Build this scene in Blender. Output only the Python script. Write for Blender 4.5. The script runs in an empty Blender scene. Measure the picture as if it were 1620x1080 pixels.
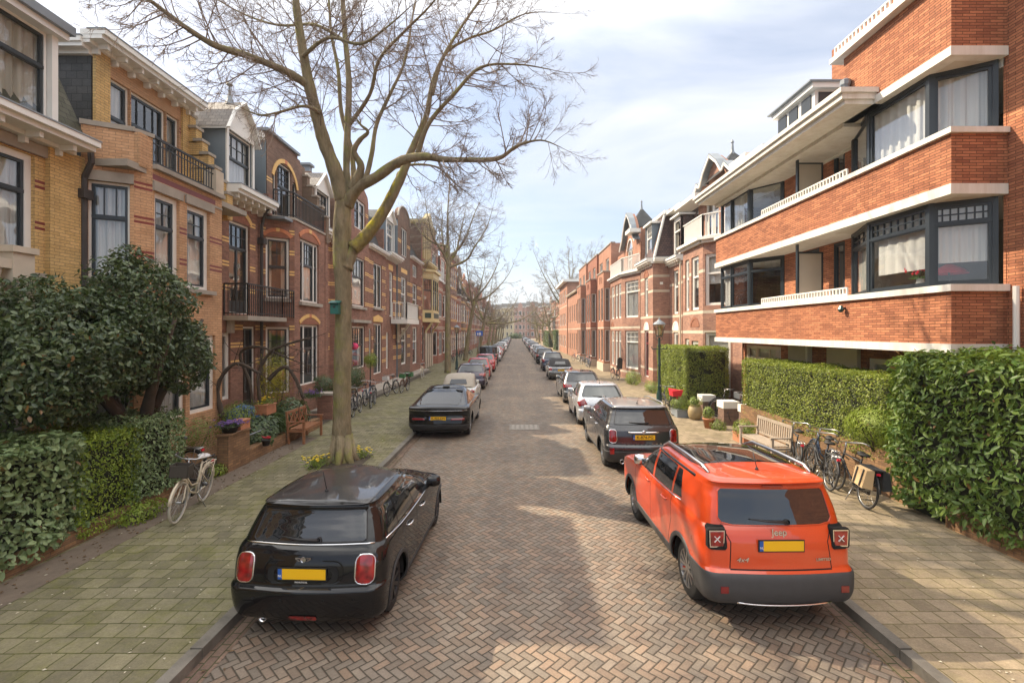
import bpy, bmesh, math, random
import numpy as np
from mathutils import Vector, Matrix, noise
from mathutils.bvhtree import BVHTree
R=math.radians; PI=math.pi; pi=math.pi
sc=bpy.context.scene; C=sc.collection
rnd=random.Random(7)
# ---------------------------------------------------------------- camera
CX,CY,F,H=816.0,524.0,775.0,3.35
cd=bpy.data.cameras.new('camera'); cam=bpy.data.objects.new('camera',cd); C.objects.link(cam)
cam.location=(0,0,H); cam.rotation_euler=(R(90),0,0)
cd.sensor_width=36; cd.lens=F/1620*36; cd.shift_x=-(CX-810)/1620; cd.shift_y=-(540-CY)/1620
cd.clip_start=.1; cd.clip_end=3000
sc.camera=cam
# ---------------------------------------------------------------- light
SUN=Vector((-1,.55,1.0)).normalized()
el=math.asin(SUN.z); az=math.atan2(SUN.x,SUN.y)
ld=bpy.data.lights.new('sun','SUN'); sun=bpy.data.objects.new('sun',ld); C.objects.link(sun)
ld.energy=4.8; ld.angle=R(.53); ld.color=(1,.84,.62)
sun.rotation_euler=SUN.to_track_quat('Z','Y').to_euler(); sun.location=(-30,20,40)
w=bpy.data.worlds.new('World'); sc.world=w; w.use_nodes=True
nt=w.node_tree; nt.nodes.clear()
def N(t,tree=None,**k):
    n=(tree or nt).nodes.new(t)
    for a,b in k.items(): setattr(n,a,b)
    return n
o=N('ShaderNodeOutputWorld'); bg=N('ShaderNodeBackground'); bg.inputs[1].default_value=.15
sky=N('ShaderNodeTexSky',sky_type='NISHITA',sun_disc=False,sun_elevation=el,sun_rotation=az,altitude=10,air_density=1.0,dust_density=1.6,ozone_density=1.2)
tc=N('ShaderNodeTexCoord'); mp=N('ShaderNodeMapping'); mp.inputs['Scale'].default_value=(1.0,.8,3.6); mp.inputs['Location'].default_value=(3.2,.4,.9)
no=N('ShaderNodeTexNoise'); no.inputs['Scale'].default_value=1.5; no.inputs['Detail'].default_value=8; no.inputs['Roughness'].default_value=.55; no.inputs['Distortion'].default_value=.6
cr=N('ShaderNodeValToRGB'); cr.color_ramp.elements[0].position=.36; cr.color_ramp.elements[1].position=.64
cr.color_ramp.elements[0].color=(.36,.36,.36,1); cr.color_ramp.elements[1].color=(.97,.97,.97,1)
mx=N('ShaderNodeMix',data_type='RGBA'); mx.inputs['B'].default_value=(4.3,4.45,4.75,1)
L=nt.links.new
L(tc.outputs['Generated'],mp.inputs[0]); L(mp.outputs[0],no.inputs['Vector']); L(no.outputs[0],cr.inputs[0])
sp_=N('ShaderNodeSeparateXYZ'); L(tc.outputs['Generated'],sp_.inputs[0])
zr=N('ShaderNodeValToRGB'); zr.color_ramp.elements[0].position=.48; zr.color_ramp.elements[1].position=.80; zr.color_ramp.elements[0].color=(.275,.285,.308,1); zr.color_ramp.elements[1].color=(1,.965,.91,1); L(sp_.outputs[2],zr.inputs[0])  # clouds brightened overhead, above the frame, as added fill for the shaded side
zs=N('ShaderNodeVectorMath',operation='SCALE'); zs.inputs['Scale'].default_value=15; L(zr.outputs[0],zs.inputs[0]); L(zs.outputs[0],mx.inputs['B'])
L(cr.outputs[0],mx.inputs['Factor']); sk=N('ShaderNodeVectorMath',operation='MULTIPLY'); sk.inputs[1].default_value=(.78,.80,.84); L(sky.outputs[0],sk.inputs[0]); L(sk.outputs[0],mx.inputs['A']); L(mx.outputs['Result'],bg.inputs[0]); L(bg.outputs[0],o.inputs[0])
sc.view_settings.view_transform='Standard'; sc.view_settings.look='None'; sc.view_settings.gamma=1
sc.view_settings.exposure=.74
sc.render.engine='CYCLES'
try:
    sc.cycles.max_bounces=7; sc.cycles.transparent_max_bounces=12; sc.cycles.caustics_reflective=False; sc.cycles.caustics_refractive=False
    sc.cycles.sample_clamp_indirect=6
except Exception: pass
# ---------------------------------------------------------------- mesh collector
class MB:
    def __init__(s): s.v=[]; s.f=[]; s.m=[]
    def add(s,vs,fs,m=0):
        b=len(s.v); s.v.extend(vs)
        for f in fs: s.f.append(tuple(b+i for i in f)); s.m.append(m)
    def quad(s,a,b,c,d,m=0): s.add([a,b,c,d],[(0,1,2,3)],m)
    def poly(s,p,m=0): s.add(p,[tuple(range(len(p)))],m)
    def box(s,x0,x1,y0,y1,z0,z1,m=0):
        if x0>x1:x0,x1=x1,x0
        if y0>y1:y0,y1=y1,y0
        s.add([(x0,y0,z0),(x1,y0,z0),(x1,y1,z0),(x0,y1,z0),(x0,y0,z1),(x1,y0,z1),(x1,y1,z1),(x0,y1,z1)],
        [(0,3,2,1),(4,5,6,7),(0,1,5,4),(1,2,6,5),(2,3,7,6),(3,0,4,7)],m)
    def ob(s,A,B,o0,o1,z0,z1,m=0,e=0.):
        # box along plan line A->B; offsets to the right-hand (outward) side
        d=Vector((B[0]-A[0],B[1]-A[1])); d.normalize(); n=Vector((d.y,-d.x))
        a=Vector(A[:2])-d*e; b=Vector(B[:2])+d*e
        q=[a+n*o0,b+n*o0,b+n*o1,a+n*o1]
        s.add([(p.x,p.y,z) for z in (z0,z1) for p in q],[(0,1,2,3),(7,6,5,4),(1,0,4,5),(2,1,5,6),(3,2,6,7),(0,3,7,4)],m)
    def bar(s,p,q,wd,ht=None,m=0,up=(0,0,1)):
        ht=ht or wd; p=Vector(p); q=Vector(q); d=(q-p).normalized(); u=Vector(up)
        if abs(d.dot(u))>.95: u=Vector((1,0,0))
        r=d.cross(u).normalized()*wd/2; t=r.cross(d).normalized()*ht/2
        vs=[tuple(c+a*r+b*t) for c in (p,q) for a,b in ((-1,-1),(1,-1),(1,1),(-1,1))]
        s.add(vs,[(0,1,2,3),(7,6,5,4),(1,0,4,5),(2,1,5,6),(3,2,6,7),(0,3,7,4)],m)
    def tube(s,pts,rad,n=6,m=0,cap=True):
        pts=[Vector(p) for p in pts]
        if isinstance(rad,(int,float)): rad=[rad]*len(pts)
        b=len(s.v); k=len(pts); u=None
        for i,p in enumerate(pts):
            t=(pts[min(i+1,k-1)]-pts[max(i-1,0)])
            if t.length<1e-9: t=Vector((0,0,1))
            t.normalize()
            if u is None:
                u=t.cross(Vector((0,0,1)) if abs(t.z)<.9 else Vector((1,0,0))).normalized()
            else:
                u=(u-t*u.dot(t)); u=u.normalized() if u.length>1e-6 else t.orthogonal().normalized()
            w_=t.cross(u)
            for j in range(n):
                a=2*PI*j/n; s.v.append(tuple(p+(u*math.cos(a)+w_*math.sin(a))*rad[i]))
        for i in range(k-1):
            for j in range(n):
                j2=(j+1)%n; s.f.append((b+i*n+j,b+i*n+j2,b+(i+1)*n+j2,b+(i+1)*n+j)); s.m.append(m)
        if cap:
            s.f.append(tuple(b+j for j in reversed(range(n)))); s.m.append(m)
            s.f.append(tuple(b+(k-1)*n+j for j in range(n))); s.m.append(m)
    def lathe(s,prof,n=16,c=(0,0,0),axis='z',m=0):
        b=len(s.v); k=len(prof)
        for r,h in prof:
            for j in range(n):
                a=2*PI*j/n; x,y=r*math.cos(a),r*math.sin(a)
                p={'z':(x,y,h),'x':(h,x,y),'y':(x,h,y)}[axis]
                s.v.append((c[0]+p[0],c[1]+p[1],c[2]+p[2]))
        for i in range(k-1):
            for j in range(n):
                j2=(j+1)%n; s.f.append((b+i*n+j,b+i*n+j2,b+(i+1)*n+j2,b+(i+1)*n+j)); s.m.append(m)
    def torus(s,c,R_,r,axis='x',n=28,k=8,m=0):
        s.lathe([(R_+r*math.cos(2*PI*i/k),r*math.sin(2*PI*i/k)) for i in range(k+1)],n,c,axis,m)
    def prism(s,pts,A,B,o0,o1,m=0):
        # polygon (u,z) on the wall line A->B extruded from offset o0 to o1 (outward)
        d=Vector((B[0]-A[0],B[1]-A[1])); d.normalize(); n=Vector((d.y,-d.x)); k=len(pts); vs=[]
        for o_ in (o0,o1):
            for u,z in pts:
                p=Vector(A[:2])+d*u+n*o_; vs.append((p.x,p.y,z))
        fs=[tuple(reversed(range(k))),tuple(range(k,2*k))]+[(i,(i+1)%k,k+(i+1)%k,k+i) for i in range(k)]
        s.add(vs,fs,m)
    def build(s,name,mats,parent=None,smooth=False,uv=True,link=True):
        me=bpy.data.meshes.new(name)
        off=Vector((0,0,0))
        if parent is not None:
            off=root_loc(parent)
        vs=np.array(s.v,dtype=np.float64).reshape(-1,3)-np.array(off)
        me.from_pydata(vs.tolist(),[],s.f)
        if not isinstance(mats,(list,tuple)): mats=[mats]
        for m_ in mats: me.materials.append(m_)
        if len(mats)>1: me.polygons.foreach_set('material_index',s.m)
        if smooth: me.polygons.foreach_set('use_smooth',[True]*len(s.f))
        me.update()
        if uv: auto_uv(me,off)
        ob=bpy.data.objects.new(name,me)
        if link: C.objects.link(ob)
        if parent is not None: ob.parent=parent
        return ob
def root_loc(p):
    l=Vector((0,0,0))
    while p is not None: l+=p.location; p=p.parent
    return l
def auto_uv(me,off=Vector((0,0,0))):
    nl=len(me.loops)
    if nl==0: return
    lay=me.uv_layers.new(name='UVMap')
    npoly=len(me.polygons); nrm=np.empty(npoly*3); me.polygons.foreach_get('normal',nrm); nrm=nrm.reshape(-1,3)
    tot=np.empty(npoly,dtype=np.int32); me.polygons.foreach_get('loop_total',tot)
    co=np.empty(len(me.vertices)*3); me.vertices.foreach_get('co',co); co=co.reshape(-1,3)+np.array(off)
    vi=np.empty(nl,dtype=np.int32); me.loops.foreach_get('vertex_index',vi)
    nn=np.repeat(nrm,tot,axis=0); p=co[vi]
    t=np.stack([-nn[:,1],nn[:,0],np.zeros(nl)],1); ln=np.linalg.norm(t,axis=1); flat=ln<.15
    t[flat]=[1,0,0]; ln[flat]=1; t/=ln[:,None]
    b=np.cross(nn,t); b[flat]=[0,1,0]
    uv=np.stack([(p*t).sum(1),(p*b).sum(1)],1)
    lay.data.foreach_set('uv',uv.ravel())
def empty(name,loc,rz=0):
    o=bpy.data.objects.new(name,None); C.objects.link(o); o.location=loc; o.rotation_euler=(0,0,rz); o.empty_display_size=.3
    return o
def tag(o,label=None,cat=None,group=None,kind=None):
    if label: o['label']=label
    if cat: o['category']=cat
    if group: o['group']=group
    if kind: o['kind']=kind
    return o
def thing(name,label,cat,loc=(0,0,0),rz=0,group=None):
    return tag(empty(name,loc,rz),label,cat,group)
def copy_tree(o,parent=None,keep=True):
    c=o.copy(); C.objects.link(c)
    if parent is not None: c.parent=parent
    for ch in list(o.children): copy_tree(ch,c)
    return c
# ---------------------------------------------------------------- node-expression helper
class E:
    def __init__(s,t,sock): s.t=t; s.s=sock
    def _o(s,op,*a):
        n=s.t.nodes.new('ShaderNodeMath'); n.operation=op
        for i,x in enumerate((s,)+a):
            if isinstance(x,E): s.t.links.new(x.s,n.inputs[i])
            else: n.inputs[i].default_value=x
        return E(s.t,n.outputs[0])
    def __add__(s,b): return s._o('ADD',b)
    def __sub__(s,b): return s._o('SUBTRACT',b)
    def __mul__(s,b): return s._o('MULTIPLY',b)
    def floor(s): return s._o('FLOOR')
    def fract(s): return s._o('FRACT')
    def mod4(s): return s._o('FLOORED_MODULO',4.0)
    def eq(s,v): return s._o('COMPARE',float(v),.3)
    def mn(s,b): return s._o('MINIMUM',b)
    def mxx(s,b): return s._o('MAXIMUM',b)
def newmat(name):
    m=bpy.data.materials.new(name); m.use_nodes=True; t=m.node_tree; b=t.nodes['Principled BSDF']
    return m,t,b
def setp(b,col=None,rough=None,metal=None,spec=None,coat=None):
    if col is not None: b.inputs['Base Color'].default_value=(*col,1)
    if rough is not None: b.inputs['Roughness'].default_value=rough
    if metal is not None: b.inputs['Metallic'].default_value=metal
    if spec is not None: b.inputs['Specular IOR Level'].default_value=spec
    if coat is not None: b.inputs['Coat Weight'].default_value=coat; b.inputs['Coat Roughness'].default_value=.03
def mixc(t,fac,a,b,mode='MIX'):
    n=t.nodes.new('ShaderNodeMix'); n.data_type='RGBA'; n.blend_type=mode
    for k,x in (('Factor',fac),('A',a),('B',b)):
        if isinstance(x,E): x=x.s
        if isinstance(x,bpy.types.NodeSocket): t.links.new(x,n.inputs[k] if k!='Factor' else n.inputs[0])
        elif k=='Factor': n.inputs[0].default_value=x
        else: n.inputs[k].default_value=(*x,1)
    return n.outputs['Result']
def nz(t,scale,detail=3,rough=.5,coord='Object',stretch=None,uvs=None):
    c=t.nodes.new('ShaderNodeTexCoord'); n=t.nodes.new('ShaderNodeTexNoise'); n.inputs['Scale'].default_value=scale; n.inputs['Detail'].default_value=detail; n.inputs['Roughness'].default_value=rough
    src=c.outputs[coord]
    if stretch:
        m=t.nodes.new('ShaderNodeMapping'); m.inputs['Scale'].default_value=stretch; t.links.new(src,m.inputs[0]); src=m.outputs[0]
    t.links.new(src,n.inputs['Vector']); return n.outputs['Fac']
def ramp(t,fac,p0,p1,c0=(0,0,0),c1=(1,1,1)):
    r=t.nodes.new('ShaderNodeValToRGB'); r.color_ramp.elements[0].position=p0; r.color_ramp.elements[1].position=p1
    r.color_ramp.elements[0].color=(*c0,1); r.color_ramp.elements[1].color=(*c1,1); t.links.new(fac.s if isinstance(fac,E) else fac,r.inputs[0]); return r.outputs[0]
def bump(t,b,h,st=.3,dist=.01):
    n=t.nodes.new('ShaderNodeBump'); n.inputs['Strength'].default_value=st; n.inputs['Distance'].default_value=dist
    t.links.new(h.s if isinstance(h,E) else h,n.inputs['Height']); t.links.new(n.outputs[0],b.inputs['Normal'])
def plain(name,col,rough=.6,var=.12,metal=0,scale=3,spec=None,coat=None,bmp=0,coord='Object'):
    m,t,b=newmat(name); setp(b,col,rough,metal,spec,coat)
    if var:
        f=nz(t,scale,4,.6,coord); c=mixc(t,f,tuple(x*(1-var*1.6) for x in col),tuple(min(1,x*(1+var*1.3)) for x in col)); t.links.new(c,b.inputs['Base Color'])
        if bmp: bump(t,b,nz(t,scale*8,4,.6,coord),bmp,.01)
    return m
def brick(name,c1,c2,mortar,bw=.21,bh=.062,ms=.009,stain=.35,blotch=(1,1,1),rough=.85,bst=.5):
    m,t,b=newmat(name)
    uv=t.nodes.new('ShaderNodeUVMap'); br=t.nodes.new('ShaderNodeTexBrick')
    br.inputs['Scale'].default_value=1; br.inputs['Brick Width'].default_value=bw; br.inputs['Row Height'].default_value=bh
    br.inputs['Mortar Size'].default_value=ms/2; br.inputs['Mortar Smooth'].default_value=.15; br.inputs['Bias'].default_value=0
    br.inputs['Color1'].default_value=(*c1,1); br.inputs['Color2'].default_value=(*c2,1); br.inputs['Mortar'].default_value=(*mortar,1)
    t.links.new(uv.outputs[0],br.inputs['Vector'])
    # second brick lookup for per-brick value spread
    f=ramp(t,nz(t,.9,5,.65),.3,.72); c=mixc(t,f,(1-stain,1-stain,1-stain*1.05),(1.12,1.1,1.06)); 
    c=mixc(t,1.0,br.outputs['Color'],c,'MULTIPLY')
    g=ramp(t,nz(t,22,2,.5,stretch=(1,1,3)),.25,.75,(.80,.80,.80),(1.16,1.14,1.12)); c=mixc(t,1.0,c,g,'MULTIPLY')
    t.links.new(c,b.inputs['Base Color']); setp(b,rough=rough,spec=.25)
    inv=t.nodes.new('ShaderNodeMath'); inv.operation='SUBTRACT'; inv.inputs[0].default_value=1; t.links.new(br.outputs['Fac'],inv.inputs[1])
    bump(t,b,inv.outputs[0],bst,.008)
    return m
# ---------------------------------------------------------------- materials
M={}
M['yellow']=brick('yellow_brick',(.76,.53,.24),(.64,.43,.18),(.30,.21,.12),stain=.28)
M['ochre']=brick('ochre_brick',(.62,.385,.23),(.52,.31,.175),(.30,.19,.12),stain=.25)
M['brown']=brick('brown_brick',(.29,.16,.12),(.20,.11,.085),(.17,.12,.095),stain=.3)
M['brown2']=brick('red_brown_brick',(.36,.19,.14),(.25,.13,.10),(.2,.14,.11),stain=.3)
M['dusky']=brick('dusky_brick',(.26,.17,.13),(.19,.12,.095),(.15,.12,.1),stain=.3)
M['red']=brick('red_brick',(.42,.19,.135),(.32,.14,.10),(.24,.15,.12),stain=.3)
M['pink']=brick('pink_red_brick',(.50,.26,.18),(.40,.20,.14),(.36,.25,.2),stain=.25)
M['pinkd']=brick('mottled_brick',(.45,.25,.185),(.30,.165,.135),(.36,.27,.22),bw=.22,bh=.065,stain=.25)
M['orange']=brick('orange_long_brick',(.54,.225,.12),(.31,.118,.068),(.15,.075,.045),bw=.24,bh=.052,ms=.012,stain=.2,bst=.9)
M['orange2']=brick('orange_header_brick',(.62,.26,.07),(.50,.18,.05),(.2,.12,.07),bw=.24,bh=.055,ms=.012,stain=.15)
M['gardenb']=brick('garden_wall_brick',(.36,.215,.115),(.22,.13,.075),(.14,.11,.08),stain=.4)
M['stepb']=brick('rendered_brick',(.24,.17,.13),(.2,.15,.11),(.2,.16,.13),stain=.35)
M['band_red']=plain('dark_red_glazed_brick',(.20,.035,.03),.5,.2,scale=9)
M['band_yel']=plain('yellow_band_brick',(.74,.47,.17),.7,.15,scale=9)
M['band_org']=plain('orange_band_brick',(.55,.20,.09),.7,.2,scale=9)
M['tymp']=brick('tympanum_brick',(.36,.16,.10),(.30,.125,.085),(.25,.14,.1),stain=.15)
M['stone']=plain('grey_stone',(.36,.32,.27),.8,.25,scale=2.5,bmp=.2)
M['stone_l']=plain('pale_stone',(.56,.49,.39),.8,.18,scale=2.5)
M['white']=plain('white_paint',(.78,.765,.72),.45,.05,scale=2)
M['cwhite']=plain('streaked_white_concrete',(.74,.72,.67),.6,.10,scale=1.5)
_t=M['cwhite'].node_tree; _b=_t.nodes['Principled BSDF']; _l=_b.inputs['Base Color'].links[0].from_socket; _t.links.new(mixc(_t,1.0,_l,ramp(_t,nz(_t,5,5,.7,stretch=(1,1,.08)),.35,.6,(.86,.84,.80),(1,1,1)),'MULTIPLY'),_b.inputs['Base Color'])
M['cream']=plain('cream_paint',(.62,.56,.44),.5,.08,scale=2)
M['ivory']=plain('yellow_cream_paint',(.63,.52,.27),.5,.1,scale=2)
M['darkf']=plain('dark_green_black_paint',(.028,.034,.038),.35,.1)
M['anthra']=plain('anthracite_paint',(.022,.030,.038),.35,.08)
M['iron']=plain('black_iron',(.022,.022,.024),.5,.1)
M['zinc']=plain('grey_zinc',(.22,.25,.28),.5,.2,scale=1.5)
M['bluegrey']=plain('blue_grey_cladding',(.16,.20,.235),.6,.15,scale=1.5)
M['slate']=brick('slate_tiles',(.085,.088,.092),(.055,.06,.065),(.03,.03,.032),bw=.24,bh=.17,ms=.014,stain=.4,rough=.55)
M['slate_l']=brick('weathered_slate',(.30,.28,.26),(.22,.20,.19),(.10,.09,.09),bw=.2,bh=.14,ms=.016,stain=.4,rough=.7)
M['slate_g']=brick('mossy_slate',(.12,.12,.09),(.08,.085,.06),(.04,.04,.035),bw=.22,bh=.13,ms=.014,stain=.4,rough=.7)
M['slate_p']=brick('plum_tiles',(.19,.12,.11),(.12,.085,.085),(.05,.04,.04),bw=.16,bh=.13,ms=.02,stain=.2,rough=.6)
M['render']=plain('pale_render',(.60,.55,.47),.85,.12,scale=1.2)
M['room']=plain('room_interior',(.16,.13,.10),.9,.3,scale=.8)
M['pipe']=plain('dark_drainpipe',(.05,.045,.045),.5,.2)
M['wood']=plain('teak_wood',(.30,.13,.06),.55,.3,scale=12)
M['woodgrey']=plain('weathered_teak',(.36,.30,.24),.7,.3,scale=12)
M['terracotta']=plain('terracotta',(.45,.19,.10),.8,.2,scale=6)
M['glazed']=plain('ochre_glazed_pot',(.33,.25,.13),.5,.35,scale=7)
M['soil']=plain('garden_soil',(.06,.045,.03),.95,.4,scale=6,bmp=.5)
M['red_paint']=plain('red_paint',(.22,.025,.03),.4,.08)
M['redpl']=plain('red_plastic',(.75,.02,.05),.4,.05)
M['green_paint']=plain('green_paint',(.015,.05,.045),.35,.1)
M['tealbox']=plain('teal_box_paint',(.02,.13,.11),.5,.12)
# curtains
def curtain(name,col,fold=26,amp=.5):
    m,t,b=newmat(name); c=t.nodes.new('ShaderNodeTexCoord')
    wv=t.nodes.new('ShaderNodeTexWave'); wv.inputs['Scale'].default_value=fold/6.28; wv.inputs['Distortion'].default_value=2.2; wv.inputs['Detail'].default_value=2; wv.inputs['Detail Scale'].default_value=.6
    mpn=t.nodes.new('ShaderNodeMapping'); mpn.inputs['Scale'].default_value=(1,0.1,.12); t.links.new(c.outputs['Object'],mpn.inputs[0]); t.links.new(mpn.outputs[0],wv.inputs['Vector'])
    setp(b,col,.9,spec=.1); bump(t,b,wv.outputs['Fac'],amp,.05)
    tr=t.nodes.new('ShaderNodeBsdfTranslucent'); tr.inputs[0].default_value=(*col,1); mixs=t.nodes.new('ShaderNodeMixShader'); mixs.inputs[0].default_value=.3
    out=t.nodes['Material Output']; t.links.new(b.outputs[0],mixs.inputs[1]); t.links.new(tr.outputs[0],mixs.inputs[2]); t.links.new(mixs.outputs[0],out.inputs[0])
    return m
M['sheer']=curtain('sheer_curtain',(.80,.79,.76))
M['drape']=curtain('cream_curtain',(.66,.60,.50),18)
M['blind']=plain('pale_blind',(.62,.60,.55),.8,.05)
def glass(name,k=1.6,base=.06,tint=(.93,.95,.95),wav=0.0):
    m=bpy.data.materials.new(name); m.use_nodes=True; t=m.node_tree; t.nodes.clear()
    out=t.nodes.new('ShaderNodeOutputMaterial'); tr=t.nodes.new('ShaderNodeBsdfTransparent'); tr.inputs[0].default_value=(*tint,1)
    gl=t.nodes.new('ShaderNodeBsdfGlossy'); gl.inputs['Roughness'].default_value=.015; gl.inputs['Color'].default_value=(.95,.97,1,1)
    fr=t.nodes.new('ShaderNodeFresnel'); fr.inputs[0].default_value=1.5; gg=t.nodes.new('ShaderNodeNewGeometry'); t.links.new((E(t,gg.outputs['Backfacing'])*(1/1.5-1.5)+1.5).s,fr.inputs[0])
    f=E(t,fr.outputs[0])*k+base; f=f.mn(1.0)
    mixs=t.nodes.new('ShaderNodeMixShader'); t.links.new(f.s,mixs.inputs[0]); t.links.new(tr.outputs[0],mixs.inputs[1]); t.links.new(gl.outputs[0],mixs.inputs[2]); t.links.new(mixs.outputs[0],out.inputs[0])
    if wav:
        n=nz(t,1.3,2,.4); bp=t.nodes.new('ShaderNodeBump'); bp.inputs['Strength'].default_value=wav; bp.inputs['Distance'].default_value=.02; t.links.new(n,bp.inputs['Height']); t.links.new(bp.outputs[0],gl.inputs['Normal'])
    return m
M['glass']=glass('window_glass',1.5,.06,wav=.35)
M['lampglass']=glass('lamp_glass',1.2,.12,(.85,.78,.66))
M['frost']=plain('frosted_glass',(.48,.42,.34),.25,.15,scale=.8)
# ---------------------------------------------------------------- ground, road, pavements
XL,XR=-3.2,3.92
def herringbone(name):
    m,t,b=newmat(name); tcn=t.nodes.new('ShaderNodeTexCoord'); mpn=t.nodes.new('ShaderNodeMapping')
    s=1/.090; mpn.inputs['Rotation'].default_value=(0,0,R(45)); mpn.inputs['Scale'].default_value=(s,s,s)
    t.links.new(tcn.outputs['Object'],mpn.inputs[0])
    # small wobble so that courses are not ruler straight
    nn=t.nodes.new('ShaderNodeTexNoise'); nn.inputs['Scale'].default_value=.55; nn.inputs['Detail'].default_value=2; t.links.new(tcn.outputs['Object'],nn.inputs['Vector'])
    va=t.nodes.new('ShaderNodeVectorMath'); va.operation='SCALE'; va.inputs['Scale'].default_value=1.5; t.links.new(nn.outputs['Color'],va.inputs[0])
    vb=t.nodes.new('ShaderNodeVectorMath'); t.links.new(mpn.outputs[0],vb.inputs[0]); t.links.new(va.outputs[0],vb.inputs[1])
    sx=t.nodes.new('ShaderNodeSeparateXYZ'); t.links.new(vb.outputs[0],sx.inputs[0])
    x=E(t,sx.outputs[0]); y=E(t,sx.outputs[1]); i=x.floor(); j=y.floor(); fx=x.fract(); fy=y.fract()
    mm=(i-j).mod4(); m1=mm.eq(1); m2=mm.eq(2); m3=mm.eq(3); m0=mm.eq(0); hor=m0+m1
    lx=fx+m1; ly=fy+m2; one=E(t,hor.s)
    wx=hor+1.0; wy=(hor*-1.0)+2.0
    ex=lx.mn(wx-lx); ey=ly.mn(wy-ly); ed=ex.mn(ey)
    idx=i-m1; idy=j-m2
    cb=t.nodes.new('ShaderNodeCombineXYZ'); t.links.new(idx.s,cb.inputs[0]); t.links.new(idy.s,cb.inputs[1]); t.links.new(hor.s,cb.inputs[2])
    wn=t.nodes.new('ShaderNodeTexWhiteNoise'); t.links.new(cb.outputs[0],wn.inputs['Vector'])
    c=ramp(t,wn.outputs['Value'],0,1,(.190,.156,.122),(.278,.224,.172))
    wn2=t.nodes.new('ShaderNodeTexWhiteNoise'); va2=t.nodes.new('ShaderNodeVectorMath'); va2.inputs[1].default_value=(7.3,2.1,5.5); t.links.new(cb.outputs[0],va2.inputs[0]); t.links.new(va2.outputs[0],wn2.inputs['Vector'])
    hue=ramp(t,wn2.outputs['Value'],.2,.95,(.95,1.0,1.04),(1.07,.98,.93)); c=mixc(t,1.0,c,hue,'MULTIPLY')
    grit=ramp(t,nz(t,38,4,.7),.25,.75,(.78,.78,.78),(1.18,1.18,1.18)); c=mixc(t,1.0,c,grit,'MULTIPLY')
    big=ramp(t,nz(t,.32,5,.6),.33,.7,(.74,.74,.77),(1.16,1.13,1.08)); c=mixc(t,1.0,c,big,'MULTIPLY'); trk=ramp(t,nz(t,1.1,4,.6,stretch=(1,.07,1)),.35,.65,(.82,.82,.84),(1.12,1.10,1.06)); c=mixc(t,1.0,c,trk,'MULTIPLY'); oil=ramp(t,nz(t,.9,3,.5),.68,.76,(1,1,1),(.62,.60,.60)); c=mixc(t,1.0,c,oil,'MULTIPLY')
    # worn wheel tracks and the greyer far road
    joint=ramp(t,ed,.035,.11); jc=mixc(t,nz(t,1.1,4),(.040,.033,.024),(.085,.07,.05)); c=mixc(t,joint,jc,c)
    t.links.new(c,b.inputs['Base Color'])
    rr=ramp(t,nz(t,5,4),.3,.7,(.62,.62,.62),(.9,.9,.9)); t.links.new(rr,b.inputs['Roughness']); setp(b,spec=.35)
    hgt=E(t,ramp(t,ed,.02,.16))+E(t,wn.outputs['Value'])*.25+E(t,nz(t,60,3))*.18
    bump(t,b,hgt,.75,.012)
    return m
def slabs(name,c1,c2,joint,moss,mossamt,w_=.25,h_=.25,rot=0):
    m,t,b=newmat(name); uv=t.nodes.new('ShaderNodeTexCoord'); mpn=t.nodes.new('ShaderNodeMapping'); mpn.inputs['Rotation'].default_value=(0,0,rot); t.links.new(uv.outputs['Object'],mpn.inputs[0])
    nn=t.nodes.new('ShaderNodeTexNoise'); nn.inputs['Scale'].default_value=.8; t.links.new(uv.outputs['Object'],nn.inputs['Vector'])
    va=t.nodes.new('ShaderNodeVectorMath'); va.operation='SCALE'; va.inputs['Scale'].default_value=.09; t.links.new(nn.outputs['Color'],va.inputs[0])
    vb=t.nodes.new('ShaderNodeVectorMath'); t.links.new(mpn.outputs[0],vb.inputs[0]); t.links.new(va.outputs[0],vb.inputs[1])
    br=t.nodes.new('ShaderNodeTexBrick'); br.inputs['Scale'].default_value=1; br.inputs['Brick Width'].default_value=w_; br.inputs['Row Height'].default_value=h_
    br.inputs['Mortar Size'].default_value=.0075; br.inputs['Mortar Smooth'].default_value=.3; br.inputs['Color1'].default_value=(*c1,1); br.inputs['Color2'].default_value=(*c2,1); br.inputs['Mortar'].default_value=(*joint,1)
    t.links.new(vb.outputs[0],br.inputs['Vector']); c=br.outputs['Color']
    mo=ramp(t,nz(t,.9,6,.65),.42,.66); mo2=ramp(t,nz(t,7,4,.7),.35,.65); f=E(t,mo)*E(t,mo2)*mossamt
    c=mixc(t,f,c,moss)
    jm=E(t,br.outputs['Fac'])*.75
    c=mixc(t,jm,c,mixc(t,nz(t,2,3),joint,tuple(x*1.0 for x in moss)))
    g=ramp(t,nz(t,45,4,.7),.3,.7,(.80,.80,.80),(1.16,1.16,1.16)); c=mixc(t,1.0,c,g,'MULTIPLY')
    g=ramp(t,nz(t,3.2,5,.7),.3,.7,(.80,.80,.80),(1.14,1.14,1.12)); c=mixc(t,1.0,c,g,'MULTIPLY')
    t.links.new(c,b.inputs['Base Color']); setp(b,rough=.85,spec=.25)
    hh=E(t,br.outputs['Fac'])*-1.0+E(t,nz(t,50,4))*.25+E(t,nz(t,2.2,2))*2.0; bump(t,b,hh,.8,.014)
    return m
M['road']=herringbone('herringbone_clinker_road')
M['slabL']=slabs('mossy_concrete_slabs',(.235,.21,.135),(.145,.13,.085),(.04,.04,.02),(.15,.15,.035),.8)
M['slabR']=slabs('concrete_slabs',(.32,.255,.18),(.215,.172,.118),(.11,.085,.05),(.20,.18,.08),.45)
M['klink']=slabs('small_brick_paving',(.30,.18,.12),(.22,.14,.10),(.09,.07,.05),(.13,.13,.05),.5,.2,.1)
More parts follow.
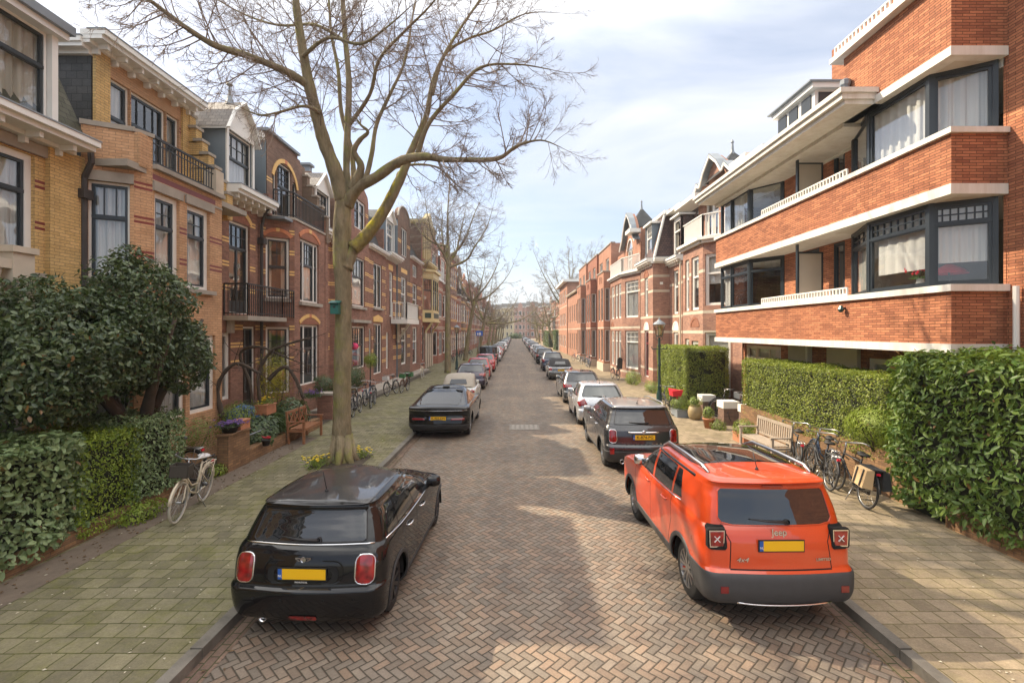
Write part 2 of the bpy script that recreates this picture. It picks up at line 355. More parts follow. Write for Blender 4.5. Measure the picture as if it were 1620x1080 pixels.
M['kerb']=plain('kerb_stone',(.17,.155,.13),.9,.5,scale=3,bmp=.8)
M['edge']=plain('dark_edge_dirt',(.15,.115,.085),.9,.3,scale=5,bmp=.3)
def sheet(name,x0,x1,y0,y1,z,m,thick=None,nx=1):
    b=MB()
    if thick: b.box(x0,x1,y0,y1,z-thick,z)
    else: b.quad((x0,y0,z),(x1,y0,z),(x1,y1,z),(x0,y1,z))
    o=b.build(name,m); o['kind']='structure'; return o
M['farground']=plain('far_ground',(.12,.11,.08),.95,.3,scale=.1)
sheet('ground',-600,600,-300,1200,-.02,M['farground'])
sheet('road',XL+.0,XR,-12,214,0,M['road'])
PZ=.10
sheet('pavement',-8.9,XL-.13,-12,214,PZ,M['slabL'],.09)
sheet('pavement',XR+.13,9.6,-12,214,PZ,M['slabR'],.09)
for x0,x1 in ((XL-.13,XL),(XR,XR+.13)):
    b=MB(); y=-12.
    while y<214:
        l=1.0; b.box(x0,x1,y+.010,y+l-.008,-.05,PZ+.012+rnd.uniform(-.006,.006)); y+=l
    o=b.build('kerb',M['kerb']); o['kind']='structure'
# brick gutter course beside each kerb, dark dirt strip beside the garden walls, cross street at the far end
M['gutter']=slabs('gutter_bricks',(.22,.15,.115),(.15,.10,.08),(.05,.045,.03),(.08,.09,.03),.6,.2,.1,R(90))
sheet('gutter',XL,XL+.2,-12,214,.004,M['gutter']); sheet('gutter',XR-.2,XR,-12,214,.004,M['gutter'])
sheet('dirt_strip',-6.62,-6.05,-12,15,PZ+.004,M['edge'])
sheet('cross_street',-120,120,214,240,0,plain('grey_paving',(.2,.18,.16),.9,.2))
sheet('front_garden_soil',-8.72,-6.75,-6,40,PZ+.012,M['soil'])
sheet('front_garden_soil',7.5,9.5,-6,20,PZ+.012,M['soil'])
# iron / concrete plate set in the road
t=thing('road_plate','pale square cover plate with cast pattern set in the brick road','cover',(.30,17.1,0))
b=MB(); b.box(-.22,.82,16.65,17.6,.002,.010,0)
for k in range(6):
    for l in range(4): b.box(-.14+.16*k,-.05+.16*k,16.76+.2*l,16.88+.2*l,.010,.014,1)
b.build('plate',[plain('cast_plate',(.21,.185,.155),.8,.4,scale=8),plain('cast_plate_rib',(.33,.30,.26),.8,.3,scale=8)],t)
# fallen petals and leaf litter
b=MB(); q=random.Random(3)
for k in range(420):
    if q.random()<.6: x,y,z=q.uniform(-6.4,-3.4),q.uniform(3.6,16),PZ+.008
    else: x,y,z=q.uniform(4.1,6.9),q.uniform(3.8,13),PZ+.008
    s=q.uniform(.008,.022); a=q.uniform(0,6.3); ca,sa=math.cos(a)*s,math.sin(a)*s
    b.quad((x-ca,y-sa,z),(x+sa*.6,y-ca*.6,z+.004),(x+ca,y+sa,z+.002),(x-sa*.6,y+ca*.6,z+.006))
tag(b.build('fallen_petals',plain('petals',(.55,.50,.38),.8,.3,scale=30)),'pale fallen petals and bits scattered over the paving slabs','petals',None,'stuff')
b=MB()
for k in range(500):
    if q.random()<.5: x,y,z=q.uniform(-6.6,-6.0),q.uniform(3.6,14),PZ+.01
    else: x,y,z=q.choice((q.uniform(XL+.02,XL+.35),q.uniform(XR-.35,XR-.02))),q.uniform(4,22),.012
    s=q.uniform(.012,.035); a=q.uniform(0,6.3); ca,sa=math.cos(a)*s,math.sin(a)*s
    b.quad((x-ca,y-sa,z),(x+sa*.5,y-ca*.5,z+.01),(x+ca,y+sa,z+.002),(x-sa*.5,y+ca*.5,z+.012))
tag(b.build('leaf_litter',plain('litter',(.16,.10,.05),.9,.4,scale=20)),'brown leaf litter gathered along kerbs and garden edge','litter',None,'stuff')
# ---------------------------------------------------------------- building kit
def kbuild(mb,name,parent=None,smooth=False,data_only=False):
    keys=[]; idx=[]
    for k in mb.m:
        if k not in keys: keys.append(k)
        idx.append(keys.index(k))
    mb.m=idx
    return mb.build(name,[M[k] for k in keys],parent,smooth,link=not data_only)
_cache={}
def inst(key,name,make,smooth=False):
    if key not in _cache:
        b=MB(); make(b); o=kbuild(b,name,None,smooth,True); _cache[key]=o.data; bpy.data.objects.remove(o)
    o=bpy.data.objects.new(name,_cache[key]); C.objects.link(o); return o
def win(parent,x,y,z,rot,w_,h_,f='white',s='darkf',c=.08,t=.70,top=(3,2),low=(1,1),mull=(),cur='sheer',door=False,name='window',ins=.07,det=2):
    w_=round(w_,2); h_=round(h_,2); key=('w',w_,h_,f,s,c,t,top,low,tuple(mull),door,ins)
    def frame(b):
        y0,y1=ins,ins+.09
        b.box(0,c,y0,y1,0,h_,f); b.box(w_-c,w_,y0,y1,0,h_,f); b.box(c,w_-c,y0,y1,h_-c,h_,f); b.box(c,w_-c,y0,y1,0,c*(.8),f)
        xs=[c]+[u*w_ for u in mull]+[w_-c]; zt=h_*t if t else None
        for u in mull: b.box(u*w_-c*.45,u*w_+c*.45,y0-.01,y1,c*.8,h_-c,f)
        for i in range(len(xs)-1):
            a=xs[i]+(c*.45 if i else 0); d=xs[i+1]-(c*.45 if i<len(xs)-2 else 0); sw=.05; ys,ye=y0+.02,y0+.075
            big=(d-a)>.45*w_ or len(xs)==2
            spans=[(c*.8,zt if zt else h_-c,low)]+([(zt,h_-c,top)] if zt else [])
            for n_,(za,zb,g) in enumerate(spans):
                b.box(a,a+sw,ys,ye,za,zb,s); b.box(d-sw,d,ys,ye,za,zb,s); b.box(a+sw,d-sw,ys,ye,zb-sw,zb,s); b.box(a+sw,d-sw,ys,ye,za,za+(.35 if door and n_==0 else sw),s)
                nx=g[0] if big else max(1,g[0]//2)
                for k in range(1,nx):
                    xx=a+(d-a)*k/nx; wd=.022 if not(door and n_==0) else .09; b.box(xx-wd/2,xx+wd/2,ys+.01,ye-.01,za+sw,zb-sw,s)
                for k in range(1,g[1]):
                    zz=za+(zb-za)*k/g[1]; b.box(a+sw,d-sw,ys+.012,ye-.012,zz-.011,zz+.011,s)
            if zt and n_>=1: b.box(a,d,y0+.005,ye+.002,zt-.03,zt+.03,s)
    o=inst(key,name,frame); o.parent=parent; pl=root_loc(parent)
    o.location=(x-pl.x,y-pl.y,z-pl.z); o.rotation_euler=(0,0,rot)
    if det>=1:
        p=inst(('p',w_,h_,c,ins),'pane',lambda b: b.quad((c,ins+.055,c*.8),(w_-c,ins+.055,c*.8),(w_-c,ins+.055,h_-c),(c,ins+.055,h_-c),'glass')); p.parent=o
        if cur and det>=2:
            def cf(b,spans):
                yy=.20
                if cur=='blind': b.quad((0,yy,h_*.42),(w_,yy,h_*.42),(w_,yy,h_),(0,yy,h_),'blind'); return
                for a,d in spans:
                    n=max(6,int((d-a)/.035)); 
                    for k in range(n):
                        xa=a+(d-a)*k/n; xb=a+(d-a)*(k+1)/n; ya=yy+.03*math.sin(k*1.3)+.012*math.sin(k*2.9); yb=yy+.03*math.sin((k+1)*1.3)+.012*math.sin((k+1)*2.9)
                        b.quad((xa,ya,.02),(xb,yb,.02),(xb,yb,h_),(xa,ya,h_),'sheer' if cur=='sheer' else 'drape')
            for side in ((0,1) if cur=='drape' else (0,)):
                spans_=[(0,w_)] if cur!='drape' else ([(0,w_*.3)],[(w_*.7,w_)])[side]
                q=inst(('c',w_,h_,cur,side),'curtain',lambda b:cf(b,spans_),True); q.parent=o
    return o
class House:
    def __init__(s,name,label,loc,cat='house',group=None):
        s.e=thing(name,label,cat,loc,0,group); s.w=MB(); s.P={}
    def p(s,name):
        if name in ('lintel','pier','pediment','lattice_rail','privacy_screen','column','arch_band','railing','sill','plaque','plinth','coping'):
            s.k=getattr(s,'k',0)+1; name=name+'#%d'%s.k
        if name not in s.P: s.P[name]=MB()
        return s.P[name]
    def wall(s,A,B,z0,z1,ops=(),m='brown',bands=(),room='room',depth=.9,det=2,reveal=None):
        d=Vector((B[0]-A[0],B[1]-A[1])); Ln=d.length; d.normalize(); n=Vector((d.y,-d.x)); rot=math.atan2(d.y,d.x); b=s.w
        def P(u,z,o=0): return (A[0]+d.x*u+n.x*o,A[1]+d.y*u+n.y*o,z)
        us={0,Ln}; zs={z0,z1}
        for o in ops: us|={o[0],o[0]+o[2]}; zs|={o[1],o[1]+o[3]}
        for bd in bands:
            zs|={bd[0],bd[0]+bd[1]}
        us=sorted(u for u in us if -1e-6<=u<=Ln+1e-6); zs=sorted(z for z in zs if z0-1e-6<=z<=z1+1e-6)
        for i in range(len(us)-1):
            for j in range(len(zs)-1):
                if us[i+1]-us[i]<1e-5 or zs[j+1]-zs[j]<1e-5: continue
                uc=(us[i]+us[i+1])/2; zc=(zs[j]+zs[j+1])/2
                if any(o[0]<uc<o[0]+o[2] and o[1]<zc<o[1]+o[3] for o in ops): continue
                mm=m
                for bd in bands:
                    if bd[0]<zc<bd[0]+bd[1] and (len(bd)<4 or any(a<uc<e for a,e in bd[3])): mm=bd[2]
                b.quad(P(us[i],zs[j]),P(us[i+1],zs[j]),P(us[i+1],zs[j+1]),P(us[i],zs[j+1]),mm)
        for o in ops:
            u,z,w_,h_=o[:4]; rv=.16; mr=reveal or m
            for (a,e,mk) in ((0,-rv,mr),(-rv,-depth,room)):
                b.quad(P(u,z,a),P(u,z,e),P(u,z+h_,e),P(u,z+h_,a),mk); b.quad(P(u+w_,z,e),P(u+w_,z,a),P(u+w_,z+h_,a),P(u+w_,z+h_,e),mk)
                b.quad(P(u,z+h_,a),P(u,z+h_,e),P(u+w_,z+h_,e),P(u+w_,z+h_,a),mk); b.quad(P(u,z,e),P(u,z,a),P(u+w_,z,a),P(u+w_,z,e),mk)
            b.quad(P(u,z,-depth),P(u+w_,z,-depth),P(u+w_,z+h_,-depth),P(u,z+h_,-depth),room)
            if len(o)>4 and o[4] is not None:
                p=P(u,z); win(s.e,p[0],p[1],z,rot,w_,h_,det=det,**o[4])
    def arch(s,A,B,u0,u1,z,rise,th,keys=('band_yel','band_org'),tymp='tymp',n=9,part='arch'):
        b=s.p('arch_band'); W=u1-u0; Rr=(W*W/4+rise*rise)/(2*rise); uc=(u0+u1)/2; zc=z+rise-Rr; a0=math.asin(min(1,W/2/Rr))
        if tymp:
            pts=[(uc+Rr*math.sin(-a0+2*a0*k/n),zc+Rr*math.cos(-a0+2*a0*k/n)) for k in range(n+1)]
            b.prism(pts,A,B,.001,.012,tymp)
        for k in range(n):
            p0=-a0+2*a0*k/n; p1=-a0+2*a0*(k+1)/n
            q=[(uc+r_*math.sin(a),zc+r_*math.cos(a)) for r_,a in ((Rr,p0),(Rr,p1),(Rr+th,p1),(Rr+th,p0))]
            kk=keys[1] if (k==n//2 or (len(keys)>2 and k%2)) else keys[0]
            b.prism(list(reversed(q)),A,B,.001,.03,kk)
    def cornice(s,A,B,z,h=.25,out=.5,m='white',br=0,e=.05):
        s.k=getattr(s,'k',0)+1; b=s.p('cornice#%d'%s.k); b.ob(A,B,-.05,out,z+h*.55,z+h,m,e); b.ob(A,B,-.05,out*.86,z+h*.2,z+h*.55,m,e*.6); b.ob(A,B,-.05,out*.3,z-h*.1,z+h*.2,m,0)
        b.ob(A,B,out*.2,out+.015,z+h,z+h+.025,'zinc',e+.01)
        if br:
            Ln=math.hypot(B[0]-A[0],B[1]-A[1])
            for k in range(br):
                u=Ln*(k+.5)/br; b.prism([(u-.035,z-h*.22),(u+.035,z-h*.22),(u+.035,z+h*.2),(u-.035,z+h*.2)],A,B,0,out*.72,m); b.prism([(u-.035,z-h*.6),(u+.035,z-h*.6),(u+.035,z-h*.2),(u-.035,z-h*.2)],A,B,0,out*.3,m)
    def rail(s,pts,z0,h=.9,sp=.12,m='iron',white=False,name='railing'):
        b=s.p(name)
        for i in range(len(pts)-1):
            A=Vector(pts[i]); B=Vector(pts[i+1]); Ln=(B-A).length; n=max(1,int(Ln/sp))
            for zz,t in ((z0+h,.045),(z0+.08,.03)): b.bar((A.x,A.y,zz),(B.x,B.y,zz),t*(2 if white else 1),t,m)
            if not white: b.bar((A.x,A.y,z0+h-.14),(B.x,B.y,z0+h-.14),.025,.02,m)
            for k in range(n+1):
                p=A+(B-A)*k/n; t=.05 if (white) else .018
                if k in (0,n): t*=1.8
                b.bar((p.x,p.y,z0),(p.x,p.y,z0+h),t,t*.6 if white else t,m)
    def sill(s,A,B,u0,u1,z,h=.09,out=.09,m='stone'):
        s.p('sill').prism([(u0,z-h),(u1,z-h),(u1,z),(u0,z)],A,B,-.1,out,m)
    def done(s):
        kbuild(s.w,'wall',s.e)
        for k,b in s.P.items():
            if b.f: kbuild(b,k.split('#')[0],s.e)
def bands(z0,z1,step,k,h=.052,gap=.1,start=0):
    r=[]; z=z0
    while z<z1: r+= [(z,h,k),(z+gap,h,k)]; z+=step
    return r
def block(h,x0,x1,y0,y1,z0,z1,m): h.w.box(x0,x1,y0,y1,z0,z1,m)
# ---------------------------------------------------------------- left row, house A (yellow, nearest)
h=House('yellow_brick_house','nearest yellow brick house at the left edge, white bracketed cornice and big dark dormer',(-9.5,4,0))
A=(-8.7,-6.0); B=(-8.7,9.78)
st=dict(f='white',s='anthra',c=.12,t=.68,top=(2,1),cur='sheer'); bd=bands(5.2,6.4,.75,'band_red')+[(6.53,.16,'band_red')]
ops=[(u+6,4.4,1.6,2.1,st) for u in (-4,-1.0,1.8,4.6)]+[(7.22+6,4.4,1.64,2.12,st)]+[(u+6,1.0,1.5,2.2,st) for u in (-3,1,4.6,7.2)]
h.wall(A,B,0,6.8,ops,'yellow',bd)
for u in (13.22,10.6): h.p('lintel').prism([(u-.15,6.54),(u+1.85,6.54),(u+1.85,6.74),(u-.15,6.74)],A,B,-.02,.06,'stone'); h.sill(A,B,u-.1,u+1.75,4.4,.12,.12)
h.p('pier').ob((-8.7,9.05),(-8.7,9.78),0,.1,0,6.8,'yellow')
h.cornice(A,(-8.7,9.5),6.78,.24,.62,'white',24)
b=h.p('roof'); b.poly([(-8.5,-6,6.95),(-8.5,9.82,6.95),(-9.55,9.82,9.3),(-9.55,-6,9.3)],'slate_g'); b.box(-14,-9.55,-6,9.82,9.1,9.3,'slate'); b.poly([(-8.5,9.82,6.95),(-9.55,9.82,9.3),(-9.55,9.82,6.95)],'slate_g'); b.poly([(-9.55,-6,9.3),(-8.5,-6,6.95),(-9.55,-6,6.95)],'slate_g')
b=h.p('dormer')
for y0,y1 in ((6.1,9.1),(1.5,4.2),(-3,0)):
    b=h.p('dormer#%d'%int(y0*10+99))
    b.box(-9.9,-8.50,y0,y0+.1,7.0,8.9,'white'); b.box(-9.9,-8.50,y1-.12,y1,7.0,8.9,'white'); b.box(-8.62,-8.50,y0,y1,6.95,7.08,'white'); b.box(-9.9,-8.3,y0-.15,y1+.15,8.9,9.06,'zinc'); b.box(-9.6,-8.38,y0-.1,y1+.1,8.78,8.9,'white')
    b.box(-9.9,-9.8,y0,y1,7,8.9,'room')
    win(h.e,-8.52,y0+.12,7.06,R(90),y1-y0-.26,1.72,f='white',s='darkf',c=.04,t=.63,top=(2,1),mull=(.33,.66),cur='drape')
# stone balcony
b=h.p('stone_balcony'); b.box(-8.7,-8.0,5.2,8.15,3.55,3.8,'stone_l'); b.box(-8.3,-8.0,7.8,8.15,3.8,4.62,'stone_l'); b.box(-8.2,-8.02,5.2,7.8,4.35,4.5,'stone_l'); b.box(-8.34,-7.96,7.76,8.19,4.62,4.72,'stone_l')
for k in range(10): b.lathe([(.05,3.8),(.08,3.95),(.04,4.2),(.07,4.35)],8,(-8.11,5.4+k*.25,0),'z','stone_l')
h.w.box(-14,-13.8,-6,9.7,0,9,'yellow'); h.w.box(-14,-8.72,-6,-5.8,0,6.9,'yellow')
h.done()
# ---------------------------------------------------------------- house B (ochre bay)
h=House('yellow_brick_house','ochre brick house with angled bay, roof balcony rail and stepped side wall',(-9,12,0))
pA,pB,pC,pD,pE=(-8.7,9.8),(-7.95,10.2),(-7.8,10.52),(-7.8,13.0),(-8.7,13.5)
bo=bands(4.9,6.6,.72,'band_red'); 
wst=dict(f='white',s='anthra',c=.11,t=.64,top=(3,1),cur='sheer'); wst2=dict(wst,top=(2,2)); wst3=dict(wst,top=(2,2))
L1=math.dist(pA,pB)
wsa=dict(wst,c=.045); h.wall(pA,pB,0,7.55,[(.10,4.42,.68,1.98,wsa),(.10,1.0,.68,2.2,wsa)],'ochre')
h.wall(pB,pC,0,7.5,[],'ochre',bo)
h.wall(pC,pD,0,6.88,[(.06,4.37,.78,2.0,wst2),(1.1,4.37,.86,2.0,wst3),(.15,1.35,.9,1.9,wst2),(1.2,1.35,1.0,1.9,wst2)],'ochre',bands(4.9,6.3,.72,'band_red')+[(6.62,.12,'band_red',((.0,.95),(1.05,2.1)))])
h.wall(pD,pE,0,6.88,[],'yellow',bo)
h.wall(pE,(-8.7,14.4),0,6.9,[],'yellow',bo)
for (a,bb,u0,u1,z) in ((pA,pB,.05,.85,6.4),(pC,pD,0,.92,6.38),(pC,pD,1.02,2.1,6.38)):
    h.p('lintel').prism([(u0,z),(u1,z),(u1,z+.2),(u0,z+.2)],a,bb,-.02,.05,'stone')
for (a,bb,u0,u1,z) in ((pA,pB,.05,.8,4.42),(pC,pD,0,.9,4.37),(pC,pD,1.02,2.1,4.37)): h.sill(a,bb,u0,u1,z,.1,.1)
# corner pier, coping, balcony
b=h.p('parapet'); b.ob(pA,pB,-.25,.03,7.5,7.6,'stone',.02); b.ob(pB,pC,-.25,.03,7.5,7.58,'stone',.03); b.box(-8.3,-7.83,10.2,10.5,6.8,7.5,'ochre')
b.box(-9.5,-7.85,9.9,14.3,6.7,6.84,'stone'); b.ob(pC,pD,-.25,.1,6.84,6.94,'stone'); b.ob(pC,pD,-.22,.02,6.55,6.6,'stone',0)
b.box(-8.1,-7.78,12.72,13.05,6.94,7.55,'stone_l')
h.rail([(-7.86,10.5),(-7.86,12.75)],6.95,.62,.1)
# crow-stepped side wall
b=h.p('stepped_side_wall')
for k in range(7):
    x0=-11.2; x1=-9.5+.21*(k+1)*.86-.1; z1=9.95-.38*(k+1); z0=z1-.40
    b.box(x0,x1,14.15,14.42,(z0 if k<6 else 6.6),z1+.02,'yellow'); b.box(x1-.24,x1+.03,14.1,14.47,z1+.02,z1+.1,'stone')
b.box(-11.2,-9.48,14.15,14.42,9.0,9.95,'yellow')
# top storey
T0,T1=(-9.5,11.0),(-9.5,14.15)
h.wall(T0,T1,6.84,9.9,[(.45,7.0,.62,2.3,dict(f='white',s='anthra',c=.05,t=.62,top=(1,1),cur='sheer')),(1.1,7.0,1.2,2.3,dict(f='white',s='anthra',c=.05,t=.66,top=(4,1),low=(2,1),cur=None,door=True)),(2.33,7.0,.5,2.3,dict(f='white',s='anthra',c=.05,t=.62,top=(1,1),cur='sheer'))],'ochre',bands(8.95,9.2,1,'band_red'))
h.p('pier').ob((-9.5,11.0),(-9.5,11.4),0,.07,6.84,9.7,'yellow'); h.p('pier').ob((-9.5,13.9),(-9.5,14.15),0,.06,6.84,9.7,'yellow')
h.cornice((-9.5,10.75),(-9.5,14.3),9.72,.26,.5,'white',7,.02)
b=h.p('slate_side'); b.box(-14,-9.52,10.98,11.04,6.8,9.6,'slate'); h.cornice((-12,10.98),(-9.5,10.98),9.55,.26,.3,'white',0,0)
b=h.p('roof'); b.box(-14,-9.45,10.95,14.3,9.9,9.98,'zinc'); b.box(-14,-9.5,9.82,11,6.8,6.95,'zinc')
b=h.p('drainpipe'); b.tube([(-8.42,9.7,7.0),(-8.42,9.72,6.7),(-8.58,9.74,6.4),(-8.58,9.74,6.0),(-8.58,9.74,.1)],.055,8,'pipe'); b.box(-8.68,-8.48,9.62,9.84,5.98,6.16,'pipe')
h.w.box(-14,-9.6,14.2,14.4,0,9.8,'yellow')
h.done()
# ---------------------------------------------------------------- house C (brown, balcony, arched gable)
def dormer(h,xf,y0,y1,z0,z1,zr,m='bluegrey',roof='slate_l',deep=1.8,wst=None,fin=True,gab='white',gambrel=True):
    b=h.p('dormer'); ym=(y0+y1)/2
    b.box(xf-deep,xf-.02,y0,y0+.08,z0,z1,m); b.box(xf-deep,xf-.02,y1-.08,y1,z0,z1,m)
    b.box(xf-deep,xf-deep+.05,y0+.08,y1-.08,z0,z1,'room')
    for a in (y0,y1-.1): b.box(xf-.02,xf+.03,a,a+.1,z0,z1,'white')
    b.box(xf-.02,xf+.03,y0+.1,y1-.1,z1-.1,z1,'white')
    win(h.e,xf,y0+.1,z0+.05,R(90),y1-y0-.2,z1-z0-.15,**(wst or dict(f='white',s='darkf',c=.05,t=.58,top=(4,2),cur='sheer')))
    o=.12
    if gambrel: prof=[(y0-o,z1-.12),(y0+.16*(y1-y0),z1+.55*(zr-z1)),(ym,zr),(y1-.16*(y1-y0),z1+.55*(zr-z1)),(y1+o,z1-.12)]
    else: prof=[(y0-o,z1-.05),(ym,zr),(y1+o,z1-.05)]
    k=len(prof); fr=xf+.14; bk=xf-deep-.4
    for i in range(k-1):
        (ya,za),(yb,zb)=prof[i],prof[i+1]; h.p('dormer_roof').poly([(bk,ya,za),(fr,ya,za),(fr,yb,zb),(bk,yb,zb)],roof); h.p('dormer_roof').poly([(bk,yb,zb-.05),(fr,yb,zb-.05),(fr,ya,za-.05),(bk,ya,za-.05)],'white')
        h.p('dormer').bar((fr,ya,za-.03),(fr,yb,zb-.03),.05,.11,'white',up=(1,0,0))
    b.poly([(xf+.02,y0,z1),(xf+.02,y1,z1)]+[(xf+.02,y,z-.04) for y,z in reversed(prof[1:-1])],gab)
    if fin: h.p('finial').lathe([(.16,zr-.1),(.09,zr+.1),(.04,zr+.3),(.03,zr+.5),(.11,zr+.55),(.05,zr+.62),(.0,zr+.65)],8,(xf-.35,ym,0),'z','zinc')
h=House('brown_brick_house','brown brick house with iron balconies, bracketed cornice and slate dormer, left of big tree',(-9,17,0))
A,B=(-8.7,14.42),(-8.7,16.7); bc=bands(4.6,7.0,.72,'band_yel',.055,.1); bg=bands(2.3,3.6,.55,'band_yel',.055,.1)
dst=dict(f='white',s='darkf',c=.06,t=.72,top=(4,2),low=(2,1),cur=None,door=True)
def sides(u0,u1,s=.18): return ((u0-s,u0),(u1,u1+s))
def bsel(bl,spans): return [(x[0],x[1],x[2],spans) for x in bl]
h.wall(A,B,0,7.4,[(.45,3.9,1.15,2.85,dst),(.1,1.3,.42,2.0,dict(f='white',s='white',c=.05,t=None,cur='drape')),(1.2,.7,.75,2.8,dict(f='white',s='darkf',c=.06,t=.75,top=(1,1),cur=None,door=True))],'brown2',bsel(bc,sides(.45,1.6,.2))+bsel(bg,((.75,1.15),(2.0,2.28))))
h.arch(A,B,.42,1.63,6.78,.28,.14)
h.cornice(A,(-8.7,16.72),7.4,.3,.62,'white',6,0)
dormer(h,-8.72,14.75,16.3,7.55,9.6,10.6)
b=h.p('roof'); b.poly([(-8.7,14.42,7.6),(-8.7,17.3,7.6),(-10,17.3,9.9),(-10,14.42,9.9)],'slate'); b.box(-14,-10,14.42,17.3,9.8,9.9,'slate')
# balcony
b=h.p('balcony'); b.box(-8.7,-7.95,14.55,17.0,3.68,3.82,'stone')
h.rail([(-8.68,14.58),(-7.98,14.58),(-7.98,16.75),(-7.86,17.35)],3.82,.95,.105)
b.box(-8.68,-8.55,14.7,14.9,3.3,3.68,'stone'); b.poly([(-8.68,16.7,3.70),(-8.0,16.7,3.70),(-7.85,17.38,3.70),(-8.0,17.0,3.70)],'stone')
pA,pB,pC=(-8.7,16.7),(-7.86,17.4),(-7.86,20.15)
lw=dict(f='white',s='darkf',c=.07,t=.52,top=(2,1),cur='drape')
h.wall(pA,pB,0,7.3,[(.16,4.5,.76,2.1,lw),(.16,1.2,.76,2.3,dict(lw,t=.6,top=(2,2)))],'brown2',bsel(bc,((.0,.16),(.92,1.2)))+bsel(bg,((0,.16),(.92,1.2))))
h.arch(pA,pB,.13,.95,6.62,.2,.12,('band_org','band_yel'))
h.wall(pB,pC,0,7.3,[(.45,4.45,1.7,2.3,dict(f='white',s='darkf',c=.07,t=.6,top=(4,3),mull=(.22,.78),cur='sheer')),(.45,1.35,1.7,2.25,dict(f='white',s='darkf',c=.07,t=.6,top=(6,2),low=(2,1),mull=(.25,.75),cur=None,door=True))],'brown2',bsel(bc,sides(.45,2.15,.2))+bsel(bg,sides(.45,2.15,.2)))
h.arch(pB,pC,.42,2.18,6.78,.3,.14,('band_org','band_yel')); h.arch(pB,pC,.42,2.18,3.62,.26,.13)
h.sill(pB,pC,.35,2.25,4.43,.12,.12); h.sill(pA,pB,.1,.98,4.48,.1,.1)
b=h.p('parapet'); b.ob(pA,pB,-.2,.04,7.3,7.38,'stone',.02); b.ob(pB,pC,-.2,.04,7.3,7.38,'stone',.02); b.box(-8.8,-7.9,16.75,20.15,7.2,7.29,'zinc')
b.box(-8.75,-8.35,16.55,16.8,7.3,8.0,'brown2')
h.rail([(-8.4,17.0),(-7.9,17.42),(-7.9,20.1)],7.38,.9,.12)
G0,G1=(-8.8,17.3),(-8.8,20.2)
h.wall(G0,G1,7.2,10.0,[(.42,7.35,.3,1.9,dict(f='white',s='darkf',c=.04,t=.62,top=(1,3),cur=None)),(.78,7.35,1.15,2.3,dict(f='white',s='darkf',c=.05,t=.64,top=(4,3),low=(2,1),cur=None,door=True)),(1.99,7.35,.4,1.9,dict(f='white',s='darkf',c=.04,t=.62,top=(1,3),cur=None))],'dusky',bsel(bands(8.7,9,1,'band_yel'),((0,.38),(2.5,2.9))))
h.arch(G0,G1,.5,2.35,9.0,.72,.15,n=13,tymp=None)
h.p('gable').prism([(0,10.0),(2.9,10.0),(2.9,10.15),(2.7,10.15),(2.7,10.3),(2.45,10.3),(2.45,10.42),(0,10.42)],G0,G1,-.3,0,'dusky')
h.p('gable').prism([(-.1,10.42),(2.5,10.42),(2.5,10.52),(-.1,10.52)],G0,G1,-.32,.1,'zinc')
b=h.p('slate_side'); b.box(-14,-8.82,17.26,17.3,7.3,10.1,'bluegrey'); h.cornice((-11,17.25),(-8.85,17.25),10.08,.24,.22,'white',0,0)
h.p('roof').box(-14,-8.9,17.3,20.2,10.0,10.1,'zinc')
b=h.p('chimney'); b.box(-10.6,-10.2,16.6,17.0,9.8,10.7,'dusky'); b.lathe([(.1,10.7),(.13,10.8),(.09,10.95),(.12,11.05)],8,(-10.4,16.8,0),'z','zinc')
b=h.p('stepped_side_wall')
for k in range(5):
    x1=-8.8+.2*(k+1); z1=10.15-.42*(k+1)
    b.box(-11,x1,20.2,20.45,z1-.43 if k<4 else 7.0,z1,'stepb'); b.box(x1-.22,x1+.03,20.17,20.48,z1,z1+.07,'stone')
b.box(-11,-8.8,20.2,20.45,9.3,10.15,'stepb'); b.box(-8.4,-7.84,20.17,20.47,0,7.9,'brown2')
b=h.p('drainpipe'); b.tube([(-8.3,16.5,7.5),(-8.5,16.55,7.2),(-8.6,16.58,6.9),(-8.6,16.58,.1)],.05,8,'pipe'); b.box(-8.7,-8.48,16.48,16.7,6.3,6.5,'pipe')
h.done()
# ---------------------------------------------------------------- house D
h=House('brown_brick_house','brown house with pointed brick gable rising behind the big street tree',(-9,23.4,0))
A,B=(-8.7,20.45),(-8.7,23.2)
wD=dict(f='white',s='darkf',c=.07,t=.6,top=(3,2),cur='sheer')
h.wall(A,B,0,7.6,[(1.1,4.5,1.1,2.3,wD),(1.2,.9,1.0,2.6,wD)],'brown2',bsel(bands(4.7,7.3,.8,'band_yel'),((0,1.1),(2.2,2.75)))+bands(2.5,3.2,.6,'band_yel'))
h.cornice(A,B,7.6,.28,.55,'white',6,0)
dormer(h,-8.72,21.3,22.9,7.85,9.7,10.5,gambrel=False,fin=False,wst=dict(f='white',s='darkf',c=.05,t=.6,top=(3,2),cur='sheer'))
b=h.p('roof'); b.poly([(-8.7,20.45,7.85),(-8.7,23.2,7.85),(-10,23.2,9.8),(-10,20.45,9.8)],'slate'); b.box(-14,-10,20.45,26.4,9.7,9.8,'slate')
b=h.p('chimney'); b.box(-9.8,-9.3,22.2,22.8,9.5,10.6,'dusky'); b.box(-9.72,-9.4,22.3,22.6,10.6,10.9,'zinc'); b.box(-9.8,-9.32,22.2,22.7,10.9,11.0,'zinc')
pA,pB,pC=(-8.7,22.9),(-7.9,23.3),(-7.9,26.35)
h.wall(pA,pB,0,8.2,[],'brown2',bands(4.7,7.6,.8,'band_yel'))
bn=bsel(bands(4.7,7.3,.8,'band_yel')+bands(2.3,3.2,.55,'band_yel'),((0,.35),(2.35,3.05)))
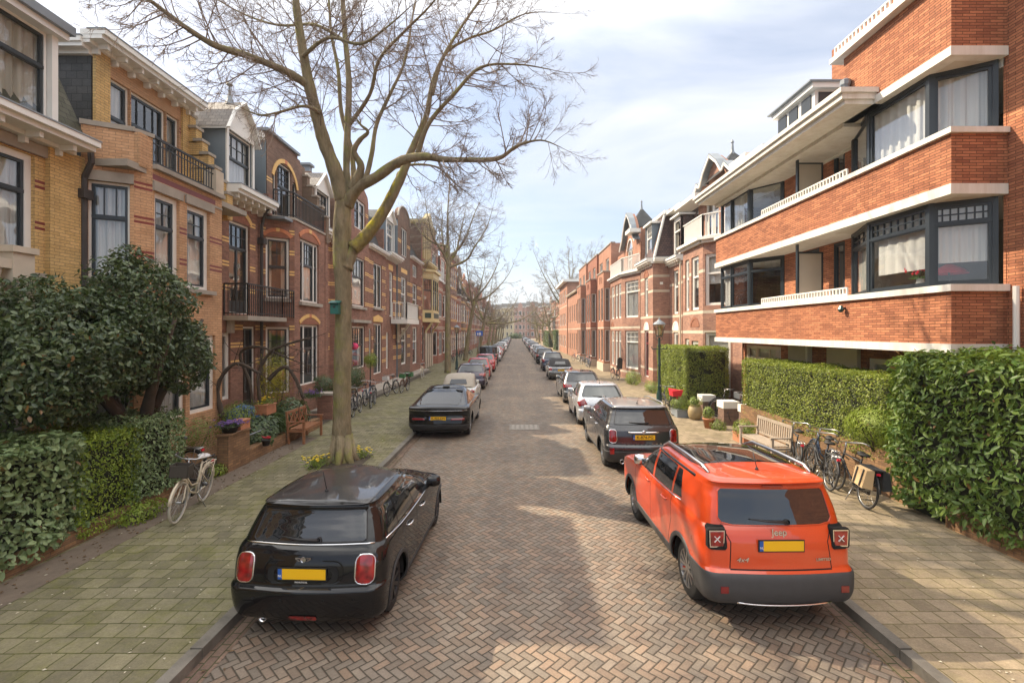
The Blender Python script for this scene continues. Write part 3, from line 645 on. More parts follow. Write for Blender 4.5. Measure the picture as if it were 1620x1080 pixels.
h.wall(pB,pC,0,8.2,[(.35,4.6,2.0,2.45,dict(f='white',s='darkf',c=.07,t=.6,top=(4,1),cur='sheer')),(.35,1.5,2.0,2.1,dict(f='white',s='darkf',c=.07,t=.55,top=(5,3),cur='drape'))],'brown2',bn+[(7.45,.35,'band_yel',((.5,.85),(1.4,1.8),(2.1,2.4)))])
h.p('lintel').prism([(.1,3.78),(2.9,3.78),(2.9,3.92),(.1,3.92)],pB,pC,-.05,.18,'stone'); h.sill(pB,pC,.25,2.45,4.58,.12,.1)
h.wall((-7.93,23.3),(-7.93,26.35),8.2,10.2,[(.75,8.5,1.8,1.5,dict(f='white',s='darkf',c=.1,t=.62,top=(3,1),mull=(.5,),cur='drape'))],'brown2',bsel(bands(9.4,9.8,1,'band_yel'),sides(.75,2.55,.25)))
h.p('gable').prism([(0,10.2),(3.05,10.2),(2.9,10.5),(2.3,10.75),(1.52,11.5),(.75,10.75),(.15,10.5)],(-7.93,23.3),(-7.93,26.35),-.3,0,'brown2')
h.w.box(-14,-8.22,26.1,26.35,0,10.2,'dusky'); h.w.box(-14,-7.95,23.3,23.34,8.2,10.2,'dusky')
h.done()
# ---------------------------------------------------------------- house E
h=House('brown_brick_house','brown house with slate mansard behind a low white cornice, right of the pointed gable',(-9,28.2,0))
A,B=(-8.0,26.35),(-8.0,30.1)
h.wall(A,B,0,7.9,[(1.2,4.7,1.7,2.55,dict(f='white',s='darkf',c=.08,t=.62,top=(2,1),mull=(.5,),cur='drape')),(1.2,.9,1.7,2.9,dict(f='white',s='darkf',c=.08,t=.6,top=(2,1),mull=(.6,),cur=None,door=True)),(.2,1.5,.6,2.0,wD)],'brown2',bsel(bands(4.7,7.3,.8,'band_yel')+bands(1.5,3.2,.7,'band_yel'),((0,1.2),(2.9,3.75)))+[(7.4,.28,'band_yel',((1.2,2.0),(2.1,2.9)))])
h.p('lintel').prism([(1.1,3.9),(3,3.9),(3,4.15),(2.05,4.3),(1.1,4.15)],A,B,0,.04,'band_yel'); h.sill(A,B,1.1,3.0,4.7,.12,.1)
h.cornice(A,B,7.9,.2,.3,'white',0,0)
b=h.p('roof'); b.poly([(-8.2,26.35,8.1),(-8.2,30.1,8.1),(-9.1,30.1,10.7),(-9.1,26.35,10.7)],'slate'); b.box(-14,-9.05,26.35,30.1,10.6,10.75,'zinc'); b.box(-10,-8.1,29.95,30.15,8,9.6,'brown')
for k in range(3): b.box(-9.3,-8.9,26.7+k,27.3+k,10.75,10.95+.1*(k%2),'brown')
b.poly([(-8.2,30.1,8.1),(-14,30.1,8.1),(-14,30.1,10.7),(-9.1,30.1,10.7)],'slate')
h.done()
# ---------------------------------------------------------------- house F
h=House('brown_brick_house','brown house with white wooden balcony and curved top gable, left row',(-9,33.4,0))
A,B=(-8.1,30.1),(-8.1,33.2)
sw=dict(f='white',s='white',c=.07,t=.6,top=(2,2),cur=None)
h.wall(A,B,0,8.0,[(1.3,4.3,.9,2.9,sw),(.5,1.0,.6,2.3,sw)],'brown2',bsel(bands(4.4,7.3,.8,'band_yel',.07,.13)+bands(1.5,3.2,.7,'band_yel',.07,.13),((0,.5),(2.2,3.1)))+[(7.3,.35,'band_yel',((1.2,2.3),))])
h.cornice(A,B,8.0,.26,.55,'white',8,0)
dormer(h,-8.2,31.0,33.0,8.2,10.6,11.3,roof='slate',wst=dict(f='white',s='white',c=.07,t=.6,top=(2,2),cur=None),gambrel=False,fin=False)
h.p('roof').poly([(-8.3,30.1,8.2),(-8.3,33.2,8.2),(-9.5,33.2,10.8),(-9.5,30.1,10.8)],'bluegrey'); h.p('roof').box(-14,-9.5,30.1,37,10.7,10.8,'zinc')
A,B=(-8.0,33.2),(-8.0,37.1)
h.wall((-8.5,33.2),(-8.0,33.2),0,11,[],'bluegrey')
h.wall(A,B,0,10.9,[(1.0,4.2,1.6,3.0,sw),(1.0,1.0,1.6,2.6,dict(sw,t=.65)),(1.1,8.7,1.8,2.0,dict(f='white',s='darkf',c=.09,t=.6,top=(3,1),mull=(.35,.68),cur='sheer'))],'dusky',bsel(bands(4.4,7.3,.8,'band_yel',.07,.13)+bands(1.5,3.2,.7,'band_yel',.07,.13)+bands(9.5,9.9,.8,'band_yel',.07,.13),((0,.8),(3.1,3.9)))+[(7.5,.3,'band_yel',((.8,2.8),)),(7.95,.55,'band_yel',((1.5,1.8),))])
n=12; h.p('gable').prism([(0,10.9),(3.9,10.9),(3.9,11.2)]+[(1.95+1.75*math.cos(PI*k/n),11.2+.95*math.sin(PI*k/n)) for k in range(n+1)]+[(0,11.2)],A,B,-.3,0,'dusky')
h.p('gable').tube([(-8.0,35.15+1.78*math.cos(PI*k/n),11.24+.96*math.sin(PI*k/n)) for k in range(n+1)],.07,5,'stone')
b=h.p('balcony'); b.box(-8.05,-7.0,31.6,35.4,3.85,4.15,'white'); b.box(-8.0,-7.9,33,33.3,2.6,3.85,'cream'); b.bar((-8.0,33.1,2.7),(-7.2,33.1,3.85),.12,.12,'cream')
h.rail([(-8.0,31.65),(-7.05,31.65),(-7.05,35.3),(-8.0,35.3)],4.15,1.05,.19,'white',True)
h.w.box(-14,-8.3,36.9,37.1,0,10.8,'dusky')
h.done()
# ---------------------------------------------------------------- house G + H
h=House('brown_brick_house','narrow dark brown house with steep slate roof, beside the curved gable',(-9,39.3,0))
A,B=(-8.0,37.1),(-8.0,41.5)
h.wall(A,B,0,8.9,[(.9,4.0,1.7,3.1,sw),(.9,.8,1.7,2.9,sw),(.9,7.6,1.7,1.0,dict(sw,t=None,low=(4,1)))],'brown2',bsel(bands(4.4,7.3,.8,'band_yel',.07,.13),((0,.9),(3.1,4.4))))
h.cornice(A,B,8.9,.2,.25,'white'); b=h.p('roof'); b.poly([(-8.1,37.1,9.1),(-8.1,41.5,9.1),(-9.6,41.5,12.2),(-9.6,37.1,12.2)],'slate'); b.poly([(-8.1,37.1,9.1),(-9.6,37.1,12.2),(-14,37.1,12.2),(-14,37.1,9.1)],'dusky')
h.done()
h=House('ornate_brick_house','tall house with yellow painted wooden bay and pediment tower, left row',(-9,44.5,0))
A,B=(-8.0,41.5),(-8.0,47.4)
h.wall(A,B,0,9.4,[(.4,.8,.9,3.0,wD),(4.6,.8,.9,3,wD)],'red',bsel(bands(1.5,9,.8,'stone_l'),((0,.4),(5.5,5.9))))
bp=[(-8.0,42.0),(-7.2,42.8),(-7.2,45.9),(-8.0,46.7)]
b=h.p('bay_window')
for i in range(3):
    a,e=bp[i],bp[i+1]; b.ob(a,e,-.15,0,4.3,5.1,'ivory'); b.ob(a,e,-.15,0,8.0,8.5,'ivory'); b.ob(a,e,-.2,.2,8.5,8.7,'ivory',.1); b.ob(a,e,-.2,.12,4.15,4.3,'ivory',.05); b.ob(a,e,-.02,.02,4.5,4.95,'green_paint',-.25)
    d=math.dist(a,e); win(h.e,a[0],a[1],5.1,math.atan2(e[1]-a[1],e[0]-a[0]),d,2.9,f='ivory',s='darkf',c=.12,t=.62,top=(4,2),mull=(.34,.67) if d>2 else (),cur=None)
b.poly([(p[0],p[1],4.2) for p in bp],'ivory'); b.poly([(p[0],p[1],8.6) for p in reversed(bp)],'zinc'); b.box(-8.5,-8.4,42,46.7,4.3,8.5,'room')
for y in (42.6,46.1): b.tube([(-7.95,y,2.6),(-7.8,y,3.4),(-7.3,y,4.1)],.1,6,'ivory')
for y in (42.2,43.2,44.2,45.2): b.tube([(-7.75,y,.2),(-7.75,y,3.2)],.1,8,'stone_l')
h.wall((-8.0,41.5),(-8.0,46.8),9.3,12.6,[(.8,9.7,.6,2.6,dict(f='ivory',s='ivory',c=.08,t=None,cur=None)),(1.9,9.7,.6,2.6,dict(f='ivory',s='ivory',c=.08,t=None,cur=None)),(3.0,9.7,.6,2.6,dict(f='ivory',s='ivory',c=.08,t=None,cur=None))],'red')
h.wall((-12,41.5),(-8.0,41.5),8,12.7,[],'dusky'); h.wall((-12,41.5),(-8.0,41.5),0,8,[],'dusky')
for u in (.6,1.65,2.75,3.85): h.p('column').ob((-8.0,41.5+u-.1),(-8.0,41.5+u+.1),0,.16,9.6,12.5,'ivory')
h.cornice((-8.0,41.3),(-8.0,46.9),12.5,.3,.45,'ivory',6); h.cornice((-12,41.5),(-8.0,41.5),12.5,.3,.3,'ivory')
h.p('pediment').prism([(.2,12.8),(4.6,12.8),(2.4,13.9)],(-8.0,41.5),(-8.0,46.9),-.1,.35,'ivory'); h.p('roof').box(-12,-8.1,41.6,46.8,12.75,12.9,'zinc')
h.cornice((-8.0,42.0),(-8.0,46.7),9.1,.3,.6,'ivory',8)
h.done()
# ---------------------------------------------------------------- generic row house (both sides, further off)
def row_house(name,label,side,X,Y0,Y1,ht,m,kind,seed,det=1,bk='band_yel',fr='white',fl=3,group=None,sash=None):
    r=random.Random(seed)
    if side<0: A,B=(X,Y0),(X,Y1)
    else: A,B=(X,Y1),(X,Y0)
    Ln=Y1-Y0; h=House(name,label,(X-side*-1*1.5 if False else X+side*1.5,(Y0+Y1)/2,0),group=group)
    st_=dict(f=fr,s=sash or r.choice(('white','darkf','darkf')),c=.09,t=.66,top=(r.choice((2,3)),r.choice((1,2))),cur=None)
    fh=(ht-.9)/3.0; ops=[]; gw=Ln*.5
    bay=kind in('bay','step','curve')
    # left half: plain windows, right half: bay or gable bay
    def uu(u): return u if side<0 else Ln-u
    def op(u,w_,z,hh,s): return ((u if side<0 else Ln-u-w_),z,w_,hh,s)
    ops.append(op(.35,.95,.35,2.6,dict(st_,door=True,low=(1,1)))); ops.append(op(.4,.9,fh+1.0,fh*.62,st_))
    ops2=[]
    zt=ht
    if kind=='flat' or kind=='cornice': ops.append(op(.4,.9,2*fh+1.0,fh*.55,st_))
    Lb=Ln-1.7
    if bay:
        h.wall(A,B,0,2*fh+.9,ops,m,bands(1.6,2*fh+.6,1.0,bk,.08,.16),det=det)
        b0,b1=(Y0+1.6),(Y1-.15); o=.65*(-side)
        pl=[(X,b0),(X+o,b0+.6),(X+o,b1-.6),(X,b1)]
        if side>0: pl=[(p[0],p[1]) for p in reversed(pl)]
        for i in range(3):
            a,e=pl[i],pl[i+1]; d=math.dist(a,e); q=dict(st_,mull=(.33,.67)) if d>1.6 else st_
            h.wall(a,e,0,2*fh+.8,[(d*.14,fh+.95,d*.72,fh*.64,q),(d*.14,.9,d*.72,fh*.62,q)],m,bands(1.6,2*fh+.6,1.0,bk,.08,.16),det=det)
            h.p('cornice').ob(a,e,-.2,.15,2*fh+.75,2*fh+.92,fr,.05)
        h.p('cornice').poly([(p[0],p[1],2*fh+.9) for p in pl],'zinc')
        h.rail([(p[0],p[1]) for p in pl],2*fh+.92,.85,.16,'white' if r.random()<.5 else 'iron',r.random()<.5)
        g0,g1=(Y0+1.5,Y1); ga,gb=((X,g0),(X,g1)) if side<0 else ((X,g1),(X,g0)); gl=g1-g0
        h.wall(ga,gb,2*fh+.85,ht-.3,[(gl*.2,2*fh+1.2,gl*.6,fh*.62,dict(st_,mull=(.3,.7)))],m,bands(2*fh+1.6,ht-.5,1,bk,.08,.16),det=det)
        if kind=='step': P_=[(0,ht-.3),(gl,ht-.3),(gl,ht),(gl*.82,ht),(gl*.82,ht+.4),(gl*.66,ht+.4),(gl*.66,ht+.8),(gl*.34,ht+.8),(gl*.34,ht+.4),(gl*.18,ht+.4),(gl*.18,ht),(0,ht)]
        elif kind=='curve': P_=[(0,ht-.3),(gl,ht-.3),(gl,ht)]+[(gl/2+gl*.42*math.cos(PI*k/10),ht+.9*math.sin(PI*k/10)) for k in range(11)]+[(0,ht)]
        else: P_=[(0,ht-.3),(gl,ht-.3),(gl,ht),(gl/2,ht+1.2),(0,ht)]
        h.p('gable').prism(P_,ga,gb,-.25,0,m)
        # low left part: cornice, mansard, dormer
        la,lb=((X,Y0),(X,Y0+1.5)) if side<0 else ((X,Y0+1.5),(X,Y0))
        h.cornice(la,lb,2*fh+.85,.25,.45,fr,3,0)
        s_=side; x1=X+s_*.1; x2=X+s_*1.2
        pts=[(x1,Y0,2*fh+1.1),(x1,Y0+1.5,2*fh+1.1),(x2,Y0+1.5,ht-.3),(x2,Y0,ht-.3)]
        h.p('roof').poly(pts if side<0 else list(reversed(pts)),'slate')
        h.p('dormer').box(min(X+s_*.25,X+s_*1.3),max(X+s_*.25,X+s_*1.3),Y0+.3,Y0+1.3,2*fh+1.15,2*fh+2.7,'bluegrey')
        h.p('dormer').box(min(X+s_*.20,X+s_*.26),max(X+s_*.20,X+s_*.26),Y0+.4,Y0+1.2,2*fh+1.3,2*fh+2.55,'white'); h.p('dormer').box(min(X+s_*.17,X+s_*.22),max(X+s_*.17,X+s_*.22),Y0+.5,Y0+1.1,2*fh+1.4,2*fh+2.45,'darkf')
    else:
        for k in range(2):
            u=1.75+k*(Lb/2-.05); w_=min(1.3,Lb/2-.45)
            for f_ in range(3): ops.append(op(u,w_,.95+f_*fh,fh*.6,dict(st_,mull=(.5,) if k else ())))
        h.wall(A,B,0,ht,ops,m,bands(1.6,ht-.8,1.0,bk,.08,.16) if bk else (),det=det)
        if kind=='cornice': h.cornice(A,B,ht-.2,.35,.55,fr,7,0)
        else: h.p('coping').ob(A,B,-.3,.06,ht,ht+.1,'stone')
    xb=X+side*7
    for yy,z in ((Y0,ht-.3),(Y1-.2,ht-.3)):
        h.w.box(min(X+side*.02,xb),max(X+side*.02,xb),yy+.01,yy+.19,0,z,m)
    h.p('roof').box(min(X+side*1.0,xb),max(X+side*1.0,xb),Y0+.02,Y1-.02,ht-.45,ht-.3,'zinc')
    if kind in('flat','cornice'): h.p('roof').box(min(X+side*.25,X+side*1.0),max(X+side*.25,X+side*1.0),Y0+.02,Y1-.02,ht-.45,ht-.3,'zinc')
    if r.random()<.7:
        cx=X+side*2.4; cy=Y0+.6; h.p('chimney').box(cx-.3,cx+.3,cy-.35,cy+.35,ht-.4,ht+.9,m); h.p('chimney').lathe([(.11,ht+.9),(.14,ht+1.05),(.1,ht+1.25)],8,(cx,cy,0),'z','terracotta')
    h.done(); return h
COLS={'red':'red','brown2':'brown','dusky':'dark brown','pink':'pinkish','brown':'deep brown','pinkd':'mottled pink'}
KN={'step':'stepped gable','curve':'curved gable','bay':'pointed gable','cornice':'white cornice','flat':'flat parapet'}
y=47.4; i=0; q=random.Random(5)
ordn=['first','second','third','fourth','fifth','sixth','seventh','eighth','ninth','tenth','eleventh','twelfth','thirteenth','fourteenth','fifteenth','sixteenth','seventeenth','eighteenth','nineteenth','twentieth','twenty-first','twenty-second','twenty-third','twenty-fourth','twenty-fifth','twenty-sixth','twenty-seventh','twenty-eighth']
while y<205:
    wd=q.uniform(5.4,6.4); m=['red','red','brown2','red','dusky','pink'][i%6]; k=['step','step','cornice','curve','step','bay','cornice'][i%7]
    row_house('terraced_house','%s terraced house with %s, %s past the yellow bay house in left row'%(COLS[m],KN[k],ordn[i]),-1,-7.9-(.6 if k!='cornice' else 0),y,y+wd,q.uniform(11.6,12.9)-(.6 if y>120 else 0),m,k,i,det=1 if y<90 else 0,bk='stone_l' if m in('red',) else 'band_yel',group='terraced houses of the left row')
    y+=wd; i+=1
# ---------------------------------------------------------------- right: orange brick apartment building
h=House('apartment_building','orange long-brick apartment building with white concrete bands and dark window frames at right',(9.5,13,0),'apartment building')
oB='orange'
F0,F1=(7.6,18.6),(7.6,8.55); S1=(8.57,8.55)
h.wall((8.57,8.55),(8.57,-2),0,14,[],oB)
h.wall((8.57,-2),(14,-2),0,14,[],oB)
for z0,z1 in ((3.13,4.05),(5.92,6.80)):
    h.wall(F0,F1,z0,z1,[],oB); h.wall(F1,S1,z0,z1,[],oB); h.wall((9.5,18.6),F0,z0,z1,[],oB) if False else h.wall((8.9,18.6),F0,z0,z1,[],oB)
    h.w.quad((7.8,18.6,z0),(7.8,8.75,z0),(7.8,8.75,z1),(7.8,18.6,z1),'render')
h.wall((7.6,11.35),F1,8.31,9.65,[],oB); h.wall(F1,S1,8.31,14,[],oB); h.w.quad((7.6,11.35,8.31),(9.6,11.35,8.31),(9.6,11.35,9.65),(7.6,11.35,9.65),oB)
h.w.quad((7.6,9.2,9.65),(7.6,8.55,9.65),(7.6,8.55,14),(7.6,9.2,14),oB) if False else None
for z0,z1,o in ((2.97,3.13,.04),(4.05,4.17,.07),(5.74,5.92,.04),(6.80,6.90,.07)):
    b=h.p('concrete_band#%d'%int(z0*10))
    b.box(7.6-o,8.56 if z1<4 or z1>5 else 8.56,8.55-o,18.6+.03,z0,z1,'cwhite')
    b.box(8.56,10.6,8.6,18.6,z0+.003,z1-.003,'cwhite')
b.box(7.56,8.56,8.51,11.3,8.15,8.31,'cwhite')
# lower roof with deep stepped eaves
b=h.p('roof'); b.box(6.95,12,10.35,18.7,8.15,8.24,'cwhite'); b.box(6.86,12,10.3,18.78,8.24,8.36,'cwhite'); b.box(6.8,12,10.25,18.84,8.36,8.46,'cwhite'); b.box(7.56,12,11.3,18.6,8.06,8.15,'cwhite'); b.box(6.84,12,10.3,18.8,8.46,8.49,'zinc')
b.box(7.42,12,8.45,11.6,9.65,9.76,'cwhite'); b.box(7.5,12,8.6,11.5,9.76,9.8,'zinc'); b.box(8.56,12,8.58,18.6,8.0,8.15,'cwhite')
def lattice(b,A,B,z,hh=.17,w_=.12):
    Ln=math.dist(A,B); n=int(Ln/w_)
    b.ob(A,B,-.02,.02,z+hh-.03,z+hh,'white'); b.ob(A,B,-.02,.02,z+.02,z+.05,'white')
    for k in range(n+1):
        u=Ln*k/n; b.prism([(u-.016,z),(u+.016,z),(u+.016,z+hh-.01),(u-.016,z+hh-.01)],A,B,-.018,.018,'white')
for A_,B_,z in (((7.64,15.2),(7.64,11.3),4.17),((7.64,15.2),(7.64,11.3),6.9),((7.5,11.5),(7.5,8.6),9.8)): lattice(h.p('lattice_rail'),A_,B_,z,.2)
# penthouse with ribbon windows, chimney
b=h.p('penthouse'); b.box(8.15,12,13.45,15.6,10.05,10.22,'white'); b.box(8.3,12,13.6,15.5,9.4,10.05,'white'); b.box(8.35,12,13.7,17.4,8.49,9.42,'white'); b.box(8.05,12,13.4,15.7,10.2,10.24,'zinc')
for yy in (13.75,14.4,15.0): b.box(8.27,8.31,yy,yy+.45,9.45,9.98,'darkf')
b.box(8.4,8.95,13.575,13.605,9.45,9.98,'darkf'); b.box(7.9,12,15.7,17.6,9.25,9.36,'white'); b.box(8.33,8.36,15.9,17.2,8.65,9.2,'darkf')
b=h.p('chimney'); b.box(7.95,8.3,15.9,16.3,8.4,9.0,oB); b.lathe([(.1,9.0),(.13,9.05),(.1,9.15),(.13,9.3),(.02,9.36)],8,(8.1,16.1,0),'z','zinc')
b.lathe([(.08,8.45),(.08,8.9),(.11,8.95),(.11,9.05),(.02,9.1)],8,(7.5,11.15,0),'z','zinc')
# storeys: windows bay, recess with doors, far window group
for fl,(z0,z1) in enumerate(((4.17,5.74),(6.90,8.15))):
    hh=z1-z0
    def gl(A,B,mull=(),t=None,top=(1,1),c=.07):
        d=math.dist(A,B); return win(h.e,A[0],A[1],z0,math.atan2(B[1]-A[1],B[0]-A[0]),d,hh,f='anthra',s='anthra',c=c,t=t,top=top,mull=mull,cur=None,ins=0)
    t=.74 if fl==0 else None; tp=(8,2)
    gl((8.3,12.1),(7.74,10.8),t=t,top=(3,2)); gl((7.74,10.8),(7.74,9.17),t=t,top=tp); gl((7.74,9.17),(8.52,8.64),t=t,top=(7,2),c=.08)
    gl((7.74,18.5),(7.74,16.3),t=t,top=(1,1),mull=(.4,)); gl((7.74,16.3),(8.4,15.35),t=t,top=(1,1))
    w=h.w; dz=.02
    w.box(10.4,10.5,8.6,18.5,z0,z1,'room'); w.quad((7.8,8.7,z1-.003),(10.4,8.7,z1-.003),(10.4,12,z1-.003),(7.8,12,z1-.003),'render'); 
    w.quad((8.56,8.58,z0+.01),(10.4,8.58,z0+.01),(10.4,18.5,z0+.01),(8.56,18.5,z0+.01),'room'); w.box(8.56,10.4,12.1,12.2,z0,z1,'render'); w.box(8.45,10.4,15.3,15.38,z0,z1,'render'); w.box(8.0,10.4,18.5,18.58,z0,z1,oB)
    w.box(8.56,10.4,8.55,8.6,z0,z1,oB)
    # recess wall
    h.wall((8.42,15.35),(8.42,14.75),z0,z1,[],oB); h.wall((8.6,14.75),(8.6,12.1),z0,z1,[(.02,z0+.02,.85,hh-.05,dict(f='anthra',s='anthra',c=.05,t=None,cur=None,ins=0)),(1.5,z0+.02,.45,hh-.05,dict(f='anthra',s='anthra',c=.04,t=None,cur=None,ins=0))],oB)
    h.w.box(8.42,8.6,14.73,14.75,z0,z1,oB); h.w.box(8.3,8.62,12.05,12.12,z0,z1,'anthra')
    b=h.p('privacy_screen'); b.box(7.78,8.42,13.50,13.515,z0+.12,z0+hh*.84,'frost')
    for x in (7.76,8.42): b.box(x,x+.04,13.48,13.53,z0,z0+hh*.86,'anthra')
    b.box(7.76,8.46,13.48,13.53,z0+hh*.84,z0+hh*.87,'anthra'); b.box(7.74,7.78,13.46,13.55,z0,z1,'anthra')
    cu=h.p('curtain#%d'%fl)
    def drape(A,B,za,zb,key='sheer',n=40,amp=.03,o=-.14):
        cu=h.p('curtain#%d%g%g'%(fl,A[0],A[1]))
        A=Vector(A); B=Vector(B); d=(B-A).normalized(); nn=Vector((d.y,-d.x))
        for k in range(n):
            p=A+(B-A)*k/n+nn*(o+amp*math.sin(k*1.1)); q_=A+(B-A)*(k+1)/n+nn*(o+amp*math.sin((k+1)*1.1)); cu.quad((p.x,p.y,za),(q_.x,q_.y,za),(q_.x,q_.y,zb),(p.x,p.y,zb),key)
    if fl==1:
        drape((7.74,10.8),(7.74,9.17),z0+.05,z1-.05); drape((7.78,9.15),(8.52,8.66),z0+.05,z1-.05,n=26); drape((8.3,12.1),(7.74,10.8),z0+.05,z1-.05,n=20); drape((7.74,18.4),(7.74,16.9),z0+.05,z1-.05)
    else:
        drape((7.74,10.65),(7.74,9.25),z0+.38,z0+hh*.98,n=30,amp=.012); drape((7.80,9.13),(8.50,8.66),z0+.45,z0+hh*.98,n=20,amp=.008); drape((8.3,12.1),(7.9,11.1),z0+.05,z1-.05,n=10); drape((7.74,18.4),(7.74,17.7),z0+.05,z1-.05,n=14)
# room things seen in the first-floor bay
t=thing('table_lamp','lamp with wide red shade behind the first floor corner window','lamp',(8.45,9.55,4.2))
b=MB(); b.tube([(8.45,9.55,4.18),(8.45,9.55,4.5)],.02,8,'iron'); kbuild(b,'stand',t)
b=MB(); b.lathe([(.30,4.47),(.22,4.56),(.08,4.64),(.05,4.65)],20,(8.45,9.55,0),'z','redpl'); kbuild(b,'lamp_shade',t,True)
t=thing('tulip_vase','red tulips in a vase on the first floor window sill','vase',(8.05,9.75,4.2)); b=MB(); b.lathe([(.05,4.18),(.09,4.26),(.06,4.36),(.07,4.4)],12,(8.05,9.75,0),'z','white'); kbuild(b,'vase',t,True)
M['leafv']=plain('tulip_leaf',(.12,.26,.05),.6,.2); b=MB(); q=random.Random(2)
for k in range(16):
    a=q.uniform(0,6.3); r_=q.uniform(.08,.24); e=(8.05+r_*math.cos(a),9.75+r_*math.sin(a),4.46+q.uniform(0,.12)); b.tube([(8.05,9.75,4.36),(8.05+r_*.4*math.cos(a),9.75+r_*.4*math.sin(a),4.44),e],[.006,.006,.004],4,'leafv'); b.lathe([(0,0),(.025,.02),(.02,.06),(0,.07)],6,e,'z','redpl')
    a+=.5; b.poly([(8.05,9.75,4.36),(8.05+.1*math.cos(a),9.75+.1*math.sin(a),4.40),(8.05+.22*math.cos(a+.1),9.75+.22*math.sin(a+.1),4.40),(8.05+.1*math.cos(a+.25),9.75+.1*math.sin(a+.25),4.44)],'leafv')
kbuild(b,'flowers',t)
# ground floor
h.wall((8.6,18.6),(8.6,8.6),0,2.97,[(.2,.55,2.5,2.3,dict(f='cream',s='cream',c=.06,t=.8,top=(2,1),mull=(.3,),cur='blind')),(3.2,.2,.95,2.5,dict(f='white',s='white',c=.08,t=None,cur=None)),(6.6,1.3,2.3,1.4,dict(f='white',s='white',c=.09,t=None,cur='blind'))],oB)
b=h.p('porch_panel'); b.box(8.5,8.59,14.3,15.3,.3,2.9,'render'); b.box(8.5,8.59,12.2,13.4,.3,2.9,'cream'); b.box(8.52,8.59,12.0,12.2,.3,2.1,'red'); b.box(8.45,8.59,14.2,14.3,.1,2.97,'white')
h.w.box(12,12.2,-2,18.6,0,14,oB); h.w.box(8.6,12,18.5,18.6,0,8.1,oB)
b=h.p('drainpipe'); b.tube([(8.48,8.3,0),(8.48,8.3,4.12)],.045,8,'white')
b=h.p('wall_ornament'); b.lathe([(0,0),(.05,.03),(.07,.08),(.03,.16),(0,.17)],8,(7.5,11.3,3.78),'z','green_paint'); b.box(7.5,7.6,11.28,11.32,3.86,3.9,'iron')
h.done()
# ---------------------------------------------------------------- R1 (balcony bay, spire)
def cplan(h,pts,z0,z1,m='white',o=.12):
    b=h.p('cornice')
    for i in range(len(pts)-1): b.ob(pts[i],pts[i+1],-.25,o,z0+(z1-z0)*.5,z1,m,o*.4); b.ob(pts[i],pts[i+1],-.25,o*.5,z0,z0+(z1-z0)*.5,m,0)
ww=dict(f='white',s='white',c=.09,t=.62,top=(1,1),cur='blind'); wg=dict(f='white',s='white',c=.09,t=.70,top=(3,2),cur='sheer')
def bnd(*zs): return [(z,.14,'stone_l') for z in zs]
def gable_house(h,X,Y0,Y1,z0,zt,m,spire=True,sp=.5):
    # curved bargeboard gable facing the street with a slate spire
    A,B=(X,Y1),(X,Y0); Ln=Y1-Y0
    prof=[(0,z0),(.0,z0+.1),(.18*Ln,z0+.8),(.24*Ln,zt-1.1),(.34*Ln,zt-.55),(.5*Ln,zt),(.66*Ln,zt-.55),(.76*Ln,zt-1.1),(.82*Ln,z0+.8),(Ln,z0+.1),(Ln,z0)]
    h.p('gable').prism(list(reversed(prof)) if False else prof[::-1][::-1],A,B,-.25,0,m)
    d=-1
    for i in range(1,len(prof)-2):
        (ua,za),(ub,zb)=prof[i],prof[i+1]
        for xo,wd,hh,dz in ((-.3,.55,.10,.06),(-.34,.16,.06,-.02)):
            h.p('bargeboard').bar((X+xo*.5 if wd>.3 else X+xo,Y1-ua,za+dz),(X+xo*.5 if wd>.3 else X+xo,Y1-ub,zb+dz),wd,hh,'white',up=(1,0,0)) if wd<.3 else h.p('bargeboard').bar((X-.16,Y1-ua,za+dz),(X-.16,Y1-ub,zb+dz),.06,.42,'zinc',up=(1,0,0))
    if spire:
        ym=(Y0+Y1)/2; b=h.p('spire'); s_=.95; x0=X+.75
        b.add([(x0-s_,ym-s_,zt-1.1),(x0+s_,ym-s_,zt-1.1),(x0+s_,ym+s_,zt-1.1),(x0-s_,ym+s_,zt-1.1),(x0,ym,zt+sp-.35)],[(0,1,4),(1,2,4),(2,3,4),(3,0,4)],'slate')
        b.lathe([(.14,zt+sp-.6),(.07,zt+sp-.3),(.045,zt+sp),(.08,zt+sp+.05),(.03,zt+sp+.16),(0,zt+sp+.2)],8,(x0,ym,0),'z','zinc')
h=House('brick_house','mottled red brick house with white balcony and spired gable, next to the orange apartments',(10.5,22,0))
bp=[(9.2,25.2),(8.4,24.6),(8.4,22.0),(9.3,21.0),(9.3,18.6)]
ps=[[(.12,4.35,.7,2.5,ww)],[(.3,4.35,.55,2.5,ww),(1.15,4.35,.95,2.5,ww)],[(.1,4.5,1.15,2.3,ww)],[]]
pg=[[(.12,1.1,.7,2.0,ww)],[(.3,1.3,.55,1.7,ww),(1.2,1.5,.85,1.4,dict(ww,t=None))],[(.1,.5,1.15,2.8,ww)],[]]
for i in range(4): h.wall(bp[i],bp[i+1],0,7.3,ps[i]+pg[i],'pinkd',bnd(3.25,4.15,6.0))
cplan(h,bp,7.3,7.55,o=.3); h.p('cornice').poly([(p[0],p[1],7.5) for p in bp][::-1],'zinc')
h.arch(bp[1],bp[2],1.15,2.1,3.55,.35,.13,('tymp','tymp')); h.rail([(9.1,25.1),(8.42,24.55),(8.42,22.05),(9.2,21.2),(9.3,19.0)],7.55,1.05,.13,'white',True)
h.wall((9.4,25.2),(9.4,19.2),7.4,9.9,[(.9,7.5,1.6,2.2,dict(f='white',s='white',c=.09,t=.7,top=(2,1),low=(2,1),mull=(.5,),cur=None,door=True)),(3.2,7.5,1.2,2.2,ww)],'pinkd')
gable_house(h,9.4,20.4,25.5,9.9,11.6,'pinkd',sp=.55)
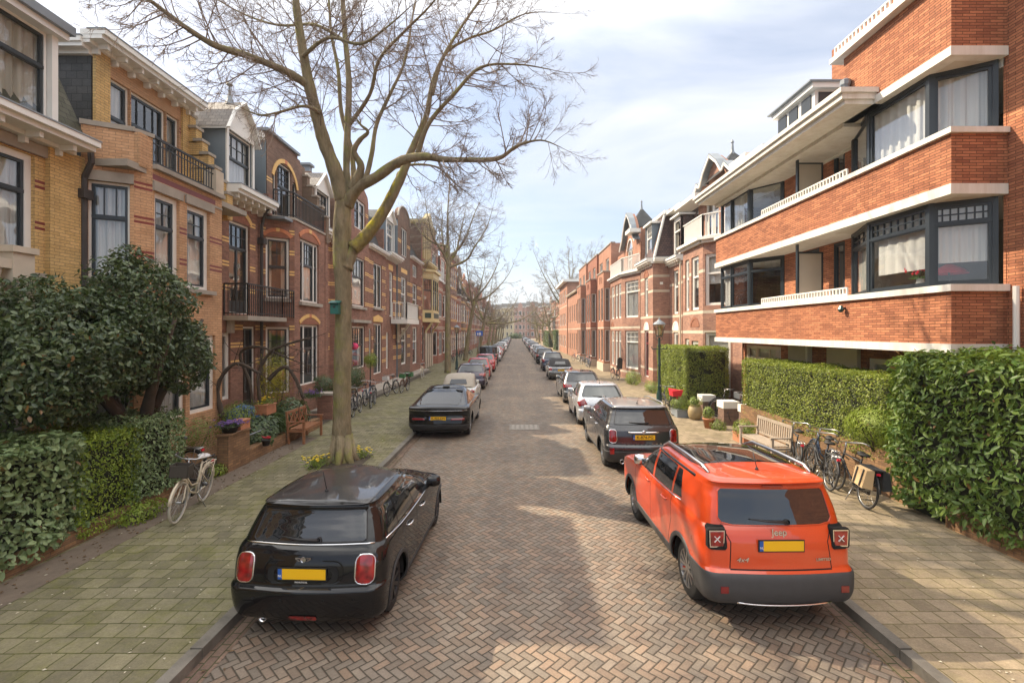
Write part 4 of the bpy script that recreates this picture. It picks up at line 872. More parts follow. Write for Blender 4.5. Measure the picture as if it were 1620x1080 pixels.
h.p('cornice').box(8.5,9.4,23.3,26.2,9.75,9.95,'white'); h.p('cornice').box(8.7,9.5,18.6,20,9.9,10.15,'white')
h.p('roof').poly([(9.4,26.0,7.5),(9.4,24.6,7.5),(10.4,24.6,10.3),(10.4,26.0,10.3)][::-1],'slate_p'); h.p('roof').box(10.3,14,18.6,26,10.1,10.3,'zinc'); h.w.box(9.5,14,18.62,18.8,0,9.9,'pinkd')
h.p('roof').bar((9.35,24.5,7.5),(10.3,24.5,10.3),.18,.12,'white'); h.p('drainpipe').tube([(8.95,25.2,7.3),(8.95,25.2,.1)],.05,8,'cream')
h.wall((9.2,27.0),(9.2,25.2),0,7.3,[(.35,4.35,.9,2.5,dict(ww)),(.35,.7,.9,2.6,dict(ww,door=True))],'pinkd',bnd(3.25,4.15,6.0)); h.arch((9.2,27.0),(9.2,25.2),.3,1.3,3.4,.4,.12,('white','white'),'white'); h.arch((9.2,27.0),(9.2,25.2),.3,1.3,6.87,.4,.12,('tymp','tymp'))
h.done()
# ---------------------------------------------------------------- R2
h=House('brick_house','diamond-patterned brick house with plum tiled mansard and white dormers, between the two spires',(10,29.5,0))
A,B=(9.2,29.3),(9.2,27.0)
h.wall(A,B,0,7.3,[(.7,4.35,.85,2.5,ww),(.7,.7,.85,2.6,ww)],'pinkd',bnd(3.25,4.15,6.0)); h.arch(A,B,.65,1.6,3.4,.42,.12,('white','white'),'white')
h.wall((8.2,29.3),(9.2,29.3),0,7.45,[],'pinkd',bnd(1.0,3.25,4.15,5.7,6.6)); 
A2,B2=(8.2,32.2),(8.2,29.3)
h.wall(A2,B2,0,7.45,[(1.0,4.3,.8,2.4,dict(wg,top=(2,3))),(1.0,.5,.95,2.9,dict(f='white',s='red_paint',c=.08,t=.72,top=(2,2),door=True,cur=None))],'pinkd',bnd(1.0,3.25,4.15,5.7,6.6))
h.arch(A2,B2,.95,1.85,6.72,.35,.13,('tymp','tymp')); h.arch(A2,B2,.95,2.0,3.42,.42,.1,('white','white'),'white')
h.p('plaque').box(8.62,8.8,29.27,29.3,6.15,6.3,'white')
h.cornice((9.2,29.3),(9.2,27.0),7.3,.3,.4,'white',7,0); h.cornice((8.2,32.2),(8.2,29.3),7.45,.3,.4,'white',6,0); h.cornice((8.2,29.3),(9.2,29.3),7.45,.3,.35,'white',0,0)
b=h.p('roof'); b.poly([(8.5,32.0,7.7),(9.3,32.0,10.3),(9.3,27.0,10.3),(9.2,27.0,7.5),(8.5,29.4,7.7)],'slate_p') if False else None
b.poly([(8.3,29.35,7.75),(9.6,29.35,7.75),(9.6,29.6,10.4),(9.0,29.6,10.4)],'slate_p'); b.poly([(8.3,32.2,7.75),(8.3,29.35,7.75),(9.0,29.6,10.4),(9.0,32.2,10.4)],'slate_p'); b.poly([(9.3,29.4,7.6),(9.3,27.0,7.6),(10.2,27.0,10.4),(10.2,29.4,10.4)],'slate_p')
b.box(9.0,14,26.9,32.2,10.3,10.45,'white'); b.box(8.85,9.3,29.5,32.2,10.4,10.55,'white'); b.bar((8.28,29.32,7.75),(8.98,29.55,10.4),.22,.1,'white'); b.box(8.9,14,29.3,29.5,10.38,10.6,'white')
b=h.p('dormer'); b.box(9.25,10.4,27.5,27.56,7.6,9.9,'slate_p'); b.box(9.25,10.4,28.74,28.8,7.6,9.9,'slate_p'); b.box(9.1,10.6,27.35,28.95,9.9,10.0,'white'); b.box(10.3,10.4,27.5,28.8,7.6,9.9,'room'); win(h.e,9.22,28.8,7.65,R(-90),1.3,2.2,f='white',s='white',c=.14,t=.66,top=(1,1),cur='drape')
b=h.p('dormer#2'); b.box(8.4,10.0,30.2,30.26,7.7,10.0,'bluegrey'); b.box(8.25,10.0,30.05,31.8,10.0,10.12,'white'); b.box(8.38,9.0,31.6,31.66,7.7,10,'bluegrey'); b.box(9.0,9.1,30.2,31.6,7.7,10,'room'); win(h.e,8.38,31.6,7.75,R(-90),1.35,2.2,f='white',s='white',c=.1,t=.66,cur='drape')
h.p('chimney').box(9.6,10.1,30.6,31.2,10.4,11.0,'pinkd'); h.p('drainpipe').tube([(9.1,27.1,7.3),(9.1,27.1,.1)],.05,8,'cream')
h.done()
# ---------------------------------------------------------------- R3
h=House('brick_house','mottled brick house with white railed roof balcony and smaller spired gable, right row',(9,36,0))
bp=[(8.2,39.6),(7.5,38.8),(7.5,34.7),(8.2,32.3)]
for i in range(3):
    d=math.dist(bp[i],bp[i+1])
    if i==1: o_=[(u,z,1.0,hh,wg) for u in (.35,1.75,2.9) for z,hh in ((4.3,2.5),(.8,2.6))]
    elif i==2: o_=[(.5,4.3,1.75,2.5,wg),(.5,.8,1.75,2.6,wg)]
    else: o_=[]
    h.wall(bp[i],bp[i+1],0,7.2,o_,'pinkd',bnd(3.55,6.0,.5))
cplan(h,bp,7.2,7.45,o=.25); h.p('cornice').poly([(p[0],p[1],7.4) for p in bp][::-1],'zinc')
h.rail([(7.52,38.8),(7.52,34.7),(8.2,32.4)],7.45,1.05,.14,'white',True); h.arch(bp[1],bp[2],.4,1.3,6.9-3.2,.3,.1,('tymp','tymp'))
h.wall((8.2,39.6),(8.2,32.2),7.3,9.3,[(3.6,7.5,1.6,1.75,dict(f='white',s='white',c=.09,t=.6,top=(3,1),mull=(.5,),cur=None)),(.9,7.6,1.5,1.3,dict(f='white',s='darkf',c=.08,t=None,cur=None))],'pink')
h.arch((8.2,39.6),(8.2,32.2),3.6,5.2,9.2,.7,.1,('white','white'),'glass')
gable_house(h,8.2,32.5,37.2,9.3,11.7,'pink',sp=.8); h.p('cornice').box(7.5,8.3,32.3,33.6,9.9,10.15,'white'); h.p('roof').box(9,14,32.2,39.6,9.3,9.5,'zinc'); h.w.box(8.25,14,32.22,32.4,7.3,10.2,'pink')
h.done()
# ---------------------------------------------------------------- R4: three flat-topped houses, then lower one, then R5
def flat_house(name,label,X,Y0,Y1,ht,m,seed,det=1):
    h=House(name,label,(X+1.5,(Y0+Y1)/2,0),group='flat topped houses of the right row'); A,B=(X,Y1),(X,Y0); Ln=Y1-Y0
    st_=dict(f='white',s='darkf',c=.08,t=.72,top=(2,1),cur=None)
    o=[(.4,z,.9,hh,st_) for z,hh in ((.8,2.6),(4.2,2.7))]+[(1.6,.3,1.0,3.1,dict(st_,door=True)),(1.6,4.2,.9,2.7,st_),(.6,8.2,1.5,1.3,dict(f='white',s='white',c=.07,t=None,low=(2,1),cur=None)),(3.6,8.2,1.5,1.3,dict(f='white',s='white',c=.07,t=None,low=(2,1),cur=None))]
    h.wall(A,B,0,ht,o,m,[(3.6,.1,'stone_l'),(7.3,.1,'stone_l')],det=det)
    bp=[(X,Y0+3.2),(X-.6,Y0+3.2),(X-.6,Y0+.3),(X,Y0+.3)]
    h.wall(bp[0],bp[1],0,8.2,[],m,det=det); h.wall(bp[1],bp[2],0,8.2,[(.3,z,.9,hh,st_) for z,hh in ((.9,2.6),(4.2,2.7))]+[(1.7,z,.9,hh,st_) for z,hh in ((.9,2.6),(4.2,2.7))]+[(.9,7.35,.3,.55,dict(f='red',s='red',c=.03,t=None,cur=None)),(1.6,7.35,.3,.55,dict(f='red',s='red',c=.03,t=None,cur=None))],m,[(3.6,.1,'stone_l')],det=det)
    h.wall(bp[2],bp[3],0,8.2,[(.1,4.2,.42,2.7,st_),(.1,.9,.42,2.6,st_)],m,[(3.6,.1,'stone_l')],det=det)
    h.p('coping').box(X-.66,X+.1,Y0+.25,Y0+3.25,8.2,8.3,'stone'); h.p('coping').ob(A,B,-.3,.07,ht,ht+.1,'stone')
    h.p('plinth').box(X-.66,X-.0,Y0+.24,Y0+3.26,.05,.75,'stone_l'); h.p('roof').box(X+.25,X+7,Y0+.02,Y1-.02,ht-.3,ht-.2,'zinc')
    h.w.box(X+.02,X+7,Y0+.01,Y0+.2,0,ht,m); h.w.box(X+.02,X+7,Y1-.2,Y1-.01,0,ht,m); h.w.box(X-.05,X+.02,Y0,Y0+.25,0,ht+.05,m); h.done()
for k,(a,e,m,lb) in enumerate(((39.6,45.8,'pink','first pinkish flat topped house beyond the smaller spired gable'),(45.8,52.0,'red','middle red flat topped house with projecting brick bay'),(52.0,58.2,'pink','last pinkish flat topped house of the tall group'))): flat_house('terraced_house',lb,7.75-.12*k,a,e,10.5,m,k)
h=House('brick_house','low brick house with white cornice between flat topped row and white roofed block',(8.5,63,0)); h.wall((7.4,69.6),(7.4,58.2),0,8.3,[(1+2.1*k,z,.9,2.1,dict(f='white',s='darkf',c=.08,t=.7,cur=None)) for k in range(5) for z in (1.0,4.6)],'pink',[(3.6,.1,'stone_l')],det=1); h.cornice((7.4,69.6),(7.4,58.2),8.1,.25,.3,'stone_l'); h.p('roof').box(7.4,14,58.3,69.6,8.0,8.1,'zinc'); h.done()
h=House('brick_block','square brick block with overhanging white flat roof, far in right row',(8.5,74,0)); h.wall((7.3,82),(7.3,69.8),0,10.4,[(1+2.6*k,z,1.5,1.8,dict(f='white',s='white',c=.1,t=.6,cur=None)) for k in range(4) for z in (1.0,4.2,7.6)],'pink',[(3.6,.12,'stone_l'),(7.0,.12,'stone_l')],det=1); h.wall((7.3,69.8),(12,69.8),0,10.4,[],'pink'); h.p('roof').box(6.7,12.5,69.3,82.5,10.4,10.75,'white'); h.done()
y=96.; i=0; q=random.Random(15)
while y<205:
    wd=q.uniform(6,7); m=['pink','red','brown2','pink','dusky'][i%5]; k=['cornice','flat','step','cornice','curve'][i%5]
    row_house('terraced_house','%s house with %s, %s of the far right row behind bare trees'%(COLS[m],KN[k],ordn[i]),1,9.0,y,y+wd,q.uniform(9.5,11.5),m,k,100+i,det=0,bk='stone_l',group='houses of the far right row'); y+=wd; i+=1
# far end: row across the end of the street
M['ypaint']=plain('yellow_painted_wall',(.55,.46,.27),.8,.1); M['pinkp']=plain('pink_brick_far',(.42,.24,.19),.85,.15)
q=random.Random(4)
for i,(x0,x1,m,ht,lb) in enumerate(((-40,-28,'red',13.5,'red brick building left of the yellow one across the far end'),(-28,-15,'pinkp',15,'pink brick building beside the yellow one across the far end'),(-15,-7.2,'ypaint',14.5,'left part of the yellow painted buildings closing the street'),(-7.2,-.8,'ypaint',15.0,'right part of the yellow painted buildings closing the street'),(-.8,5.2,'pinkp',15.4,'pink gabled house right of the yellow ones closing the street'),(5.2,11,'red',15.9,'red gabled house closing the street, right of the pink one'),(11,17,'pinkp',15.4,'pink house closing the street at far right'),(17,40,'red',14,'long red brick building at the right end of the cross street'))):
    h=House('far_building',lb,((x0+x1)/2,244,0),'building'); Ln=x1-x0; n=int(Ln/1.9)
    h.wall((x0,242),(x1,242),0,ht,[(.5+k*(Ln-.4)/n,z,1.0,2.1,dict(f='white',s='darkf',c=.12,t=.6,top=(1,1),cur=None)) for k in range(n) for z in (.9,4.4,7.9,11.0)],m,[(3.6,.2,'stone_l'),(7.2,.2,'stone_l')],det=0)
    h.cornice((x0,242),(x1,242),ht-.3,.5,.5,'white',0); h.p('roof').poly([(x0,242,ht+.1),(x1,242,ht+.1),(x1,245,ht+2.2),(x0,245,ht+2.2)],'slate')
    if m!='ypaint':
        for k in range(max(1,int(Ln/6))):
            c_=x0+3+6*k; h.w.box(c_-1.1,c_+1.1,241.2,242,0,ht+.4,m); h.p('gable').prism([(0,ht+.4),(2.2,ht+.4),(2.2,ht+1),(1.1,ht+2.3),(0,ht+1)],(c_-1.1,241.2),(c_+1.1,241.2),-.3,0,m)
            for z in (1,4.4,7.9,11.2): h.p('window#%g%g'%(z,c_)).box(c_-.7,c_+.7,241.12,241.2,z,z+2.1,'white'); h.p('window#%g%g'%(z,c_)).box(c_-.58,c_+.58,241.08,241.12,z+.12,z+1.98,'darkf')
    h.done()
# ---------------------------------------------------------------- vehicles
def paint(name,col,metal=0.0,rough=.28,fl=.0,coat=1.0):
    m,t,b=newmat(name); setp(b,col,rough,metal,.5,coat)
    n=nz(t,160,2,.5); b.inputs['Coat Roughness'].default_value=.025
    c=mixc(t,ramp(t,n,.35,.7),tuple(x*.93 for x in col),tuple(min(1,x*1.06+.001) for x in col)); t.links.new(c,b.inputs['Base Color'])
    d=ramp(t,nz(t,1.2,3,.5),.35,.8,(rough*.9,)*3,(min(1,rough*1.2),)*3); t.links.new(d,b.inputs['Roughness'])
    return m
def cmat(name,col,rough=.4,metal=0,spec=.5,coat=0,emit=None):
    m,t,b=newmat(name); setp(b,col,rough,metal,spec,coat); return m
K={}
K['gloss_black']=paint('black_car_paint',(.003,.0035,.005),0,.6); K['gloss_black'].node_tree.nodes['Principled BSDF'].inputs['Specular IOR Level'].default_value=.05; K['roofglass']=cmat('black_roof_glass',(.006,.007,.009),.03,0,.35,.2); K['anth']=paint('dark_grey_car_paint',(.026,.028,.033),.3); K['orange']=paint('orange_red_car_paint',(.62,.060,.008),0,.3)
K['silver']=paint('silver_car_paint',(.55,.57,.60),.45); K['greyp']=paint('grey_car_paint',(.13,.135,.14),.5); K['greylt']=paint('light_grey_roof',(.34,.33,.33),.5,.3); K['cream']=paint('cream_car_paint',(.46,.45,.41)); K['redp']=paint('red_car_paint',(.42,.02,.03))
K['plum']=paint('dark_purple_car_paint',(.04,.028,.05),.3); K['navy']=paint('navy_car_paint',(.015,.025,.055),.2); K['whitep']=paint('white_car_paint',(.72,.72,.72)); K['bluegrey']=paint('blue_grey_car_paint',(.22,.27,.33),.4)
K['roofblk']=paint('dusty_dark_roof_paint',(.012,.012,.013),.0,.35)
_t=K['roofblk'].node_tree; _t.links.new(mixc(_t,ramp(_t,nz(_t,70,3,.8),.56,.66),(.006,.006,.007),(.11,.105,.10)),_t.nodes['Principled BSDF'].inputs['Base Color'])
K['glass']=cmat('dark_car_glass',(.012,.014,.016),.02,0,.85,.6); K['clearglass']=cmat('tinted_car_glass',(.05,.06,.06),.02,0,.9,.6)
K['trim']=plain('black_plastic_trim',(.03,.03,.032),.6,.15,scale=9); K['gtrim']=plain('grey_plastic_cladding',(.050,.051,.054),.6,.15,scale=9); K['chrome']=cmat('chrome_trim',(.75,.75,.76),.12,1); K['brush']=cmat('satin_aluminium',(.62,.62,.62),.3,1)
K['tyre']=plain('tyre_rubber',(.022,.022,.022),.85,.2,scale=20); K['rimdark']=cmat('dark_alloy',(.045,.045,.05),.3,.7); K['rim']=cmat('silver_alloy',(.42,.42,.42),.3,.9); K['lamp']=cmat('red_tail_lamp_lens',(.42,.006,.010),.08,0,.6,1)
_t=K['lamp'].node_tree; _v=nz(_t,14,1,.3); _t.links.new(mixc(_t,ramp(_t,_v,.3,.7),(.13,.002,.004),(.36,.006,.009)),_t.nodes['Principled BSDF'].inputs['Base Color']); K['lampdark']=cmat('dark_red_lens',(.20,.006,.01),.1,0,.6,1)
K['lampwhite']=cmat('clear_lens',(.75,.70,.70),.1,0,.6,1); K['plate']=cmat('yellow_plate',(.86,.50,.01),.45); K['plateblue']=cmat('blue_plate_band',(.02,.10,.40),.45); K['ink']=cmat('black_lettering',(.012,.012,.012),.5); K['gap']=cmat('panel_gap',(.004,.004,.004),.9); K['under']=cmat('underbody',(.008,.008,.008),.95)
K['softtop']=plain('beige_soft_top',(.34,.30,.25),.9,.12,scale=8); K['softblk']=plain('black_soft_top',(.03,.03,.032),.9,.12); K['pinklens']=cmat('pink_reflector',(.7,.18,.22),.2)
def kb(b,name,parent,smooth=False):
    keys=[];idx=[]
    for k in b.m:
        if k not in keys: keys.append(k)
        idx.append(keys.index(k))
    b.m=idx; me=bpy.data.meshes.new(name); me.from_pydata([tuple(v) for v in b.v],[],b.f)
    for k in keys: me.materials.append(K[k])
    me.polygons.foreach_set('material_index',b.m)
    if smooth: me.polygons.foreach_set('use_smooth',[True]*len(b.f))
    me.update(); o=bpy.data.objects.new(name,me); C.objects.link(o); o.parent=parent; return o
def text_mesh(s,size,mat,loc,rot,parent,name='lettering',ext=.001,sx=1.0,shear=0,align='CENTER'):
    cu=bpy.data.curves.new(name,'FONT'); cu.body=s; cu.size=size; cu.extrude=ext; cu.align_x=align; cu.align_y='CENTER'; cu.shear=shear; cu.resolution_u=3; cu.offset=size*.012
    o=bpy.data.objects.new(name,cu); C.objects.link(o); dg=bpy.context.evaluated_depsgraph_get(); dg.update()
    me=bpy.data.meshes.new_from_object(o.evaluated_get(dg)); bpy.data.objects.remove(o); bpy.data.curves.remove(cu)
    me.materials.clear(); me.materials.append(mat); ob=bpy.data.objects.new(name,me); C.objects.link(ob); ob.location=loc; ob.rotation_euler=rot; ob.scale=(sx,1,1); ob.parent=parent; return ob
def shell(keys,crown=.03,rc=.22,fc=.5,rb=.08,fb=.18,sub=6,K_=24,sideb=.012):
    """stack of plan contours (z, yr, yf, hw[, rearBow]); returns a bmesh"""
    rows=[]
    n=len(keys)
    def cr(p0,p1,p2,p3,t): return .5*((2*p1)+(-p0+p2)*t+(2*p0-5*p1+4*p2-p3)*t*t+(-p0+3*p1-3*p2+p3)*t**3)
    for i in range(n-1):
        k0,k1,k2,k3=keys[max(i-1,0)],keys[i],keys[i+1],keys[min(i+2,n-1)]
        for s in range(sub):
            t=s/sub; v=[]
            for c in range(4):
                a=cr(k0[c],k1[c],k2[c],k3[c],t); lo,hi=min(k1[c],k2[c]),max(k1[c],k2[c]); v.append(min(max(a,lo-.012),hi+.012) if c else k1[0]+(k2[0]-k1[0])*t)
            rows.append(v)
    rows.append(list(keys[-1][:4]))
    def ring(z,yr,yf,hw,sc=1.0,dz=0):
        pts=[]; ym=(yr+yf)/2; Ls=yf-yr; rcc=min(rc,hw*.8); fcc=min(fc,Ls*.35)
        half=[]
        # rear centre -> rear corner -> side -> front corner -> front centre (right side)
        for k in range(K_//3): # rear edge
            x=(hw-rcc)*k/(K_//3); half.append((x,yr+rb*(x/hw)**2))
        y0=yr+rb*((hw-rcc)/hw)**2
        for k in range(8):
            a=(PI/2)*k/8; half.append((hw-rcc+rcc*math.sin(a)**.85 if a>0 else hw-rcc,y0+rcc*(1-math.cos(a)**.85)))
        ya=y0+rcc; yb_=yf-fb-fcc
        for k in range(K_):
            t=k/K_; half.append((hw+sideb*math.sin(PI*t),ya+(yb_-ya)*t))
        for k in range(8):
            a=(PI/2)*k/8; half.append((hw-rcc*1.3*(1-math.cos(a)),yb_+fcc*math.sin(a)))
        xe=hw-rcc*1.3; ye=yb_+fcc
        for k in range(K_//4+1):
            t=k/(K_//4); half.append((xe*(1-t),ye+fb*(1-(1-t)**2)))
        full=half+[(-x,y) for x,y in reversed(half[1:-1])]
        return [((x*sc),(ym+(y-ym)*sc),z+dz) for x,y in full]
    bm=bmesh.new(); prev=None; first=None; NN=0
    allr=[ring(*r) for r in rows]; zt,yr,yf,hw=rows[-1]
    for q_ in (.93,.84,.7,.5,.28): allr.append(ring(zt,yr,yf,hw,q_,crown*(1-q_**2.2)))
    for rg in allr:
        vs=[bm.verts.new(p) for p in rg]
        if prev:
            m=len(vs)
            for k in range(m):
                k2=(k+1)%m; bm.faces.new((prev[k],prev[k2],vs[k2],vs[k]))
        else: first=vs
        prev=vs
    bm.faces.new(prev); bm.faces.new(list(reversed(first)))
    bm.normal_update(); bm.faces.layers.int.new('rid'); return bm
def cut(bm,poly,proj,rid,cond=None,over=False):
    """cut convex polygon (2-D, CCW or CW) into the shell along proj axis; tag faces inside with rid"""
    lay=bm.faces.layers.int['rid']
    if proj=='x': ax=Vector((1,0,0)); f2=lambda p:(p.y,p.z); to3=lambda q:Vector((0,q[0],q[1]))
    elif proj=='y': ax=Vector((0,1,0)); f2=lambda p:(p.x,p.z); to3=lambda q:Vector((q[0],0,q[1]))
    else: ax=Vector((0,0,1)); f2=lambda p:(p.x,p.y); to3=lambda q:Vector((q[0],q[1],0))
    xs=[q[0] for q in poly]; ys=[q[1] for q in poly]; bx=(min(xs)-.01,max(xs)+.01,min(ys)-.01,max(ys)+.01)
    def near(f):
        if cond and not cond(f): return False
        ps=[f2(v.co) for v in f.verts]; return max(p[0] for p in ps)>bx[0] and min(p[0] for p in ps)<bx[1] and max(p[1] for p in ps)>bx[2] and min(p[1] for p in ps)<bx[3]
    n=len(poly); area=sum(poly[i][0]*poly[(i+1)%n][1]-poly[(i+1)%n][0]*poly[i][1] for i in range(n)); sg=1 if area>0 else -1
    pl=[]
    for i in range(n):
        a,b=to3(poly[i]),to3(poly[(i+1)%n]); nn=(b-a).cross(ax); 
        if nn.length<1e-9: continue
        pl.append((a,nn.normalized()))
    cen=to3((sum(xs)/n,sum(ys)/n))
    pl=[(a,nn if (cen-a).dot(nn)<0 else -nn) for a,nn in pl]
    for a,nn in pl:
        fs=[f for f in bm.faces if near(f)]; es={e for f in fs for e in f.edges}; vs={v for f in fs for v in f.verts}
        bmesh.ops.bisect_plane(bm,geom=list(fs)+list(es)+list(vs),plane_co=a,plane_no=nn,dist=1e-5)
    for f in bm.faces:
        if (over or f[lay]==0) and near(f):
            c=f.calc_center_median(); 
            if all((c-a).dot(nn)<1e-5 for a,nn in pl): f[lay]=rid
    bm.normal_update()
def rr(cx,cz,w_,h_,r=.04,n=3,sk=0):
    p=[]
    for sx,sz,a0 in ((1,1,0),(-1,1,90),(-1,-1,180),(1,-1,270)):
        for k in range(n+1):
            a=R(a0+90*k/n); x=cx+sx*(w_/2-r)+r*math.cos(a); z=cz+sz*(h_/2-r)+r*math.sin(a); p.append((x+sk*(z-cz),z))
    return p
def mir(p): return [(-a,b) for a,b in reversed(p)]
back=lambda f: f.normal.y<-.12
sideF=lambda f: abs(f.normal.x)>.35
topF=lambda f: f.normal.z>.3
def circ(cy,cz,r,n=20,zmin=None): return [(cy+r*math.cos(2*PI*k/n),cz+r*math.sin(2*PI*k/n)) for k in range(n)]
def split(bm,rid,name,mat,parent,push=0,smooth=True,sep=None,ym=2.0):
    lay=bm.faces.layers.int['rid']; fs=[f for f in bm.faces if f[lay]==rid]
    if not fs: return None
    if sep:
        gr={}
        for f in fs:
            c=f.calc_center_median(); gr.setdefault((c.x>0,c.y>ym if sep=='xy' else 0),[]).append(f)
        for g_ in gr.values(): split2(bm,g_,name,mat,parent,push,smooth)
        return
    return split2(bm,fs,name,mat,parent,push,smooth)
def split2(bm,fs,name,mat,parent,push,smooth):
    vm={}; vs=[]; F_=[]
    for f in fs:
        idx=[]
        for v in f.verts:
            if v not in vm:
                vm[v]=len(vs); nn=Vector((0,0,0))
                for g in v.link_faces: nn+=g.normal
                vs.append(v.co+(nn.normalized()*push if nn.length>0 else nn))
            idx.append(vm[v])
        F_.append(idx)
    edges={}
    me=bpy.data.meshes.new(name)
    if push:
        # give pushed panels an edge back to the shell
        cnt={}
        for f in F_:
            for i in range(len(f)): 
                e=(f[i],f[(i+1)%len(f)]); cnt[e]=cnt.get(e,0)+1
        inv={i:v for v,i in vm.items()}; base={}
        for (a,b_) in [e for e in cnt if (e[1],e[0]) not in cnt]:
            for q_ in (a,b_):
                if q_ not in base: base[q_]=len(vs); vs.append(inv[q_].co-(vs[q_]-inv[q_].co)*.5)
            F_.append([b_,a,base[a],base[b_]])
    me.from_pydata([tuple(v) for v in vs],[],F_); me.materials.append(K[mat])
    if smooth: me.polygons.foreach_set('use_smooth',[True]*len(F_))
    me.update(); o=bpy.data.objects.new(name,me); C.objects.link(o); o.parent=parent
    return o
def boundary_tube(bm,rid,name,mat,parent,r=.008,n=5,side=None):
    lay=bm.faces.layers.int['rid']; b=MB()
    if side is None and name=='tail_light_surround':
        for s_ in (-1,1): boundary_tube(bm,rid,name,mat,parent,r,n,s_)
        return
    for e in bm.edges:
        if side and e.verts[0].co.x*side<0: continue
        if len(e.link_faces)==2:
            a,c=(f[lay]==rid for f in e.link_faces)
            if a!=c: 
                nn=(e.link_faces[0].normal+e.link_faces[1].normal).normalized()*r*.35
                p,q_=e.verts[0].co+nn,e.verts[1].co+nn; d=(q_-p); b.tube([p-d*.05,q_+d*.05],r,n,mat,False)
    if b.f: return kb(b,name,parent,True)
def wheel(root,x,y,r,w_=.20,rim='rim',sp=5,style='split',tm='tyre'):
    s=1 if x>0 else -1
    e=MB(); wo=w_/2
    e.lathe([(r*.66,-wo),(r*.9,-wo*.98),(r*.985,-wo*.8),(r,-wo*.4),(r,wo*.4),(r*.985,wo*.8),(r*.9,wo*.98),(r*.66,wo)],36,(0,0,0),'x',tm)
    w=kb(e,'wheel',root,True); w.location=(x-s*wo*0,y,r)
    b=MB(); xo=s*wo
    b.lathe([(r*.67,xo*1.0),(r*.64,xo*.95),(r*.61,xo*.5),(r*.60,0)],32,(0,0,0),'x',rim)
    b.lathe([(r*.6,xo*.1),(.001,xo*.1)],24,(0,0,0),'x','under')
    b.lathe([(r*.17,xo*.45),(r*.16,xo*.85),(r*.10,xo*.95),(.001,xo*.95)],16,(0,0,0),'x',rim)
    b.lathe([(r*.42,xo*.15),(r*.42,xo*.3),(.01,xo*.3)],20,(0,0,0),'x','brush')
    for k in range(sp):
        a=2*PI*k/sp+.3
        offs=(-.17,.17) if style=='split' else (0,)
        for o in offs:
            a0=a+o*.55; a1=a+o*(1.5 if style=='split' else 0); p=(xo*.78,math.cos(a0)*r*.14,math.sin(a0)*r*.14); q_=(xo*.88,math.cos(a1)*r*.635,math.sin(a1)*r*.635)
            b.bar(p,q_,r*(.085 if style=='split' else .15),r*.07,rim,up=(1,0,0))
    kb(b,'rim',w,False)
    return w
def plate(root,y,z,tilt=0,txt=None,w_=.52,h_=.11,x=0):
    p=empty('p',(0,0,0)); bpy.data.objects.remove(p)
    b=MB(); b.box(-w_/2-.012,w_/2+.012,0,.012,-h_/2-.012,h_/2+.012,'ink'); b.box(-w_/2+.045,w_/2,-.004,0,-h_/2,h_/2,'plate'); b.box(-w_/2,-w_/2+.045,-.0045,-.0005,-h_/2,h_/2,'plateblue')
    o=kb(b,'number_plate',root); o.location=(x,y,z); o.rotation_euler=(tilt,0,0)
    text_mesh('NL',.035,K['whitep'],(-w_/2+.023,-.006,-.02),(R(90),0,0),o,'country_letters')
    if txt: text_mesh(txt,.098,K['ink'],(.022,-.006,-.001),(R(90),0,0),o,'plate_letters',sx=1.0)
    return o
def base_body(root,bm,paintk,extra_mats={}):
    """remaining shell faces -> body with per-id materials"""
    lay=bm.faces.layers.int['rid']
    vs=[];vm={};F_=[];mi=[];keys=[paintk]
    for f in bm.faces:
        if f[lay]==0 or f[lay] in extra_mats:
            k=extra_mats.get(f[lay],paintk)
            if k is None: continue
            if k not in keys: keys.append(k)
            idx=[]
            for v in f.verts:
                if v not in vm: vm[v]=len(vs); vs.append(tuple(v.co))
                idx.append(vm[v])
            F_.append(idx); mi.append(keys.index(k))
    me=bpy.data.meshes.new('body'); me.from_pydata(vs,[],F_)
    for k in keys: me.materials.append(K[k])
    me.polygons.foreach_set('material_index',mi); me.polygons.foreach_set('use_smooth',[True]*len(F_)); me.update()
    o=bpy.data.objects.new('body',me); C.objects.link(o); o.parent=root; return o
def mirror_x(root_obj): pass
